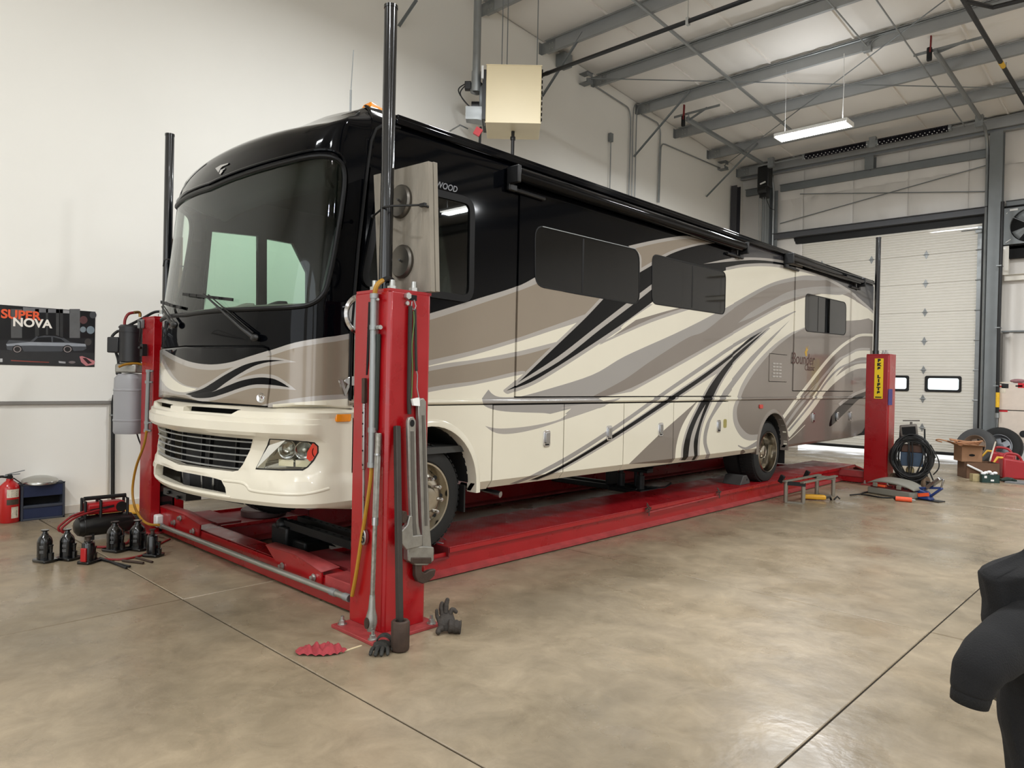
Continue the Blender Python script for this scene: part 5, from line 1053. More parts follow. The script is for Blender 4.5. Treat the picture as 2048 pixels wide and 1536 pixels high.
# ------------------------------------------------------------------ four-post lift
lift = thing('four_post_lift', 'red four-post drive-on lift carrying the motorhome', 'car lift', (-5.7, 7.8, 0))
def diamond_plate():
    m = mat('red_diamond_plate', (142, 14, 22), .38, var=.18, vs=6, rvar=.12); nt = m.node_tree; N = nt.nodes; L = nt.links; b = N['Principled BSDF']
    tc = N.new('ShaderNodeTexCoord'); out = []
    for s in (1, -1):
        mp = N.new('ShaderNodeMapping'); mp.inputs['Rotation'].default_value = (0, 0, s*pi/4); L.new(tc.outputs['Object'], mp.inputs[0])
        w = N.new('ShaderNodeTexVoronoi'); w.inputs['Scale'].default_value = 34; w.inputs['Randomness'].default_value = 0
        m2 = N.new('ShaderNodeMapping'); m2.inputs['Scale'].default_value = (1, 2.4, 1); L.new(mp.outputs[0], m2.inputs[0]); L.new(m2.outputs[0], w.inputs['Vector'])
        r = N.new('ShaderNodeMapRange'); r.inputs[1].default_value = .25; r.inputs[2].default_value = .45; r.inputs[3].default_value = 1; r.inputs[4].default_value = 0; L.new(w.outputs['Distance'], r.inputs[0]); out.append(r.outputs[0])
    mx = N.new('ShaderNodeMath'); mx.operation = 'MAXIMUM'; L.new(out[0], mx.inputs[0]); L.new(out[1], mx.inputs[1])
    bp = N.new('ShaderNodeBump'); bp.inputs['Strength'].default_value = .4; bp.inputs['Distance'].default_value = .004; L.new(mx.outputs[0], bp.inputs['Height']); L.new(bp.outputs[0], b.inputs['Normal'])
    return m
dplate = diamond_plate()
dust = mat('dusty_dark_red', (118, 30, 34), .6, var=.35, vs=4, rvar=.15)
PZ = 2.13
def post(x0, x1, y0, y1, inner, pole_xy, pole_top, pr=.043, px0=None):
    # C-section column open towards the inside, lips, ladder, base plate, top plate, pole
    b = MB(); t = .012; s = 1 if inner > 0 else -1; xi = x1 if s > 0 else x0; xo = x0 if s > 0 else x1; m = .045
    prof = [(xi, y0), (xo+s*.02, y0), (xo, y0+.02), (xo, y1-.02), (xo+s*.02, y1), (xi, y1), (xi, y1-.09), (xi-s*t, y1-.09), (xi-s*t, y1-t), (xo+s*t, y1-t), (xo+s*t, y0+t), (xi-s*t, y0+t), (xi-s*t, y0+.09), (xi, y0+.09)]
    b.prism(prof, .02, PZ); c = b.build('lift_post', red_paint, lift, bevel=.006)
    b = MB(); b.box((x0+.004, y0+.004, PZ), (x1-.004, y1-.004, PZ+.018)); b.build('top_plate', red_paint, c)
    b = MB(); lx = xi-s*.09; b.box((lx-.006, y0+.08, .03), (lx+.006, y1-.08, PZ-.03)); b.build('ladder', mat('dark_ladder_steel', (70, 30, 32), .6), c)
    b = MB(); [b.box((lx, y0+.09, .25+.105*k), (lx+s*.01, y1-.09, .30+.105*k)) for k in range(17)]; each(b, 'ladder_slot', dark, c)
    b = MB(); bx0 = x0-(.0 if s < 0 else .09); bx1 = x1+(.09 if s < 0 else .0); b.box((bx0, y0-.135, 0), (bx1, y1+.05, .022)); b.build('base_plate', red_dusty, c, bevel=.004)
    b = MB()
    for ax, ay in ((bx0+.05, y0-.085), (bx1-.05, y0-.10), (bx1-.03, y1+.0) if s < 0 else (bx0+.03, y1)):
        b.cyl((ax, ay, .022), (ax, ay, .028), .03, 12); b.cyl((ax, ay, .028), (ax, ay, .05), .02, 6); b.cyl((ax, ay, .05), (ax, ay, .075), .011, 8)
    each(b, 'anchor_bolt', zinc, c, n=3)
    b = MB(); b.cyl((*pole_xy, PZ), (*pole_xy, pole_top), pr, 20); b.cyl((*pole_xy, pole_top-.02), (*pole_xy, pole_top), pr+.003, 20); b.cyl((*pole_xy, PZ+.018), (*pole_xy, PZ+.08), pr+.01, 16); b.build('cylinder_pole', black_gloss, c)
    return c
p_fr = post(-3.957, -3.596, 2.66, 3.0, -1, (-3.872, 2.83), 4.03); p_fl = post(-7.727, -7.406, 2.66, 2.98, 1, (-7.545, 2.83), 4.0)
p_rr = post(-3.977, -3.62, 12.62, 12.97, -1, (-3.888, 12.8), 4.09, .04); p_rl = post(-7.727, -7.406, 12.62, 12.97, 1, (-7.545, 12.8), 4.09, .04)
for c, x, y in ((p_fr, -3.70, 2.76), (p_fr, -3.66, 2.9), (p_fr, -3.83, 2.72), (p_rr, -3.7, 12.72), (p_rr, -3.8, 12.9), (p_fl, -7.46, 2.75)):
    b = MB(); b.cyl((x, y, PZ+.018), (x, y, PZ+.045), .032, 6); b.cyl((x, y, PZ+.045), (x, y, PZ+.085), .019, 10); b.build('top_nut', zinc, c)
# runways
def runway(x0, x1, name):
    ya, yb = 2.97, 13.35; z0, z1 = .19, .236
    b = MB(); b.box((x0, 3.86, z1-.012), (x1, yb, z1)); r = b.build('runway', dplate, lift, bevel=.003)
    for s, xe in ((1, x1), (-1, x0)):
        b = MB(); b.box((xe-s*.0, 3.86, z0-.0), (xe-s*.012, yb, z1-.011)); b.build('deck_lip', red_paint, r)
        b = MB(); b.box((xe-s*.03, ya, .05), (xe-s*.042, yb, z0+.03 if 0 else z0)); b.build('side_channel', red_paint, r)
        b = MB(); b.hexa([(xe-s*.042, ya, .012), (xe+s*.022, ya, .012), (xe+s*.022, yb, .012), (xe-s*.042, yb, .012), (xe-s*.042, ya, .062), (xe+s*.022, ya, .036), (xe+s*.022, yb, .036), (xe-s*.042, yb, .062)]); b.build('bottom_flange', red_dusty, r)
    b = MB(); b.box((x0, ya-.02, .145), (x1-.0, 3.86, .16)); b.box((x0, 3.855, .15), (x1, 3.867, z1-.002)); b.build('front_pocket', dust, r)
    b = MB(); b.box((x0+.03, 2.97, .16), (x1-.1, 3.20, .20)); b.build('front_deck', dust, r)
    b = MB(); c = (x0+x1)/2 if x1 < -6 else -4.55; b.lathe([(0, .232), (.21, .232), (.22, .22), (.22, .165)], 36, Matrix.Translation((c, 3.585, 0))); b.build('turn_plate', mat('grey_turn_plate', (90, 70, 68), .5, .4, var=.2, vs=10), r)
    b = MB(); b.hexa([(x0, yb+.02, .20), (x1, yb+.02, .20), (x1, yb+.95, .004), (x0, yb+.95, .004), (x0, yb+.02, .225), (x1, yb+.02, .225), (x1, yb+.95, .02), (x0, yb+.95, .02)]); b.build('approach_ramp', dplate, r)
    b = MB(); b.cyl((x0, yb+.01, .215), (x1, yb+.01, .215), .02, 8); b.build('ramp_hinge', black_plastic, r)
    return r
rw = runway(-5.10, -4.35, 'r'); rw2 = runway(-7.32, -6.50, 'l')
for x, y in ((1295, 1022), (1436, 988)):        # air-line clips along the deck edge
    p = UX(x, y, -4.335); b = MB(); b.tube([p+V((0, -.02, .07)), p+V((.02, -.01, .03)), p+V((.01, .02, 0)), p+V((.02, 0, -.05))], .006, 6); b.tube([p+V((-.03, .03, .08)), p+V((.02, .03, .02)), p+V((.015, -.03, -.01))], .006, 6); b.bar(p+V((.01, -.05, .03)), p+V((.01, .05, .03)), .02, .012); b.build('line_clip', rust, rw)
a, c = UX(1295, 1026, -4.335), UX(1436, 992, -4.335); b = MB(); b.tube([a, c], .010, 6); b.build('air_line', red_dusty, rw)
# cross beams, stops, pipe
for y0, nm in ((2.77, 'f'), (12.68, 'r')):
    b = MB(); b.box((-7.40, y0, .012), (-3.957, y0+.012, .185)); b.box((-7.40, y0+.17, .012), (-3.957, y0+.182, .185)); b.box((-7.40, y0, .173), (-3.957, y0+.182, .185)); o = b.build('cross_beam', red_paint, lift, bevel=.003)
    b = MB(); b.box((-4.40, y0-.02, .10), (-3.95, y0+.16, .205)); b.box((-7.42, y0-.02, .10), (-7.2, y0+.16, .205)); each(b, 'beam_end_box', red_dusty, o, bevel=.006)
    if nm == 'f':
        for pxs in ([(535, 1091), (593, 1109), (614, 1123), (646, 1145), (646, 1168), (568, 1139), (552, 1119)], [(323, 1013), (371, 1029), (403, 1050), (400, 1073), (352, 1062), (324, 1045)]):
            q = [UY(*p, 2.765) for p in pxs]; b = MB(); b.prism([(p.x, p.z) for p in q], -2.765, -2.753, Matrix(((1, 0, 0, 0), (0, 0, -1, 0), (0, 1, 0, 0), (0, 0, 0, 1)))); s_ = b.build('wheel_stop', red_paint, o)
            b = MB(); b.add([(q[0].x, 2.75, q[0].z), (q[1].x, 2.75, q[1].z), (q[2].x, 2.75, q[2].z), (q[3 if len(pxs) > 6 else 2].x, 2.75, q[3 if len(pxs) > 6 else 2].z), (q[0].x, 2.83, q[0].z+.012), (q[1].x, 2.83, q[1].z+.012), (q[2].x, 2.86, q[2].z+.01), (q[3 if len(pxs) > 6 else 2].x, 2.9, q[3 if len(pxs) > 6 else 2].z+.01)], [(0, 1, 5, 4), (1, 2, 6, 5), (2, 3, 7, 6)]); b.build('stop_flange', red_dusty, s_, solid=.008)
        for x, y in ((349, 1045), (361, 1036), (387, 1062), (565, 1132), (628, 1155)):
            p = UY(x, y, 2.75); b = MB(); b.cyl(p, p+V((0, -.008, 0)), .028, 14); b.cyl(p+V((0, -.008, 0)), p+V((0, -.03, 0)), .018, 6); b.build('stop_bolt', zinc, o)
a, c = UY(318, 1050, 2.70), UY(700, 1197, 2.70); pipem = mat('dull_conduit', (165, 165, 158), .4, .7, var=.08)
b = MB(); b.cyl(a, c, .021, 12); cp = b.build('cross_conduit', pipem, lift)
b = MB(); [b.cyl(a.lerp(c, t), a.lerp(c, t+.02), .026, 12) for t in (.01, .93, .98)]; each(b, 'conduit_coupling', galv, cp)
b = MB(); b.obox(a+V((-.07, .02, .03)), (.09, .07, .12)); b.build('white_fitting', white_pl, cp, bevel=.015)
# hose and conduit on the near post
def polyU(pts, ax, v, k=6): return spl([U(x, y, ax, v) for x, y in pts], k)
b = MB(); b.cyl(UY(748, 592, 2.628), UY(743, 932, 2.628), .022, 12); c1 = b.build('riser_conduit', galv, p_fr)
b = MB()
for x, y in ((748.5, 592), (747.5, 655), (744.5, 860), (743.5, 930)): p = UY(x, y, 2.628); b.cyl(p+V((0, 0, -.015)), p+V((0, 0, .015)), .027, 12)
each(b, 'conduit_coupling', galv, c1)
b = MB(); p = UY(757, 655, 2.63); b.cyl(p+V((-.01, 0, 0)), p+V((.035, -.01, 0)), .014, 8); p = UY(757, 599, 2.63); b.cyl(p+V((-.02, 0, 0)), p+V((.01, -.01, 0)), .008, 8); each(b, 'clamp_screw', zinc, c1)
b = MB(); b.tube([UY(757, 668, 2.64), UY(757, 690, 2.645), UY(752, 860, 2.645)], .014, 8); b.build('dark_sleeve', mat('dark_green_sleeve', (34, 42, 36), .6), p_fr)
b = MB(); q = spl([UY(787, 563, 2.86), UY(778, 557, 2.78), UY(765, 561, 2.68), UY(753, 572, 2.63), UY(749, 592, 2.628)], 6); n = len(q)
b.tube(q[:n//2+1], .016, 8); b.build('black_hose', black_rubber, p_fr); b = MB(); b.tube(q[n//2:], .015, 8); b.build('yellow_hose', yellow_hose, p_fr)
b = MB(); b.tube(polyU([(743, 930), (741, 960), (734, 1010), (722, 1085), (712, 1150), (704, 1192)], 1, 2.628), .0125, 8); b.build('yellow_hose', yellow_hose, p_fr)
b = MB(); b.prism([(p.x, p.z) for p in (UY(738, 604, 2.66), UY(742, 604, 2.66), UY(738, 720, 2.66), UY(735, 750, 2.66), UY(733, 750, 2.66))], -2.66, -2.655, Matrix(((1, 0, 0, 0), (0, 0, -1, 0), (0, 1, 0, 0), (0, 0, 0, 1)))); b.build('post_slot', dark, p_fr)
p, q = UX(818, 589, -3.596), UX(833, 602, -3.596); b = MB(); b.box((-3.60, p.y, q.z), (-3.593, q.y, p.z)); b.build('latch_window', dark, p_fr)
p = UX(814, 592, -3.59); b = MB(); b.cyl((-3.594, p.y, p.z), (-3.57, p.y, p.z), .022, 6); b.cyl((-3.594, p.y, p.z-.045), (-3.58, p.y, p.z-.045), .014, 6); each(b, 'latch_nut', zinc, p_fr)
# maker's decal on the rear right post
a, c = UY(1750, 717, 12.62), UY(1765.5, 797.5, 12.62); xm = (a.x+c.x)/2; w = (c.x-a.x); h = a.z-c.z
b = MB(); b.box((xm-w/2, 12.612, c.z), (xm+w/2, 12.619, a.z)); dc = b.build('maker_decal', mat('decal_yellow', (240, 205, 30), .4, var=.03), p_rr)
for i, ch in enumerate('PKS LIFTS'):
    if ch != ' ': text('decal_letter', ch, h*.098, frame((xm, 12.611, a.z-h*(.055+.1*i)), (1, 0, 0), (0, 0, 1)), mat('decal_black', (15, 15, 15), .5), dc, .001, sx=1.25, bold=.006)
b = MB(); b.box((xm-w*.36, 12.6105, c.z+h*.02), (xm+w*.36, 12.612, c.z+h*.05)); b.build('decal_line', MATS['decal_black'], dc)
a, c = UX(1777, 778, -3.62), UX(1784, 810, -3.62); b = MB(); b.box((-3.622, min(a.y, c.y), c.z), (-3.617, max(a.y, c.y), a.z)); b.build('blue_sticker', mat('blue_decal', (48, 48, 120), .5, var=.4, vs=40), p_rr)
# ---- hydraulic power unit on the far front post
pu = thing('hydraulic_power_unit', 'black electric motor over grey plastic tank on the far front post', 'pump', (-7.93, 2.62, .94))
tkc = V((-7.93, 2.63, 0)); ztop = 1.585
b = MB(); fr = [(.125, .965), (.135, .985), (.135, 1.09), (.139, 1.095), (.139, 1.11), (.135, 1.115), (.135, 1.40), (.139, 1.405), (.139, 1.42), (.135, 1.425), (.132, 1.53), (.10, 1.575), (0, 1.585)]
vs = []; n = 40
def sqc(a, r): f = (abs(math.cos(a))**3.2+abs(math.sin(a))**3.2)**(-1/3.2); return (r*f*math.cos(a), r*f*math.sin(a))
cz_, sz_ = math.cos(.75), math.sin(.75)
for r, z in fr:
    for k in range(n):
        x, y = sqc(2*pi*k/n, r*(1+.012*(k % 4 < 2 and 1.115 < z < 1.41))); vs.append((tkc.x+x*cz_-y*sz_, tkc.y+x*sz_+y*cz_, z))
b.add(vs, [(i*n+k, i*n+(k+1) % n, (i+1)*n+(k+1) % n, (i+1)*n+k) for i in range(len(fr)-1) for k in range(n)]+[tuple(range(n-1, -1, -1))]); b.build('oil_tank', mat('grey_translucent_tank', (150, 150, 153), .42, var=.03), pu)
b = MB(); [b.box((tkc.x+.0, tkc.y, 0), (tkc.x, tkc.y, 0))] if 0 else None; b.obox(tkc+V((0, 0, 1.63)), (.22, .2, .09), Matrix.Rotation(.75, 3, 'Z')); b.obox(tkc+V((0, 0, 1.685)), (.16, .16, .03), Matrix.Rotation(.75, 3, 'Z')); b.build('pump_block', alu, pu, bevel=.015)
b = MB(); b.lathe([(0, 1.70), (.112, 1.70), (.112, 2.0), (.118, 2.0), (.118, 2.055), (.10, 2.075), (0, 2.078)], 28, Matrix.Translation(tkc)); mo = b.build('electric_motor', mat('motor_black', (27, 27, 30), .42), pu)
b = MB(); q = UX(231, 690, -8.02); b.obox(q+V((0, 0, 0)), (.12, .11, .16), Matrix.Rotation(.75, 3, 'Z')); b.build('terminal_box', MATS['motor_black'], mo, bevel=.012)
b = MB(); b.obox(tkc+V((-.02, -.10, 2.03)), (.05, .04, .02)); b.build('motor_label', white_pl, mo)
b = MB(); q = UX(237, 746, -8.0); b.sphere(q, .028, 10, 6); b.build('filler_cap', black_plastic, pu)
for lab, pts, r, m, d in (('black_hose', [(330, 624), (310, 624), (285, 637), (250, 655), (228, 668), (223, 682), (230, 700), (236, 718), (237, 731)], .014, black_rubber, -8.02), ('red_hose', [(249, 655), (250, 640), (257, 628), (270, 625)], .014, mat('red_hose', (130, 22, 26), .5), -7.9), ('brass_elbow', [(268, 625), (279, 625), (280, 634)], .015, mat('brass', (150, 120, 70), .35, .9), -7.8),
                          ('yellow_hose', [(237, 734), (250, 729), (270, 727), (285, 730), (296, 740)], .0125, yellow_hose, -7.82), ('yellow_hose', [(293, 862), (288, 890), (272, 935), (265, 980), (270, 1015), (285, 1040), (300, 1049), (318, 1050)], .0125, yellow_hose, None),
                          ('control_cable', [(238, 737), (231, 770), (229, 830), (240, 858), (257, 867), (270, 857)], .005, black_rubber, -8.02), ('control_cable', [(271, 857), (278, 880), (285, 895)], .008, black_rubber, -7.95)):
    P_ = [UX(x, y, d) for x, y in pts] if d else [UY(x, y, 2.60) for x, y in pts]; b = MB(); b.tube(spl(P_, 5), r, 8); b.build(lab, m, pu)
b = MB(); b.cyl(UY(297, 742, 2.62), UY(293, 862, 2.62), .02, 10); c2 = b.build('riser_conduit', galv, pu)
b = MB()
for x, y in ((297, 742), (295.5, 764), (294, 845), (293, 861)): p = UY(x, y, 2.62); b.cyl(p+V((0, 0, -.014)), p+V((0, 0, .014)), .026, 10); b.cyl(p, p+V((.06, .02, 0)), .009, 6)
each(b, 'conduit_clamp', galv, c2, n=2)
b = MB(); p = UY(287, 700, 2.62); b.obox(p, (.06, .05, .12), None); b.cyl(p+V((.02, -.03, .02)), p+V((.05, -.06, .02)), .014, 8); b.build('lowering_valve', black_plastic, pu, bevel=.01)
b = MB(); p = UY(282, 648, 2.64); b.obox(p, (.10, .04, .09)); b.build('valve_body', galv_grey, pu, bevel=.01)
b = MB(); b.tube(spl([p+V((.02, -.03, .03)), p+V((.13, -.05, .0)), p+V((.12, -.05, -.14)), p+V((.04, -.03, -.18))], 6), .007, 6); b.build('control_cable', black_rubber, pu)
# plywood pads strapped to the lift poles
def board(nm, lab, corners, y0, y1, thick, n):
    root = None
    t = thing(nm, lab, 'board', V((corners[3].x, y0, PZ)))
    return t
ply = mat('weathered_plywood', (132, 125, 113), .75, var=.22, vs=5, bump=.15, bs=20, stretch=(3, 1, .6)); plye = mat('plywood_edge', (196, 184, 160), .7, var=.2, vs=20, stretch=(1, 1, 12))
t = thing('plywood_pad', 'two tall plywood boards strapped to the pole of the nearest lift post', 'board', (-3.8, 2.97, 2.15))
q = [UY(747, 350, 2.97), UY(857, 322, 2.97), UY(862, 583, 2.97), UY(757, 573, 2.97)]; zb = 2.155
q[2].z = zb; q[3].z = zb
for i, (m_, d0, d1) in enumerate(((ply, 0, .036), (ply, .039, .072))):
    b = MB(); b.prism([(p.x+(.004 if i else 0), p.z+(.004 if i else 0)) for p in q], -2.97-d1, -2.97-d0, Matrix(((1, 0, 0, 0), (0, 0, -1, 0), (0, 1, 0, 0), (0, 0, 0, 1)))); b.build('board', m_, t, bevel=.002)
b = MB(); b.add([(q[1].x+.003, 2.968, q[1].z), (q[2].x+.003, 2.968, zb+.002), (q[2].x+.003, 3.044, zb+.002), (q[1].x+.003, 3.044, q[1].z)], [(0, 1, 2, 3)]); 
for x, y in ((800, 403), (803, 523)):
    c = UY(x, y, 2.955); M = frame((c.x, 2.968, c.z), (1, 0, 0), (0, 0, 1)); b = MB(); b.lathe([(0, -.012 if 0 else .012), (.03, .014), (.10, .03), (.112, .018), (.112, 0)], 32, M); d_ = b.build('steel_cup', mat('dull_dished_steel', (98, 94, 88), .38, .8, var=.1, vs=12), t)
    b = MB(); b.tube([M @ V((0, 0, .01)), M @ V((.02, .005, .05))], .008, 6); b.build('cup_bolt', steel, d_)
b = MB(); b.tube([UY(746, 433, 2.93), UY(768, 414, 2.775), UY(785, 412, 2.77), UY(840, 410, 2.95), V((q[1].x+.01, 2.96, UY(868, 410, 2.96).z)), V((q[1].x+.01, 3.05, UY(868, 410, 2.96).z))], .007, 6); b.sphere(UY(746, 433, 2.93), .016, 8, 6); b.obox(UY(846, 410, 2.945), (.05, .02, .022)); b.build('bungee_cord', black_rubber, t)
t = thing('plywood_pad', 'brown board strapped to the pole of the far front lift post', 'board', (-7.5, 2.97, 2.15))
b = MB(); a, c = UY(345, 478, 2.93), UY(362, 470, 2.93); b.box((a.x-.22, 2.93, 2.155), (a.x+.18, 2.965, a.z)); b.build('board', mat('brown_board', (112, 92, 78), .8, var=.2, vs=6), t)
b = MB(); p = UY(329, 520, 2.76); b.tube([p+V((-.03, 0, -.06)), p, p+V((.1, .0, .0)), V((a.x+.19, 2.92, p.z-.03)), V((a.x+.19, 2.98, p.z-.03))], .007, 6); b.build('bungee_cord', black_rubber, t)
# ------------------------------------------------------------------ tools hung on and leaning against the near post
MXZ = lambda y: Matrix(((1, 0, 0, 0), (0, 0, -1, y), (0, 1, 0, 0), (0, 0, 0, 1)))    # prism in (x,z), height towards -y
MYX = lambda x: Matrix(((0, 0, 1, x), (1, 0, 0, 0), (0, 1, 0, 0), (0, 0, 0, 1)))     # prism in (y,z), height along +x
spk = mat('speckled_old_chrome', (140, 136, 128), .38, .75, var=.4, vs=45)
# 1 long ratchet torque wrench
B0 = UZ(742, 1262, .06); T0 = UY(757, 866, 2.635); t = thing('torque_wrench', 'long speckled ratchet torque wrench leaning on the near post front, head down', 'wrench', (B0.x, B0.y, .02)); L_ = lambda k: T0.lerp(B0, k)
b = MB(); b.tube([T0, L_(.11)], .019, 12); b.build('wrench_grip', spk, t, bevel=.003)
b = MB(); b.bar(L_(.11), L_(.44), .034, .026, (0, 1, 0)); b.build('wrench_body', mat('worn_silver_paint', (150, 148, 142), .45, .5, var=.3, vs=30), t, bevel=.004)
b = MB(); b.tube([L_(.44), L_(.82)], .015, 10); b.build('wrench_shaft', spk, t)
b = MB(); b.tube([L_(.105), L_(.115)], .022, 12); b.tube([L_(.43), L_(.47)], .021, 10); b.tube([L_(.82), L_(.825)], .018, 10); each(b, 'wrench_collar', steel, t)
b = MB(); b.tube([L_(.82), L_(.89), L_(.93), L_(.96), L_(1.0)], [.017, .022, .034, .036, .024], 12); h = b.build('ratchet_head', alu, t); dn = (B0-T0).normalized()
b = MB(); M = frame(L_(.955)+V((0, -.030, 0)), (1, 0, 0), -dn); b.prism([(.022*math.cos(a), .034*math.sin(a)) for a in np.linspace(0, 2*pi, 16)[:-1]], 0, .008, M); b.build('ratchet_plate', rust, h)
# 2 slim perforated pry handle with round ratchet head
t = thing('torque_wrench', 'slim silver torque wrench with perforated handle hung on the near post beside the conduit', 'wrench', UY(728, 1080, 2.63)); a, c = UY(728.5, 756, 2.64), UY(727, 1072, 2.64)
b = MB(); b.bar(a, a.lerp(c, .16), .03, .022, (0, 1, 0)); b.build('wrench_grip', rust, t, bevel=.004)
b = MB(); b.bar(a.lerp(c, .16), a.lerp(c, .58), .022, .018, (0, 1, 0)); g = b.build('wrench_handle', steel, t, bevel=.005)
b = MB(); [b.cyl(a.lerp(c, k)+V((.001, -.012, 0)), a.lerp(c, k)+V((.001, -.008, 0)), .006, 8) for k in (.22, .29, .37, .46, .55)]; each(b, 'handle_hole', dark, g)
b = MB(); b.tube([a.lerp(c, .58), a.lerp(c, .95)], .0085, 8); b.build('wrench_shaft', steel, t)
b = MB(); M = frame(c+V((.012, 0, -.005)), (1, 0, 0), (0, 0, 1)); b.prism([(.03*math.cos(k), .05*math.sin(k)) for k in np.linspace(0, 2*pi, 18)[:-1]], -.012, .016, M); h = b.build('ratchet_head', steel, t, bevel=.004)
b = MB(); b.lathe([(.011, .016), (.011, .019), (.019, .019), (.019, .016)], 16, M @ Matrix.Translation((0, -.015, 0))); b.lathe([(.006, .016), (.006, .019), (.011, .019), (.011, .016)], 16, M @ Matrix.Translation((0, .02, 0))); each(b, 'ratchet_ring', dark, h)
# 3 square steel bar with big socket
B0 = UZ(800, 1298, .01); T0 = UX(794, 852, -3.575); t = thing('breaker_bar', 'dark square steel bar with big rusty socket standing against the near post', 'bar', (B0.x, B0.y, 0)); sk = T0.lerp(B0, .88)
b = MB(); b.bar(T0, T0.lerp(B0, .93), .034, .034, (1, 0, 0)); b.build('bar_shaft', mat('dark_bar_steel', (62, 58, 54), .5, .6, var=.15, vs=10), t, bevel=.003)
b = MB(); M = Matrix.Translation((B0.x, B0.y, 0)); b.lathe([(0, .004), (.052, .004), (.056, .02), (.056, .17), (.050, .18), (.034, .18), (.034, .12), (0, .12)], 8, M); b.build('impact_socket', rust, t, bevel=.006)
# 4, 5 pipe wrenches hung on the right face
def wrench(lab, outlines, x, th, holes, parts, rots=0):
    q0 = UX(*outlines[0][0], x); t = thing('pipe_wrench', lab, 'wrench', q0)
    for nm, o, m, d0, d1 in outlines_parts(parts, x):
        b = MB(); b.prism(o, d0, d1, MYX(x)); b.build(nm, m, t, bevel=.005)
    return t
def outlines_parts(parts, x):
    for nm, pts, m, d0, d1 in parts: yield nm, [(UX(*p, x).y, UX(*p, x).z) for p in pts], m, d0, d1
w5 = wrench('big aluminium pipe wrench hung by straps on the near post, hook jaw lowest', [[(838, 800)]], -3.59, .03, None, [
    ('wrench_handle', [(830, 806), (834, 797), (841, 796), (846, 803), (846, 840), (849, 950), (854, 1060), (858, 1108), (838, 1108), (838, 1060), (834, 950), (831, 840)], alu, .0, .034),
    ('jaw_housing', [(806, 1092), (838, 1090), (858, 1092), (858, 1118), (845, 1128), (822, 1128), (806, 1118)], alu, .0, .05),
    ('knurled_nut', [(812, 1112), (852, 1112), (852, 1124), (812, 1124)], rust, .0, .058),
    ('hook_jaw', [(823, 1124), (836, 1124), (836, 1140), (842, 1144), (852, 1138), (864, 1136), (861, 1149), (850, 1160), (838, 1165), (828, 1161), (823, 1150)], rust, .008, .042)])
b = MB(); b.prism([(UX(*p, -3.59).y, UX(*p, -3.59).z) for p in ((837, 830), (842, 830), (848, 1050), (843, 1050))], .034, .037, MYX(-3.59)); b.build('handle_web', mat('shadowed_cast', (96, 92, 86), .6, .5), w5)
w4 = wrench('smaller aluminium pipe wrench with long I-shaped handle on the near post', [[(818, 838)]], -3.55, .03, None, [
    ('wrench_handle', [(811, 842), (814, 834), (822, 833), (827, 841), (827, 860), (829, 950), (833, 1050), (838, 1074), (817, 1080), (817, 1040), (813, 950), (811, 860)], alu, 0, .026),
    ('jaw_housing', [(792, 1066), (808, 1048), (812, 1030), (818, 1030), (819, 1070), (838, 1068), (838, 1090), (806, 1098), (794, 1082)], alu, 0, .036),
    ('hook_jaw', [(800, 1020), (808, 1022), (810, 1036), (803, 1046), (798, 1044)], rust, .004, .03)])
b = MB(); b.prism([(UX(*p, -3.55).y, UX(*p, -3.55).z) for p in ((816, 862), (822, 862), (826, 1040), (829, 1068), (822, 1070), (819, 1040))], .026, .029, MYX(-3.55)); b.build('handle_web', MATS['shadowed_cast'], w4)
b = MB(); p = UX(819, 846, -3.55); b.prism([(p.y+.016*math.cos(k), p.z+.022*math.sin(k)) for k in np.linspace(0, 2*pi, 14)[:-1]], .026, .030, MYX(-3.55)); b.build('hang_hole', dark, w4)
t = thing('tool_strap', 'black rubber tarp straps looped from the latch window of the near post', 'strap', UX(822, 605, -3.585))
b = MB(); b.tube(spl([UX(x, y, -3.578) for x, y in ((821, 612), (820, 650), (819, 720), (818, 795), (819, 828))], 4), .013, 6); b.tube(spl([UX(x, y, -3.578) for x, y in ((830, 618), (831, 660), (832, 720), (833, 742))], 4), .009, 6); each(b, 'strap_band', mat('weathered_strap', (46, 42, 38), .8), t)
b = MB(); b.tube([UX(x, y, -3.575) for x, y in ((824, 603), (823, 612), (825, 618), (829, 620), (832, 612), (828, 600))], .004, 5); b.tube([UX(x, y, -3.575) for x, y in ((833, 742), (835, 750), (834, 775), (838, 798))], .004, 5); each(b, 'strap_hook', galv, t)
b = MB(); b.tube(spl([UX(x, y, -3.572) for x, y in ((827, 622), (828, 645), (824, 690), (825, 740), (823, 796))], 5), .0045, 5); b.build('green_wire', mat('green_wire', (80, 110, 50), .5), t)
b = MB(); b.prism([(UX(*p, -3.57).y, UX(*p, -3.57).z) for p in ((821, 798), (835, 795), (836, 812), (824, 811))], 0, .02, MYX(-3.57)); b.build('paper_tag', white_pl, t)
# loose cable coil on the deck end
t = None; p = UZ(866, 1098, .17); b = MB()
for k in range(5): b.tube([p+V((.10*math.cos(a)*(1+.1*k), .07*math.sin(a)+.01*k, .02+.02*math.sin(a*2+k)+.01*k)) for a in np.linspace(.3*k, .3*k+5.2, 18)], .004, 5)
tag(b.build('cable_coil', galv), 'loose coil of grey wire on the lift deck end behind the near post', 'wire')
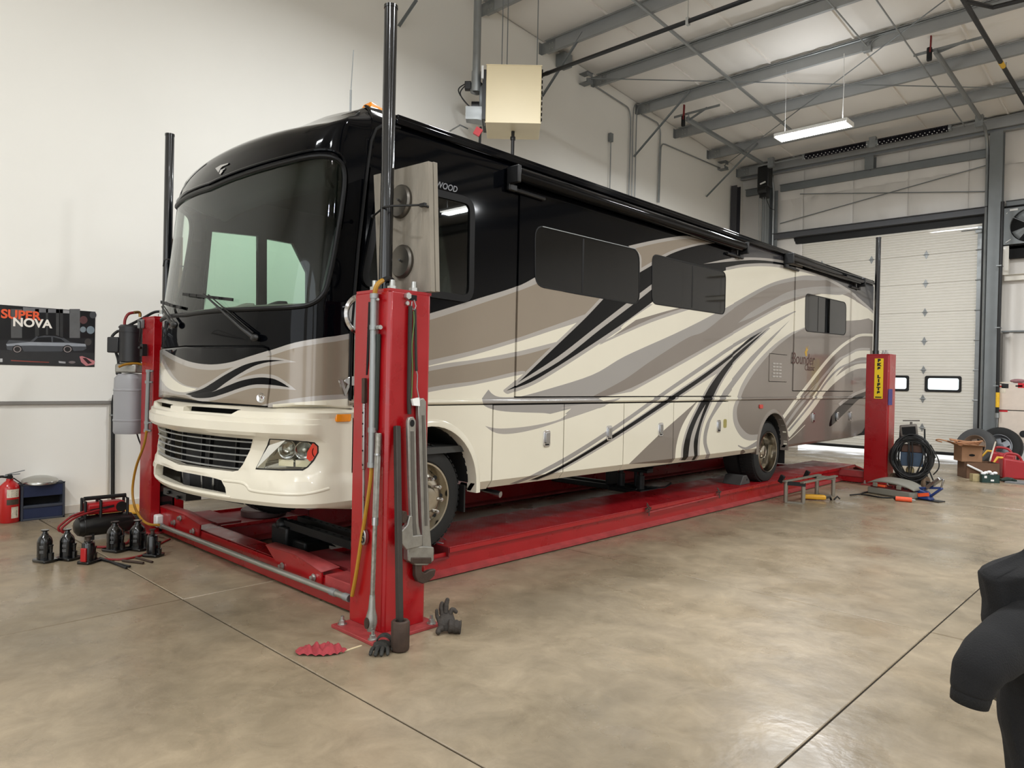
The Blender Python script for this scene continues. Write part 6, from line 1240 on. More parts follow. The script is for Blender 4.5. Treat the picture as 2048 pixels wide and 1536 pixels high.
# ------------------------------------------------------------------ gloves and rag on the floor
glv = mat('grimy_black_glove', (40, 40, 36), .7, var=.35, vs=25, bump=.3, bs=60); glv2 = mat('grimy_brown_glove', (50, 44, 38), .75, var=.35, vs=20, bump=.35, bs=50)
def skin(name, verts, edges, radii, m, parent=None, sub=2, local=True):
    me = bpy.data.meshes.new(name); me.from_pydata(verts, edges, []); o = bpy.data.objects.new(name, me); COL.objects.link(o)
    sm = o.modifiers.new('skin', 'SKIN'); sk_ = me.skin_vertices[0].data if me.skin_vertices else None
    if sk_ is None:
        bm = bmesh.new(); bm.from_mesh(me); bm.verts.layers.skin.verify(); bm.to_mesh(me); bm.free(); sk_ = me.skin_vertices[0].data
    for i, r in enumerate(radii): sk_[i].radius = (r, r) if not isinstance(r, tuple) else r
    sk_[0].use_root = True
    ss = o.modifiers.new('sub', 'SUBSURF'); ss.levels = sub; ss.render_levels = sub
    dg = bpy.context.evaluated_depsgraph_get(); m2 = bpy.data.meshes.new_from_object(o.evaluated_get(dg)); bpy.data.objects.remove(o)
    m2.name = name; m2.materials.clear(); m2.materials.append(m); m2.polygons.foreach_set('use_smooth', [True]*len(m2.polygons))
    o = bpy.data.objects.new(name, m2); COL.objects.link(o)
    if parent: o.parent = parent
    return o
def glove(lab, loc, rz, fingers, palm, cuff, thumb, m, tilt=0):
    t = thing('work_glove', lab, 'glove', loc, rz)
    vs = list(palm); es = [(i, i+1) for i in range(len(palm)-1)]
    b = MB(); P_ = spl(palm, 5); n = len(P_); vv = []; k = 14
    for i, p in enumerate(P_):
        w = .040+.014*math.sin(pi*min(1, i/(n-1)*1.1)); h = .019+.006*math.sin(pi*i/(n-1))
        for j in range(k):
            a = 2*pi*j/k; vv.append((p.x+w*math.cos(a), p.y, max(.002, p.z+h*math.sin(a)+.003*math.sin(3*a+i))))
    b.add(vv, [(i*k+j, i*k+(j+1) % k, (i+1)*k+(j+1) % k, (i+1)*k+j) for i in range(n-1) for j in range(k)]+[tuple(range(k-1, -1, -1)), tuple((n-1)*k+j for j in range(k))]); b.build('glove_palm', m, t, local=True, smooth=70)
    for f in list(fingers)+[thumb]:
        rr = f[-1]; pts = f[:-1]; q = spl(pts, 4); nn = len(q); b = MB(); b.tube(q, [rr*(1.05-.25*(i/(nn-1)))*(1+.06*math.sin(i*2.4)) for i in range(nn)], 10); b.sphere(q[-1], rr*.82, 10, 6); b.build('glove_finger', m, t, local=True, smooth=80)
    q = spl(cuff, 4); b = MB(); b.tube(q, [.040+.004*math.sin(i*1.7) for i in range(len(q))], 14, cap=False); b.build('glove_cuff', m, t, local=True, smooth=80, solid=.004)
    return t
p = UZ(764, 1300)
glove('black glove lying palm down with fingers towards the camera, beside the big socket', (p.x, p.y, 0), 0.75, [
    [(-.040, -.035, .024), (-.046, -.065, .026), (-.048, -.098, .013), .0125], [(-.014, -.040, .026), (-.016, -.075, .028), (-.016, -.112, .014), .0135], [(.013, -.038, .026), (.014, -.072, .028), (.017, -.108, .014), .0135], [(.038, -.03, .025), (.044, -.06, .026), (.050, -.092, .013), .012]],
    [(0, .05, .022), (0, .02, .026), (0, -.01, .027), (0, -.042, .024)], [(0, .048, .024), (0.0, .07, .03), (-.004, .085, .034)], [(.045, .02, .024), (.062, .0, .022), (.066, -.03, .017), .013], glv)
p = UZ(893, 1262)
glove('crumpled black glove standing on its cuff by the base plate corner', (p.x, p.y, 0), .9, [
    [(-.03, .02, .10), (-.035, .03, .14), (-.03, .035, .165), .016], [(-.005, .02, .11), (-.004, .03, .155), (.004, .04, .185), .017], [(.02, .015, .10), (.036, .02, .13), (.058, .02, .115), .016], [(-.045, -.01, .06), (-.062, -.0, .10), (-.064, .005, .13), .013]],
    [(0, -.045, .03), (-.004, -.03, .05), (0, .0, .08), (0, .02, .105)], [(.01, -.04, .045), (.05, -.045, .042), (.085, -.05, .04)], [(-.03, -.04, .03), (-.05, -.055, .028), (-.055, -.075, .02), .02], glv2)
# the stacked palm reaches the floor under the cuff
p = UZ(640, 1305); t = thing('shop_rag', 'crumpled red shop rag lying left of the near post base', 'rag', (p.x, p.y, 0), .75)
def rag(u, v):
    a = 2*pi*u; sx = .135*(1+.12*math.sin(2*a+.5)+.06*math.sin(5*a)); sy = .075*(1+.15*math.sin(2*a+1)+.06*math.sin(5*a+2)); r = v
    x, y = sx*r*math.cos(a), sy*r*math.sin(a); z = .035*(1-r**3)*(.75+.5*math.sin(9*x*8+3)*math.cos(y*60+x*25))+.016*abs(math.sin(70*x+40*y))*(1-.3*r)+.004
    if x > .03: z += .022*math.exp(-((x-.08)/.05)**2)*(1-r*r)
    return (x, y, max(.003, z))
b = MB(); b.grid(rag, 90, 22); b.build('rag_cloth', mat('red_rag', (150, 52, 58), .9, var=.15, vs=20, bump=.3, bs=80), t, local=True, smooth=60)
b = MB(); a, c = UZ(680, 1306), UZ(723, 1292); b.bar(a+V((0, 0, .003)), c+V((0, 0, .003)), .012, .004); tag(b.build('wood_sliver', mat('pale_stick', (214, 196, 160), .7)), 'thin pale stick between red rag and black glove', 'stick')
# ------------------------------------------------------------------ left corner: jacks, compressor, cabinet, extinguisher, poster
jb = mat('jack_black', (8, 8, 9), .22, .0, var=.15, vs=14, coat=.4); lab_w = mat('worn_white_print', (105, 105, 105), .6, var=.6, vs=120)
def bottle_jack(lab, px, h, r, style, rz=.4):
    p = UZ(*px); t = thing('bottle_jack', lab, 'jack', (p.x, p.y, 0), rz, 'bottle jacks on the floor')
    b = MB(); s = r*1.28; b.prism([(-s*.8, -s), (s*.8, -s), (s, -s*.6), (s, s*1.3), (s*.5, s*1.5), (-s*.5, s*1.5), (-s, s*1.3), (-s, -s*.6)], 0, .024); b.build('jack_base', jb, t, local=True, bevel=.006)
    b = MB()
    if style == 'dome': b.lathe([(0, .02), (r, .02), (r*1.02, .03), (r*1.02, h*.60), (r*.99, h*.65), (r*.90, h*.72), (r*.74, h*.78), (r*.52, h*.83), (r*.44, h*.86), (r*.44, h*.89), (0, h*.89)], 24)
    else: b.lathe([(0, .02), (r*.95, .02), (r*.95, h*.74), (r*.9, h*.76), (r*.62, h*.79), (r*.62, h*.83), (0, h*.83)], 24)
    b.build('jack_tank', jb, t, local=True)
    b = MB(); b.lathe([(0, h*.82), (r*.33, h*.82), (r*.33, h*.93), (r*.30, h*.945), (r*.52, h*.965), (r*.55, h), (0, h)], 16); b.build('jack_ram', rust if style != 'dome' else jb, t, local=True)
    b = MB(); b.lathe([(0, .02), (.022, .02), (.022, h*.30), (.012, h*.32), (.012, h*.5), (.018, h*.52), (.018, h*.56), (0, h*.56)], 12, Matrix.Translation((.0, s*1.1, 0))); b.build('pump_piston', jb, t, local=True)
    b = MB(); b.bar((0, s*.3, h*.5), (0, s*1.25, h*.45), .016, .03); b.build('pump_link', jb, t, local=True)
    b = MB(); [b.obox((r*1.025*math.cos(a), r*1.025*math.sin(a), z), (.002, .030, .0035), Matrix.Rotation(a, 3, 'Z')) for a in (-.65-rz, ) for z in (h*.52, h*.49, h*.46, h*.36, h*.33, h*.30)] if style == 'dome' else None
    if style == 'dome':
        b.build('jack_label', lab_w, t, local=True)
    if style == 'red':
        b = MB(); b.obox((r*.2, -r*1.25, h*.36), (.05, .02, h*.5)); b.build('red_lever', mat('red_jack_paint', (170, 20, 26), .35, coat=.3), t, local=True, bevel=.006)
    return t
bottle_jack('black domed bottle jack standing farthest from the lift, leftmost of the six', (89, 1122), .262, .056, 'dome', -1.2)
bottle_jack('black domed bottle jack second from the left, in front of the air tank end', (134, 1118), .255, .056, 'dome', -1.1)
bottle_jack('short straight bottle jack with a red lever on its side', (176, 1126), .225, .05, 'red', .6)
bottle_jack('large black domed bottle jack before the middle of the black air tank', (229, 1101), .26, .064, 'dome', -1.15)
bottle_jack('large black domed bottle jack nearest the far lift post', (275, 1098), .262, .066, 'dome', -1.15)
bottle_jack('slim straight black bottle jack rightmost, beside the cross beam', (304, 1112), .235, .048, 'slim', -1.0)
for lab, a, c, r, m in (('upper black pump handle of the crossed pair', (193, 1117), (260, 1133), .010, black_plastic), ('lower black pump handle of the crossed pair', (200, 1116), (253, 1136), .010, black_plastic), ('short brown pump handle with blunt end', (245, 1121), (287, 1126), .011, rust), ('short brown pump handle beside the slim jack', (272, 1115), (305, 1124), .010, rust)):
    p, q = UZ(*a, r+.001), UZ(*c, r+.001); b = MB(); b.tube([p, q], r, 8); tag(b.build('jack_handle', m), lab, 'handle', 'jack handles on the floor')
b = MB(); b.tube(spl([UZ(x, y, .009) for x, y in ((208, 1118), (235, 1119), (262, 1116), (290, 1108), (312, 1092), (340, 1078))], 5), .009, 8); tag(b.build('air_hose', MATS['red_hose']), 'red air hose trailing on the floor from the jack handles to the lift post', 'hose')
# portable compressor
c0, c1 = UZ(158, 1080), UZ(258, 1067); ax = (c1-c0); Ln = ax.length; ax.normalize(); cn = (c0+c1)/2; rt = .098; zc = .125; sd = V((-ax.y, ax.x, 0))
t = thing('air_compressor', 'portable air compressor with black tank and red motor cover behind the jacks', 'compressor', cn)
Mx = frame((cn.x, cn.y, zc), (0, 0, 1), sd); Mx = frame((cn.x, cn.y, zc), sd, (0, 0, 1)); hl = Ln/2
M = Matrix((sd, V((0, 0, 1)), ax)).transposed().to_4x4(); M.translation = (cn.x, cn.y, zc)
b = MB(); b.lathe([(0, -hl-.05), (.05, -hl-.042), (.085, -hl-.015), (rt, -hl+.03), (rt, hl-.03), (.085, hl+.015), (.05, hl+.042), (0, hl+.05)], 28, M); b.build('air_tank', mat('tank_black', (15, 15, 16), .35, coat=.15), t)
b = MB(); b.tube([M @ V((rt*1.0*math.cos(a), rt*1.0*math.sin(a), -hl+.03)) for a in np.linspace(0, 2*pi, 25)[:-1]], .004, 6, closed=True); b.build('tank_weld', MATS['tank_black'], t)
b = MB(); [b.box((cn+ax*(s*hl*.6)+sd*q-V((.02, .02, 0))).to_tuple()[:2]+(0,), (cn+ax*(s*hl*.6)+sd*q+V((.02, .02, 0))).to_tuple()[:2]+(.06,)) for s in (-1, 1) for q in (-.06, .06)]; each(b, 'rubber_foot', black_rubber, t)
cc = cn+sd*.03+V((0, 0, .285)); b = MB(); R_ = Matrix((ax, sd, V((0, 0, 1)))).transposed(); b.obox(cc, (Ln*.78, .15, .11), R_); b.build('motor_cover', mat('red_cover', (168, 22, 28), .4, var=.05), t, bevel=.025)
b = MB(); b.obox(cc+ax*(-Ln*.1)-sd*.077, (Ln*.5, .006, .022), R_ @ Matrix.Rotation(-.12, 3, 'Y')); b.cyl(cc+ax*(Ln*.30)-sd*.07, cc+ax*(Ln*.30)-sd*.085, .05, 16); b.build('cover_grille', black_plastic, t)
for s in (-.42, .42, -.12):
    b = MB(); b.tube([cn+ax*(Ln*s)+V((0, 0, .2))-sd*.05, cn+ax*(Ln*s)+V((0, 0, .36))-sd*.05, cn+ax*(Ln*s)+V((0, 0, .38))+sd*.06, cn+ax*(Ln*s)+V((0, 0, .2))+sd*.06], .014, 8); b.build('roll_bar', black_plastic, t)
b = MB(); b.tube([cn+ax*(-Ln*.42)+V((0, 0, .385)), cn+ax*(Ln*.42)+V((0, 0, .385))], .019, 10); b.build('carry_handle', black_rubber, t)
b = MB(); q = cn+ax*(-Ln*.56)+V((0, 0, .24)); b.cyl(q-ax*.06, q+ax*.06, .014, 8); b.cyl(q-ax*.02, q+ax*.02, .025, 8); b.build('outlet_fitting', steel, t)
b = MB(); hose_c = [(132, 1058), (120, 1062), (117, 1055), (126, 1046), (150, 1030), (195, 1017), (232, 1014), (248, 1022), (250, 1034)]
dd = (cn+V((0, 0, .3))).length
P_ = [UX(x, y, cn.x+.09-.0008*(x-117)) for x, y in hose_c]; b.tube(spl(P_, 6), .011, 8); P2 = [p+V((.02, .02, -.012)) for p in P_[:7]]; b.tube(spl(P2, 6), .011, 8); b.tube(spl([UZ(x, y, .012) for x, y in ((165, 1092), (200, 1094), (235, 1092), (255, 1085), (262, 1075))], 5), .011, 8); each(b, 'red_hose', MATS['red_hose'], t)
# blue steel cabinet and stainless lid
pL, pR = UX(46, 1043, -8.80), UX(129, 1029, -8.80); pL = UZ(46, 1043); x_f = pL.x; yR = UX(129, 1029, x_f).y; yL = pL.y; hgt = UX(46, 970, x_f).z
t = thing('tool_cabinet', 'low navy blue steel cabinet with open slot standing against the white wall', 'cabinet', (x_f, (yL+yR)/2, 0)); nv = mat('navy_blue_paint', (30, 40, 68), .45, var=.2, vs=6); nvd = mat('worn_dark_blue_edge', (52, 56, 66), .55, var=.25, vs=9)
xb = X0+.035; w_ = .03
b = MB(); b.box((xb, yL-.02, 0), (x_f, yL, hgt)); b.box((xb, yR-.02, 0), (x_f, yR, hgt)); b.box((xb, yL, 0), (x_f, yR, .02)); b.box((xb, yL-.02, hgt-.015), (x_f, yR, hgt)); b.box((xb, yL, 0), (xb+.01, yR, hgt)); b.build('cabinet_shell', nvd, t, bevel=.004)
z1, z2, z3 = UX(46, 1018, x_f).z, UX(46, 1013, x_f).z, UX(46, 996, x_f).z
b = MB(); b.box((x_f-.02, yL, .02), (x_f-.005, yR-.02, z1)); b.build('lower_drawer', nv, t, bevel=.004); b = MB(); b.box((x_f-.02, yL, z3), (x_f-.005, yR-.02, hgt-.015)); b.build('upper_panel', nv, t, bevel=.004)
b = MB(); b.box((x_f-.04, yL, z1), (x_f+.002, yR-.02, z2)); b.build('slot_rail', nvd, t, bevel=.003); b = MB(); b.box((xb+.02, yL, z2), (x_f-.12, yR-.02, z3)); b.build('slot_void', dark, t)
cy = UX(84, 968, x_f-.04); rr = .17; t = thing('steel_dome', 'domed stainless steel cover resting on the navy blue cabinet', 'cover', (x_f-.10, (yL+yR)/2-.02, hgt), rot=(0, math.radians(6), 0))
b = MB(); b.lathe([(rr*.92, .0), (rr, .008), (rr, .022), (rr*.96, .034), (rr*.6, .058), (rr*.2, .066), (0, .067)], 40); b.build('lid_dome', mat('brushed_stainless', (176, 174, 168), .25, .9, var=.08, vs=8), t, local=True)
# fire extinguisher
p = UZ(18, 1044); t = thing('fire_extinguisher', 'red fire extinguisher standing left of the navy cabinet', 'extinguisher', (p.x, p.y, 0)); rx = mat('extinguisher_red', (186, 24, 26), .25, coat=.5, var=.04)
b = MB(); b.lathe([(0, .0), (.085, .0), (.092, .01), (.092, .35), (.085, .385), (.05, .42), (.032, .435), (.032, .455), (0, .455)], 32); b.build('cylinder', rx, t, local=True)
rzz = math.atan2(-p.y, -p.x)
for nm, z0, z1, m in (('label_top', .265, .35, mat('label_cream', (216, 206, 186), .5, var=.25, vs=60)), ('label_band', .19, .245, mat('label_dark_photo', (70, 60, 48), .5, var=.4, vs=30)), ('label_low', .05, .165, MATS.get('label_cream'))):
    b = MB(); a0, a1 = (rzz-.25, rzz+1.05) if nm != 'label_low' else (rzz+.2, rzz+1.0)
    b.grid(lambda u, v: (.0928*math.cos(a0+(a1-a0)*u), .0928*math.sin(a0+(a1-a0)*u), z0+(z1-z0)*v), 12, 1); b.build(nm, m, t, local=True)
b = MB()
a = rzz+.55; tri = [(-.022, .10), (.018, .07), (.018, .135)]; b.add([(.0935*math.cos(a+x/.093), .0935*math.sin(a+x/.093), z) for x, z in tri], [(0, 1, 2)]); [b.add([(.0935*math.cos(a+x/.093), .0935*math.sin(a+x/.093), z) for x, z in ((-.028, zz), (.024, zz), (.024, zz+.006), (-.028, zz+.006))], [(0, 1, 2, 3)]) for zz in (.056, .066, .076, .084, .145, .153)]
[b.add([(.0935*math.cos(a-.15+x/.093), .0935*math.sin(a-.15+x/.093), z) for x, z in ((-.02, zz), (.03, zz), (.03, zz+.008), (-.02, zz+.008))], [(0, 1, 2, 3)]) for zz in (.28, .30, .325)]; stuff(b.build('label_print', mat('label_black', (30, 28, 28), .6), t, local=True))
b = MB(); b.lathe([(0, .455), (.022, .455), (.022, .50), (0, .50)], 12); b.cyl((.02, 0, .475), (.05, 0, .475), .02, 12); b.build('valve', black_plastic, t, local=True)
tv = V((-math.sin(rzz), math.cos(rzz), 0)); b = MB(); b.bar(V((0, 0, .495))-tv*.04, V((0, 0, .535))+tv*.13, .022, .008); b.bar(V((0, 0, .485))-tv*.05, V((0, 0, .50))+tv*.09, .022, .008); each(b, 'lever', galv_grey, t, local=True)
b = MB(); b.tube(spl([V((0, 0, .47))-tv*.02, V((0, 0, .475))-tv*.09, V((0, 0, .40))-tv*.125, V((0, 0, .2))-tv*.115], 5), .013, 8); b.tube([V((0, 0, .46))+tv*.03, V((0, 0, .40))+tv*.10, V((0, 0, .08))+tv*.105], .006, 6); each(b, 'hose', black_rubber, t, local=True)
# yellow drain tray and black brush by the wall
P_ = [UZ(*p, .03) for p in ((172, 1016), (277, 1011), (285, 1022), (180, 1030))]; t = thing('yellow_ramp', 'yellow folded ramp plate lying by the wall behind the compressor', 'ramp', P_[0]); yl = mat('safety_yellow', (205, 150, 30), .5, var=.12, vs=8)
b = MB(); b.hexa([V((p.x, p.y, 0)) for p in P_]+[V((P_[0].x, P_[0].y, .035)), V((P_[1].x, P_[1].y, .05)), V((P_[2].x, P_[2].y, .02)), V((P_[3].x, P_[3].y, .02))]); b.build('ramp_plate', yl, t, bevel=.003)
b = MB(); q = UZ(265, 1022, .04); b.obox(q, (.22, .18, .02), Matrix.Rotation(.6, 3, 'Z')); b.build('ramp_flap', yl, t, bevel=.003)
p = UZ(266, 1034, .03); t = thing('black_tread_pad', 'black ribbed rubber pad on the floor before the yellow ramp', 'mat', (p.x, p.y, 0), .6); b = MB(); b.box((-.11, -.07, 0), (.11, .07, .03)); b.build('pad_base', black_rubber, t, local=True, bevel=.004)
b = MB(); [b.box((-.10+.026*k, -.068, .03), (-.088+.026*k, .068, .04)) for k in range(8)]; each(b, 'pad_rib', black_rubber, t, local=True)
# wall strip, black hose
a, c = UX(0, 806, X0), UX(226, 805, X0); b = MB(); b.box((X0+.001, Y0+.2, a.z-.022), (X0+.025, c.y, a.z+.018)); tag(b.build('wall_raceway', mat('grey_raceway', (128, 124, 118), .6), bevel=.004), 'grey horizontal raceway strip on white wall below the poster', 'raceway')
t = thing('wall_hose', 'black hose clipped vertically on the white wall behind the far post', 'hose', UX(226, 1005, X0)); b = MB(); b.tube([UX(x, y, X0+.045) for x, y in ((229, 790), (226, 808), (225.5, 990), (226, 996), (230, 1008))], .021, 10); b.build('hose_run', black_rubber, t)
b = MB()
for y in (830, 991): p = UX(226, y, X0+.03); b.box(p-V((.03, .03, .01)), p+V((.04, .045, .01)))
each(b, 'hose_clip', galv, t)
b = MB(); pp = UX(219, 850, X0); b.box((X0, pp.y-.01, .1), (X0+.006, pp.y+.01, 1.2)); tag(b.build('wall_panel_joint', mat('grey_joint', (196, 190, 178), .8)), 'faint vertical panel joint on the white wall beside the hose', 'joint')
# poster
pA, pB, pC, pD = [UX(*q, X0+.004) for q in ((-60, 604.5), (191, 623.5), (189.5, 734), (-60, 728))]; y1 = pB.y; z1 = pB.z; z0 = pC.z; y0 = y1-1.18
t = thing('wall_poster', 'dark car poster with orange and white title on the white wall', 'poster', (X0, (y0+y1)/2, z0)); H_ = z1-z0; W_ = y1-y0
b = MB(); b.box((X0, y0, z0), (X0+.004, y1, z1)); b.build('poster_sheet', mat('poster_black', (24, 24, 26), .35, var=.3, vs=5, coat=.2), t)
def pp(poly, col, d, nm='poster_print', rough=.4):
    b = MB(); b.prism([(UX(x, y, X0+.004).y, UX(x, y, X0+.004).z) for x, y in poly], .004+d*.0003, .0044+d*.0003, MYX(X0)); return b.build(nm, mat('print_%d_%d_%d' % col, col, rough, var=.12, vs=14), t)
for x0, x1, g in ((22, 44, 84), (139, 160, 98), (70, 78, 52), (92, 96, 60), (112, 118, 66), (120, 126, 50)): pp([(x0, 618), (x1, 618), (x1, 676), (x0, 676)], (g, g, g), 1)
pp([(46, 614), (118, 619), (118, 626), (46, 624)], (110, 110, 112), 1); pp([(120, 619), (140, 621), (140, 627), (120, 626)], (150, 150, 150), 1); pp([(0, 680), (186, 676), (186, 706), (0, 702)], (34, 34, 36), 1); pp([(0, 700), (188, 706), (188, 733), (0, 729)], (48, 48, 49), 1.5)
pp([(12, 688), (18, 680), (60, 683), (74, 672), (86, 669), (112, 670), (128, 676), (140, 684), (170, 688), (173, 697), (166, 701), (148, 702), (140, 694), (130, 696), (124, 703), (48, 703), (42, 694), (30, 694), (24, 701), (14, 699)], (74, 76, 80), 2)
pp([(12, 688), (60, 684), (140, 686), (171, 688), (172, 693), (60, 691), (14, 692)], (150, 154, 160), 3); pp([(66, 684), (76, 675), (102, 674), (103, 684)], (22, 23, 26), 3); pp([(106, 684), (106, 674), (122, 678), (130, 684)], (26, 27, 30), 3); pp([(74, 672), (86, 669), (112, 670), (128, 676), (124, 676), (110, 672), (88, 671), (76, 674)], (16, 16, 18), 3.5)
for cx in (34.5, 135): pp([(cx+10*math.cos(a), 698+8*math.sin(a)) for a in np.linspace(0, 2*pi, 20)[:-1]], (18, 18, 18), 4); pp([(cx+8*math.cos(a), 698.5+6.5*math.sin(a)) for a in np.linspace(0, 2*pi, 20)[:-1]], (150, 140, 138), 5); pp([(cx+6*math.cos(a), 698.5+5*math.sin(a)) for a in np.linspace(0, 2*pi, 20)[:-1]], (40, 38, 38), 6)
for x, y, r, col in ((167, 640, 8, (90, 60, 60)), (166, 640, 5, (30, 30, 30)), (166, 659, 6, (120, 130, 136)), (181, 660, 8, (120, 132, 140)), (181, 660, 5, (40, 44, 48)), (186, 630, 7, (70, 70, 72)), (176, 684, 7, (66, 62, 60))): pp([(x+r*math.cos(a), y+r*math.sin(a)) for a in np.linspace(0, 2*pi, 14)[:-1]], col, 4+r*.1)
pp([(159, 713), (164, 712), (190, 722), (188, 729), (172, 732), (162, 724)], (186, 120, 122), 4); pp([(165, 716), (172, 716), (184, 726), (176, 728)], (52, 36, 38), 5); pp([(22, 720), (60, 722), (98, 724), (98, 725.5), (60, 724), (22, 722)], (140, 70, 60), 3); pp([(0, 717), (5, 717), (5, 724), (0, 724)], (190, 190, 190), 3)
pp([(137+7*math.cos(a)+7, 724.5+2.6*math.sin(a)) for a in np.linspace(0, 2*pi, 14)[:-1]], (120, 110, 110), 3); pp([(117, 722), (131, 723.5), (131, 727), (118, 726)], (160, 160, 162), 3)
sz = abs(UX(40, 620, X0).z-UX(40, 637, X0).z); a, c = UX(3, 628, X0+.006), UX(80, 631, X0+.006)
t1 = text('poster_title', 'SUPER', sz*1.42, frame((X0+.0062, (a.y+c.y)/2, a.z), (0, 1, 0), (0, 0, 1)), mat('title_orange', (228, 92, 52), .5), t, .0006, bold=.004); w0 = max(v.co.y for v in t1.data.vertices)-min(v.co.y for v in t1.data.vertices)
print('title width', w0, c.y-a.y)
a, c = UX(34, 645, X0+.006), UX(95, 647, X0+.006); text('poster_title', 'NOVA', sz*1.38, frame((X0+.0068, (a.y+c.y)/2, a.z), (0, 1, 0), (0, 0, 1)), mat('title_white', (236, 230, 220), .5), t, .0006, bold=.004)
# ------------------------------------------------------------------ under the motorhome
blkst = mat('black_jack_steel', (24, 26, 27), .45, .4, var=.2, vs=12)
def rolling_jack(lab, y, z=.2):
    t = thing('rolling_bridge_jack', lab, 'jack', (-5.75, y, z))
    b = MB(); b.bar((-6.5, y-.13, z+.03), (-5.1, y-.13, z+.03), .07, .06); b.bar((-6.5, y+.13, z+.03), (-5.1, y+.13, z+.03), .07, .06); b.box((-5.5, y-.2, z), (-5.0, y+.2, z+.05)); b.build('jack_frame', blkst, t, bevel=.006)
    b = MB()
    for x in (-5.4, -5.1): b.cyl((x, y-.06, z+.03), (x, y-.06, z+.22), .05, 14); b.cyl((x, y-.06, z+.2), (x, y-.06, z+.27), .03, 12)
    for x in (-5.28, -5.22): b.cyl((x, y+.1, z+.03), (x, y+.1, z+.25), .022, 10)
    each(b, 'jack_cylinder', blkst, t)
    b = MB(); b.box((-5.7, y-.10, z+.26), (-4.98, y+.04, z+.30)); b.box((-5.62, y-.1, z+.05), (-5.56, y+.1, z+.28)); b.build('lift_beam', blkst, t, bevel=.006)
    b = MB(); b.lathe([(0, 0), (.05, 0), (.055, .03), (.03, .05), (0, .05)], 14, Matrix.Translation((-5.0, y-.03, z+.29))); b.lathe([(0, 0), (.05, 0), (.055, .03), (.03, .05), (0, .05)], 14, Matrix.Translation((-5.62, y-.03, z+.29))); each(b, 'jack_pad', blkst, t)
    b = MB(); b.tube(spl([V((-5.1, y+.16, z+.05)), V((-5.0, y+.3, z+.04)), V((-5.05, y+.5, z+.04)), V((-5.12, y+.7, z+.05))], 5), .014, 6); b.build('jack_hose', black_rubber, t)
    return t
rolling_jack('black rolling bridge jack on the lift under the motorhome middle', UZ(1290, 985, .2).y)
t = thing('floor_scales_rack', 'black steel rack with slotted angle rails under the motorhome nose', 'rack', (-5.4, 3.4, .1))
for a, c in (((575, 1040), (708, 1082)), ((602, 1032), (712, 1066))):
    p, q = UZ(*a, .36), UZ(*c, .36); b = MB(); b.bar(p, q, .07, .006); b.bar(p+V((0, -.03, -.03)), q+V((0, -.03, -.03)), .006, .06); r = b.build('slotted_rail', blkst, t)
    b = MB(); [b.obox(p.lerp(q, k/9+.06)+V((0, 0, .0035)), (.035, .014, .002), Matrix.Rotation(math.atan2(q.y-p.y, q.x-p.x), 3, 'Z')) for k in range(9)]; each(b, 'rail_slot', dark, r)
b = MB(); p = UZ(560, 1080, .2); b.box(p+V((-.16, -.0, -.05)), p+V((.1, .25, .12))); b.box(p+V((.0, .06, -.1)), p+V((.3, .3, .02))); b.sphere(p+V((-.05, .05, .12)), .06, 10, 6); b.build('rack_base', blkst, t, bevel=.02); b = MB(); b.add([UZ(575, 1046, .3), UZ(622, 1058, .3), UZ(672, 1093, .2), UZ(600, 1075, .15)], [(0, 1, 2, 3)]); b.build('splash_sheet', blkst, t, solid=.006)
p = UZ(1497, 968, .236); t = thing('wheel_chock', 'grey wheel chock in front of the rear wheel', 'chock', p); b = MB(); b.prism([(9.17, .236), (9.47, .236), (9.44, .29), (9.36, .36), (9.26, .36)], -4.72, -4.45, MYZ); b.build('chock_block', mat('grey_chock', (62, 60, 58), .6, var=.15), t, bevel=.01)
b = MB(); b.cyl((-4.455, 9.36, .30), (-4.447, 9.36, .30), .016, 10); b.build('chock_hole', dark, t)
# low tubular bench beside the lift
F = [V((-4.055, 9.712, 0)), V((-3.845, 9.784, 0)), V((-3.816, 10.809, 0)), V((-4.03, 10.755, 0))]; hh = .285
t = thing('steel_bench', 'low grey steel bench on four round legs beside the lift runway', 'bench', (-3.94, 10.26, 0)); bm_ = mat('grey_bench_tube', (138, 132, 120), .45, .5, var=.15, vs=8)
for p in F: b = MB(); b.cyl((p.x, p.y, .012), (p.x, p.y, hh), .028, 14); b.build('bench_leg', bm_, t)
for i, j in ((0, 1), (3, 2)): b = MB(); b.bar(F[i]+V((-.01, 0, .01)), F[j]+V((.01, 0, .01)), .04, .02); b.build('foot_bar', bm_, t); b = MB(); b.bar(F[i]+V((-.02, 0, hh-.02)), F[j]+V((.03, 0, hh-.02)), .05, .05); b.build('clamp_bar', blkst if i == 0 else bm_, t)
for i, j in ((0, 3), (1, 2)): b = MB(); b.bar(F[i]+V((0, -.05, hh+.006)), F[j]+V((0, .1, hh+.006)), .06, .022); b.build('top_rail', bm_, t, bevel=.004)
for k in (0, 1): p = F[0].lerp(F[3], .08+.8*k)+V((-.1, 0, hh+.02)); b = MB(); b.obox(p, (.06, .05, .11), Matrix.Rotation(.4, 3, 'Y')); b.cyl(p+V((.05, 0, -.03)), p+V((.14, .0, -.03)), .016, 8); b.build('screw_clamp', blkst, t, bevel=.01)
p = UZ(1630, 1000); t = thing('yellow_air_tool', 'yellow tool with black tips lying behind the low bench', 'tool', (p.x, p.y, 0), .55)
b = MB(); b.box((-.16, -.05, .012), (.14, .05, .075)); b.build('tool_body', yl, t, local=True, bevel=.02); b = MB(); b.tube([(.14, .0, .04), (.2, .02, .05), (.22, .04, .01)], .016, 8); b.tube([(.25, .0, .02), (.30, .04, .06), (.33, .02, .03)], .012, 8); each(b, 'tool_tip', black_plastic, t, local=True)
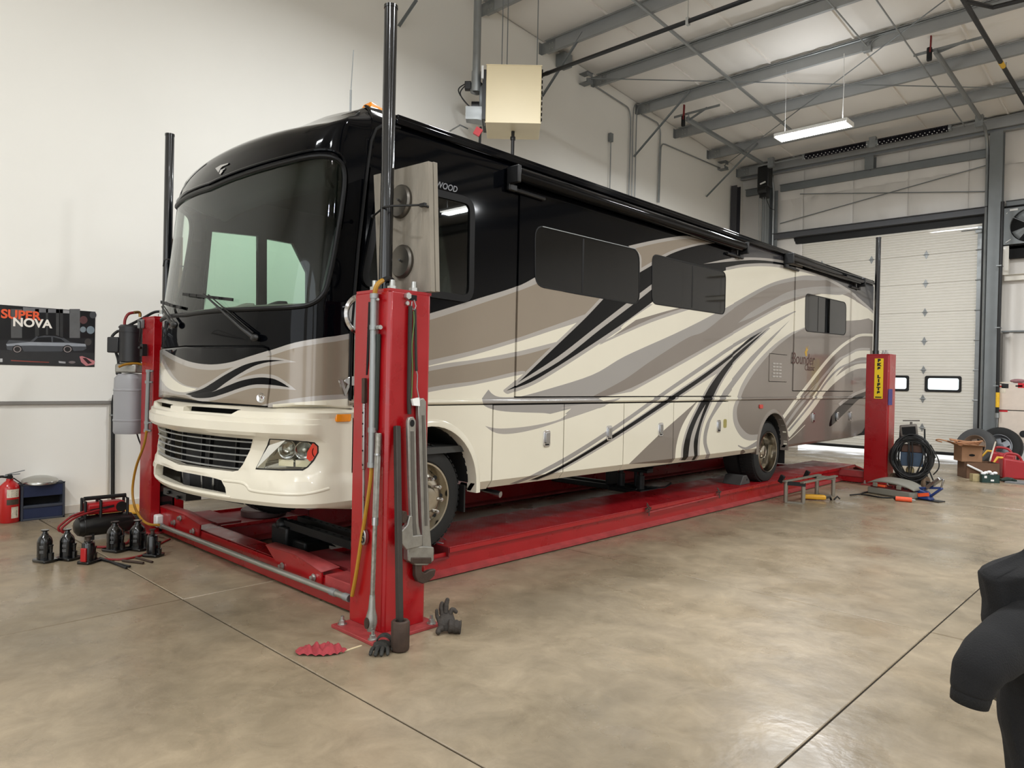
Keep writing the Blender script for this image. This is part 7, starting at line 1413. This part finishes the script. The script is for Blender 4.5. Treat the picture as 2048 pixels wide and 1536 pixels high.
# open tool case, orange grip gun, blue tool
p = UZ(1782, 990); a = UZ(1735, 986); c = UZ(1826, 1000); ang = math.atan2(c.y-a.y, c.x-a.x); Lc = (c-a).length; R_ = Matrix.Rotation(ang, 3, 'Z'); ctr = (a+c)/2+R_@V((0, .12, 0))
t = thing('tool_case', 'grey plastic tool case lying half open before the rear lift post', 'case', (ctr.x, ctr.y, 0), ang); cs = mat('grey_case_plastic', (118, 116, 106), .5, var=.08)
b = MB(); b.prism([(-Lc/2, -.13), (Lc/2-.04, -.13), (Lc/2, -.09), (Lc/2, .11), (Lc/2-.04, .13), (-Lc/2, .13)], 0.004, .105, None); b.build('case_base', cs, t, local=True, bevel=.018)
b = MB(); b.box((-Lc/2+.04, -.115, .10), (Lc/2-.05, .115, .125)); b.build('case_tray', mat('dark_red_tray', (84, 18, 22), .5, var=.3, vs=20), t, local=True)
b = MB(); b.box((-Lc/2+.12, -.12, .12), (-Lc/2+.27, -.02, .155)); b.build('orange_insert', mat('safety_orange', (226, 88, 48), .45), t, local=True, bevel=.008)
b = MB(); [b.cyl((-.1+.12*k, -.05, .12), (-.1+.12*k, -.05, .15), .03, 12) for k in range(4)]; each(b, 'socket', mat('red_socket', (120, 24, 28), .4, .3), t, local=True)
def lid(u, v):
    x = -Lc/2-.0+(Lc+.02)*u; e = (1-abs(2*u-1)**5); return (x, -.14+.27*v, .165+.03*math.sin(pi*u)+.075*e*(1-(.9*(1-v))**3)-.03*u)
b = MB(); b.grid(lid, 20, 8); b.build('case_lid', cs, t, local=True, solid=.012, smooth=50); b = MB(); [b.box((x, -.15, .12), (x+.07, -.135, .18)) for x in (-Lc*.36, Lc*.16)]; each(b, 'case_latch', cs, t, local=True, bevel=.006)
a, c = UZ(1791, 997, .035), UZ(1824, 1000, .035); t = thing('orange_grease_gun', 'orange handled tool on a black cord in front of the grey tool case', 'tool', (a+c)/2)
b = MB(); b.tube([a, c], .034, 14); b.build('orange_grip', MATS['safety_orange'], t, bevel=.004); b = MB(); b.tube([c, c+(c-a)*.22], .012, 8); b.build('tool_nozzle', steel, t); b = MB(); b.tube([a-(c-a)*.12, a], [.014, .030], 10); b.build('tool_collar', black_plastic, t)
b = MB(); b.tube(spl([UZ(x, y, .012) for x, y in ((1790, 995), (1765, 995), (1735, 990), (1722, 988), (1735, 984), (1760, 984))], 5), .011, 6); b.tube(spl([UZ(x, y, .012) for x, y in ((1700, 990), (1722, 988))], 3), .01, 6); each(b, 'tool_cord', black_rubber, t)
p = UZ(1852, 1000); t = thing('blue_cutting_tool', 'blue and silver power tool tipped over right of the grey tool case', 'tool', (p.x, p.y, 0), ang); bl = mat('tool_blue', (32, 54, 110), .4, var=.1)
b = MB(); b.hexa([(-.18, -.07, .01), (.10, -.07, .01), (.10, .07, .01), (-.18, .07, .01), (-.16, -.05, .16), (.02, -.05, .13), (.02, .05, .13), (-.16, .05, .16)]); b.build('tool_body', bl, t, local=True, bevel=.02)
b = MB(); b.bar((-.15, 0, .15), (.19, 0, .20), .04, .03); b.bar((.05, 0, .05), (.22, 0, .2), .05, .03); b.build('tool_arm', bl, t, local=True, bevel=.006)
b = MB(); b.obox((.12, -.02, .26), (.24, .10, .05), Matrix.Rotation(-.7, 3, 'Y')); b.bar((.2, 0, .18), (.24, 0, .33), .03, .02); b.build('silver_jaw', steel, t, local=True, bevel=.008)
b = MB(); b.obox((.0, -.072, .08), (.16, .006, .05), Matrix.Rotation(-.2, 3, 'Y')); b.build('orange_label', MATS['safety_orange'], t, local=True); b = MB(); b.box((-.2, -.09, 0), (.22, .09, .012)); b.build('tool_sole', black_plastic, t, local=True)
# welder on a hand cart hung with cables
p = UZ(1822, 976); rz = math.atan2(-p.y, -p.x)+pi/2; t = thing('welding_cart', 'old wire welder on a two wheel cart wound with black cables by the rear post', 'welder', (p.x, p.y, 0), rz)
oldg = mat('grimy_grey_enamel', (104, 98, 92), .6, .2, var=.35, vs=10); obl = mat('faded_blue_case', (46, 66, 88), .55, var=.25, vs=7)
b = MB(); b.box((-.16, -.14, .36), (.16, .14, .58)); b.build('blue_power_case', obl, t, local=True, bevel=.01); b = MB(); b.box((-.15, -.13, .58), (.15, .13, .70)); b.build('rust_cover', mat('rusty_cover', (74, 52, 42), .7, .2, var=.3, vs=12), t, local=True, bevel=.01)
b = MB(); b.obox((-.05, -.02, .92), (.25, .2, .19), Matrix.Rotation(-.12, 3, 'Y')); w_ = b.build('feeder_head', oldg, t, local=True, bevel=.02); b = MB(); b.obox((-.05, -.125, .925), (.19, .012, .12), Matrix.Rotation(-.12, 3, 'Y')); b.build('feeder_window', dark, w_)
b = MB(); b.box((-.04, -.03, .70), (.10, .10, .84)); b.build('feeder_neck', oldg, t, local=True, bevel=.02)
b = MB(); b.cyl((-.02, 0, 1.02), (-.02, 0, 1.06), .018, 8); b.bar((-.14, 0, 1.075), (.10, 0, 1.085), .02, .02); b.build('tee_handle', oldg, t, local=True)
b = MB(); b.lathe([(0, .17), (.055, .17), (.06, .19), (.06, .30), (.045, .34), (0, .35)], 16, Matrix.Translation((-.02, -.05, 0))); b.build('tan_canister', mat('tan_canister', (150, 134, 96), .6, var=.2, vs=12), t, local=True)
b = MB(); b.box((-.2, -.16, .08), (.22, .16, .11)); b.bar((-.2, .14, .1), (-.17, .14, .95), .025, .025); b.bar((.2, .14, .1), (.17, .14, .95), .025, .025); b.bar((.18, -.16, .11), (.33, -.16, .09), .02, .02); b.bar((.24, -.16, .32), (.33, -.16, .09), .02, .02); b.build('cart_frame', blkst, t, local=True)
for x, y in ((.20, -.1), (-.25, .05)): b = MB(); b.lathe([(.03, -.035), (.075, -.035), (.105, -.02), (.11, 0), (.105, .02), (.075, .035), (.03, .035)], 24, Matrix.Translation((x, y, .11)) @ Matrix.Rotation(pi/2, 4, 'Y') @ Matrix.Rotation(.5, 4, 'X')); b.build('cart_wheel', mat('tan_tyre', (96, 78, 60), .7, var=.2, vs=10), t, local=True)
b = MB(); rr_ = random.Random(3)
for k in range(22):
    ax_, az = .28+rr_.uniform(-.10, .04), .35+rr_.uniform(-.10, .03); ph = rr_.uniform(0, 6); yy = -.15+rr_.uniform(-.05, .04)
    b.tube([(ax_*math.cos(a+ph)+rr_.uniform(-.006, .006), yy+.02*math.sin(3*a+k), .50+az*math.sin(a+ph)+rr_.uniform(-.006, .006)) for a in np.linspace(0, 2*pi*rr_.uniform(.85, 1), 30)], rr_.choice((.010, .012, .015)), 6)
each(b, 'welding_cable', black_rubber, t, local=True)
b = MB()
for k in range(6): x0_ = rr_.uniform(-.2, .2); b.tube(spl([V((x0_, -.17, .8)), V((x0_+rr_.uniform(-.08, .08), -.2, .5)), V((x0_*.5, -.18, .2)), V((x0_+.1, -.16, .13))], 5), .009, 6)
b.tube(spl([V((.25, -.1, .72)), V((.36, -.12, .5)), V((.37, -.13, .36)), V((.30, -.12, .25))], 5), .009, 6); each(b, 'loose_lead', black_rubber, t, local=True)
b = MB()
for k in range(5): b.tube([(.17*math.cos(a)*(1+.08*k), -.05+.12*math.sin(a), .13+.022*k) for a in np.linspace(0, 2*pi, 22)[:-1]], .012, 6, closed=True)
each(b, 'cable_loop', black_rubber, t, local=True)
# ------------------------------------------------------------------ stores heaped against the back wall at right
def tyre_thing(lab, ctr, R0, n, lean, m, rimc):
    t = thing('spare_tyre', lab, 'tyre', ctr); n = V(n).normalized(); M = frame(ctr, V((0, 0, 1)).cross(n), n.cross(V((0, 0, 1)).cross(n)))
    b = MB(); b.lathe([(R0*.62, -.09), (R0*.8, -.105), (R0*.95, -.09), (R0, -.06), (R0, .06), (R0*.95, .09), (R0*.8, .105), (R0*.62, .09)], 40, M); b.build('tyre_ring', m, t)
    b = MB(); b.lathe([(R0*.63, .085), (R0*.60, .09), (R0*.56, .06), (R0*.5, .0), (R0*.2, .01), (R0*.18, .03), (0, .03)], 32, M); r = b.build('wheel_rim', rimc, t)
    b = MB(); [b.prism([(R0*(.25*math.cos(a0)), R0*(.25*math.sin(a0))), (R0*(.46*math.cos(a0-.3)), R0*(.46*math.sin(a0-.3))), (R0*(.46*math.cos(a0+.3)), R0*(.46*math.sin(a0+.3)))], .012, .016, M) for a0 in np.arange(0, 6.2, 2*pi/5)]; each(b, 'rim_slot', dark, r); return t
silv = mat('silver_rim', (150, 152, 156), .3, .8, var=.1)
tyre_thing('big black tyre with silver rim leaning on the white cabinet, right one of the two', (-2.95, 17.72, .42), .41, (-.15, -.95, .22), 0, tyre, silv)
tyre_thing('worn grey tyre leaning against the back wall behind the cardboard boxes', (-3.32, 17.45, .40), .395, (-.3, -.9, .28), 0, mat('dusty_tyre', (72, 72, 72), .8, var=.15, vs=6), mat('tan_rim', (140, 120, 104), .5, .3))
# cartons
card = mat('brown_cardboard', (150, 112, 82), .8, var=.12, vs=6); cardd = mat('dark_cardboard', (104, 76, 56), .85, var=.2, vs=5)
def carton(lab, ctr, size, rz, m, hole=True, nm='cardboard_box', flap=False):
    t = thing(nm, lab, 'box', ctr, rz); x, y, z = [k/2 for k in size]; z *= 2; w = .008
    b = MB(); b.box((-x, -y, 0), (x, -y+w, z)); b.box((-x, y-w, 0), (x, y, z)); b.box((-x, -y, 0), (-x+w, y, z)); b.box((x-w, -y, 0), (x, y, z)); b.box((-x, -y, 0), (x, y, w)); b.build('box_walls', m, t, local=True)
    if hole: b = MB(); b.prism([(.05*math.cos(a), z*.45+.022*math.sin(a)) for a in np.linspace(0, 2*pi, 18)[:-1]], y, y+.002, MXZ(0)); b.build('hand_hole', dark, t, local=True)
    if flap:
        b = MB(); b.hexa([(-x, -y, z), (x, -y, z), (x, -y+.004, z), (-x, -y+.004, z), (-x-.03, -y-.14, z+.05), (x, -y-.14, z+.03), (x, -y-.136, z+.034), (-x-.03, -y-.136, z+.054)]); b.hexa([(-x, -y, z), (-x+.004, -y, z), (-x+.004, y, z), (-x, y, z), (-x-.16, -y, z+.08), (-x-.156, -y, z+.084), (-x-.156, y, z+.09), (-x-.16, y, z+.086)]); each(b, 'box_flap', m, t, local=True)
    return t
pb = UZ(1960, 962); cz = math.atan2(UZ(1999, 960).y-UZ(1932, 957).y, UZ(1999, 960).x-UZ(1932, 957).x); W1 = (UZ(1999, 960)-UZ(1932, 957)).length
q = (UZ(1999, 960)+UZ(1932, 957))/2; up_ = Matrix.Rotation(cz, 3, 'Z')@V((0, 1, 0)); q = q+up_*.20
kpx = 1437.4/((q-EYE).dot(FW)); h1 = 32/kpx
carton('large brown cardboard box on the floor, undermost in front of the tyres', (q.x, q.y, 0), (W1, .40, h1), cz, cardd, False)
carton('brown cardboard box with oval hand hole stacked on the larger box', (q.x-.12*math.cos(cz)*1.0-.06, q.y-.02, h1+.001), (.34, .36, 30/kpx), cz, card, True, flap=True)
b = MB(); r_ = V((math.cos(cz), math.sin(cz), 0)); fy = -up_
t = thing('tan_power_cord', 'tan power cord heaped on top of the upper cardboard box', 'cord', (q.x, q.y, h1+30/kpx)); b = MB(); top = V((q.x-.2, q.y-.02, h1+30/kpx+.02))
for k in range(7): a0 = k*.9; b.tube([top+V((.24*math.cos(a+a0)*(.6+.08*k), .14*math.sin(a+a0), .012*k+.02*math.sin(a*2+k))) for a in np.linspace(0, 5.2, 18)], .012, 6)
b.tube(spl([top+V((-.2, -.1, .03)), top+V((-.38, -.16, .08)), top+V((-.45, -.14, .06)), top+V((-.36, -.1, .03))], 5), .012, 6); each(b, 'cord_loop', mat('tan_cord', (168, 122, 88), .6, var=.15), t)
pf = UZ(1966, 966); carton('small cream carton lying against the large box front', (UZ(1957, 963).x, UZ(1957, 963).y, 0), (.24, .12, .13), cz, mat('cream_carton', (176, 160, 118), .7, var=.25, vs=14), False, 'small_carton')
tg = carton('small dark green carton with white crumpled paper on top', (UZ(1978, 965).x, UZ(1978, 965).y, 0), (.28, .13, .14), cz, mat('green_carton', (26, 54, 48), .6, var=.15, vs=14), False, 'small_carton')
b = MB(); [b.sphere((-.09+.045*k, .01*(k % 2), .15+.015*(k % 3)), .035, 7, 5, sc=(1.2, .9, .8)) for k in range(5)]; each(b, 'paper_ball', white_pl, tg, local=True); b = MB(); b.box((-.0, -.068, .03), (.05, -.0655, .06)); b.box((-.10, -.068, .08), (-.06, -.0655, .12)); each(b, 'carton_label', white_pl, tg, local=True)
b = MB(); a, c = UZ(1935, 940, .2), UZ(1955, 950, .14); b.bar(q+fy*.215-r_*.26+V((0, 0, h1*.85)), q+fy*.235-r_*.02+V((0, 0, h1*.45)), .03, .05, (0, 1, 0)); tag(b.build('caulk_tube', white_pl, bevel=.008), 'white sealant tube leaning on the front of the large box', 'tube')
def can(lab, ctr, rz, s=1.0):
    t = thing('fuel_can', lab, 'fuel can', ctr, rz); m = mat('red_fuel_plastic', (156, 34, 40), .4, var=.08)
    b = MB(); b.hexa([(-.16*s, -.1*s, 0), (.16*s, -.1*s, 0), (.16*s, .1*s, 0), (-.16*s, .1*s, 0), (-.15*s, -.09*s, .30*s), (.16*s, -.09*s, .26*s), (.16*s, .09*s, .26*s), (-.15*s, .09*s, .30*s)]); b.build('can_body', m, t, local=True, bevel=.025*s, seg=3)
    b = MB(); b.tube(spl([V((-.12*s, 0, .29*s)), V((-.08*s, 0, .36*s)), V((.06*s, 0, .345*s)), V((.12*s, 0, .26*s))], 5), .018*s, 8); b.build('can_handle', m, t, local=True)
    b = MB(); b.tube([(-.13*s, 0, .29*s), (-.2*s, -.02, .30*s), (-.27*s, -.04, .20*s)], [.022*s, .018*s, .012*s], 8); b.build('can_spout', mat('yellow_spout', (206, 160, 50), .45), t, local=True); return t
c_ = UZ(2022, 958); can('red fuel can with yellow spout, front one beside the cardboard boxes', (c_.x, c_.y+.1, 0), cz, 1.25)
c_ = UZ(1993, 945); can('red fuel can partly hidden behind the large cardboard box', (c_.x+.05, c_.y+.3, 0), cz-.5, 1.3)
a, c = UZ(1978, 915, .42), UZ(1991, 884, .72); b = MB(); b.tube([V((q.x+.16, q.y+.1, h1+.03)), UY(1991, 884, 17.2)], .014, 8); tag(b.build('pale_stick', mat('pale_rod', (206, 196, 180), .6)), 'pale thin rod standing out of the boxes against the tyres', 'rod')
# white parts cabinet with stickers
xl_ = UY(1998, 800, 18.02).x; zt, zm, zb_ = UY(1998, 768, 18.02).z, UY(1998, 820, 18.02).z, UY(1998, 884, 18.02).z
t = thing('parts_cabinet', 'white steel cabinet with stickers and dark gap at the right back wall', 'cabinet', (xl_+.5, 18.2, 0)); cabm = mat('mottled_white_cabinet', (214, 200, 186), .22, var=.06, vs=8, coat=.3)
b = MB(); b.box((xl_, 18.04, 0), (xl_+1.3, 18.38, zt)); b.build('cabinet_body', mat('cabinet_white', (206, 200, 192), .5), t); b = MB(); b.box((xl_, 18.015, zm+.008), (xl_+1.3, 18.04, zt)); b.build('cabinet_door', cabm, t, bevel=.006); b = MB(); b.box((xl_, 18.015, zb_), (xl_+1.3, 18.04, zm-.008)); b.build('cabinet_door', cabm, t, bevel=.006)
b = MB(); b.box((xl_, 18.02, zm-.01), (xl_+1.3, 18.045, zm+.01)); b.build('door_gap', dark, t); b = MB(); b.box((xl_+.01, 18.0, .06), (xl_+1.3, 18.04, zb_-.02)); b.build('kick_panel', white_pl, t)
for (x, y), w, h, m in (((2002, 773), .05, .03, 'red_lens'), ((2010, 772), .12, .09, 'decal_black'), ((2006, 780), .10, .12, 'label_cream'), ((2038, 772), .12, .03, 'decal_black'), ((2044, 771), .14, .10, 'red_tag'), ((2006, 822), .16, .035, 'red_tag'), ((2008, 765), .3, .02, 'label_cream')):
    p = UY(x, y, 18.01); b = MB(); b.box((p.x-w/2, 18.010, p.z-h/2), (p.x+w/2, 18.016, p.z+h/2)); b.build('sticker', MATS[m], t)
b = MB(); p = UY(2047, 868, 18.0); b.cyl((p.x, 18.016, p.z), (p.x, 18.0, p.z), .07, 20); b.build('cabinet_knob', black_plastic, t)
b = MB(); p = UY(2036, 765, 18.15); b.sphere(p+V((0, 0, .03)), .09, 12, 7, sc=(1.6, .8, .5)); tag(b.build('shop_towel', mat('pinkish_cloth', (150, 110, 112), .9, var=.3, vs=20)), 'folded pinkish cloth on top of the white cabinet', 'cloth')
p = UZ(2046, 968); b = MB(); b.box((p.x-.25, p.y-.1, 0), (p.x+.6, p.y+.4, .02)); tag(b.build('grey_floor_mat', mat('grey_mat', (112, 112, 112), .8, var=.1)), 'grey mat on the floor at the right edge before the fuel can', 'mat')
p = UZ(2016, 961); t = thing('work_lamp', 'black and green hand tool lying before the red fuel can', 'tool', p); b = MB(); b.tube([UZ(2001, 960, .04), UZ(2012, 959, .04), UZ(2024, 960, .035), UZ(2032, 962, .03)], [.02, .045, .04, .02], 10); b.build('tool_body', mat('green_black_plastic', (28, 44, 38), .4, var=.3, vs=20), t)
# ------------------------------------------------------------------ hooded sweatshirt over a chair at the right edge, near the camera
fab = mat('black_fleece', (9, 9, 11), .95, var=.15, vs=9, bump=.25, bs=220)
def near(x, y, d): return EYE+ray(x, y)*d
dj = 2.4; cxp = 2112
chb = near(cxp, 1250, dj); fl_d = V((FW.x, FW.y, 0)).normalized(); sd_d = V((RT.x, RT.y, 0)).normalized()
ct = thing('shop_chair', 'plain black chair under the draped sweatshirt just outside the right edge', 'chair', (chb.x, chb.y, 0)); base = V((chb.x, chb.y, 0)); G = lambda a, d, z: base+sd_d*a+fl_d*d+V((0, 0, z))
RM = Matrix((sd_d, fl_d, V((0, 0, 1)))).transposed()
b = MB(); b.obox(G(.14, .20, .46), (.30, .30, .05), RM); b.build('seat', black_plastic, ct, bevel=.02); b = MB(); b.obox(G(.10, .03, .80), (.14, .025, .26), RM); b.build('backrest', black_plastic, ct, bevel=.02)
for a_, d_, h_ in ((.05, .03, .88), (.16, .03, .88), (.12, .32, .44), (.28, .32, .44)): b = MB(); b.cyl(G(a_, d_, 0), G(a_, d_, h_), .014, 8); b.build('leg', black_plastic, ct)
t = thing('hooded_sweatshirt', 'black sweatshirt with one empty sleeve hanging at the right edge near the camera', 'sweatshirt', (chb.x, chb.y, .3))
LB = [(1100, 2056), (1112, 2044), (1128, 2012), (1146, 1972), (1156, 1964), (1180, 1970), (1215, 1977), (1250, 1972), (1290, 1985), (1340, 2004), (1380, 2010), (1420, 2006), (1460, 2010), (1490, 2018), (1536, 2028), (1590, 2036), (1640, 2040)]
kk = dj/FPX
def body(u, v):
    i = min(int(v*(len(LB)-1)), len(LB)-2); f = v*(len(LB)-1)-i; y = LB[i][0]*(1-f)+LB[i+1][0]*f; l = LB[i][1]*(1-f)+LB[i+1][1]*f
    hw = (cxp-l)*kk; a = 2*pi*u; dd = .115*min(1, .25+v*5)
    p = near(cxp, y, dj); w = .010*math.sin(7*a+v*6)*math.sin(3*a+v*17)+.008*math.sin(11*a-9*v)
    c, s = math.cos(a), math.sin(a); f_ = min(1, v*9)
    return p+sd_d*(hw*math.copysign(abs(c)**.75, c)*(1+0*w))+fl_d*((dd*s)*1.0+w*f_*abs(s)**.3)+V((0, 0, .006*math.sin(5*a)))
b = MB(); b.grid(body, 80, 70); b.build('sweatshirt_body', fab, t, smooth=180)
sl = [(2085, 1240, 2.34, 60), (2040, 1272, 2.30, 58), (1998, 1300, 2.25, 54), (1966, 1328, 2.20, 48), (1950, 1356, 2.19, 43), (1943, 1384, 2.19, 36)]
P_ = spl([near(x, y, d) for x, y, d, r in sl], 8); Rr = [float(np.interp(i/(len(P_)-1)*5, range(6), [r*d/FPX for x, y, d, r in sl]))*(1+.015*math.sin(i*.7)) for i in range(len(P_))]
b = MB(); b.tube(P_, Rr, 32, cap=False); b.build('sleeve', fab, t, smooth=180, solid=.006)
d_ = (P_[-1]-P_[-3]).normalized(); b = MB(); b.tube([P_[-2]-d_*.01, P_[-1]+d_*.012, P_[-1]+d_*.035], [Rr[-1]*1.0, Rr[-1]*.99, Rr[-1]*.94], 32, cap=False); b.build('cuff', mat('black_rib_knit', (8, 8, 9), .95, bump=.4, bs=150), t, smooth=180, solid=.007)
b = MB(); b.lathe([(.0, 0), (Rr[-3]*.9, 0)], 24, frame(P_[-6], d_.orthogonal(), d_.cross(d_.orthogonal()))); b.build('sleeve_lining', fab, t)
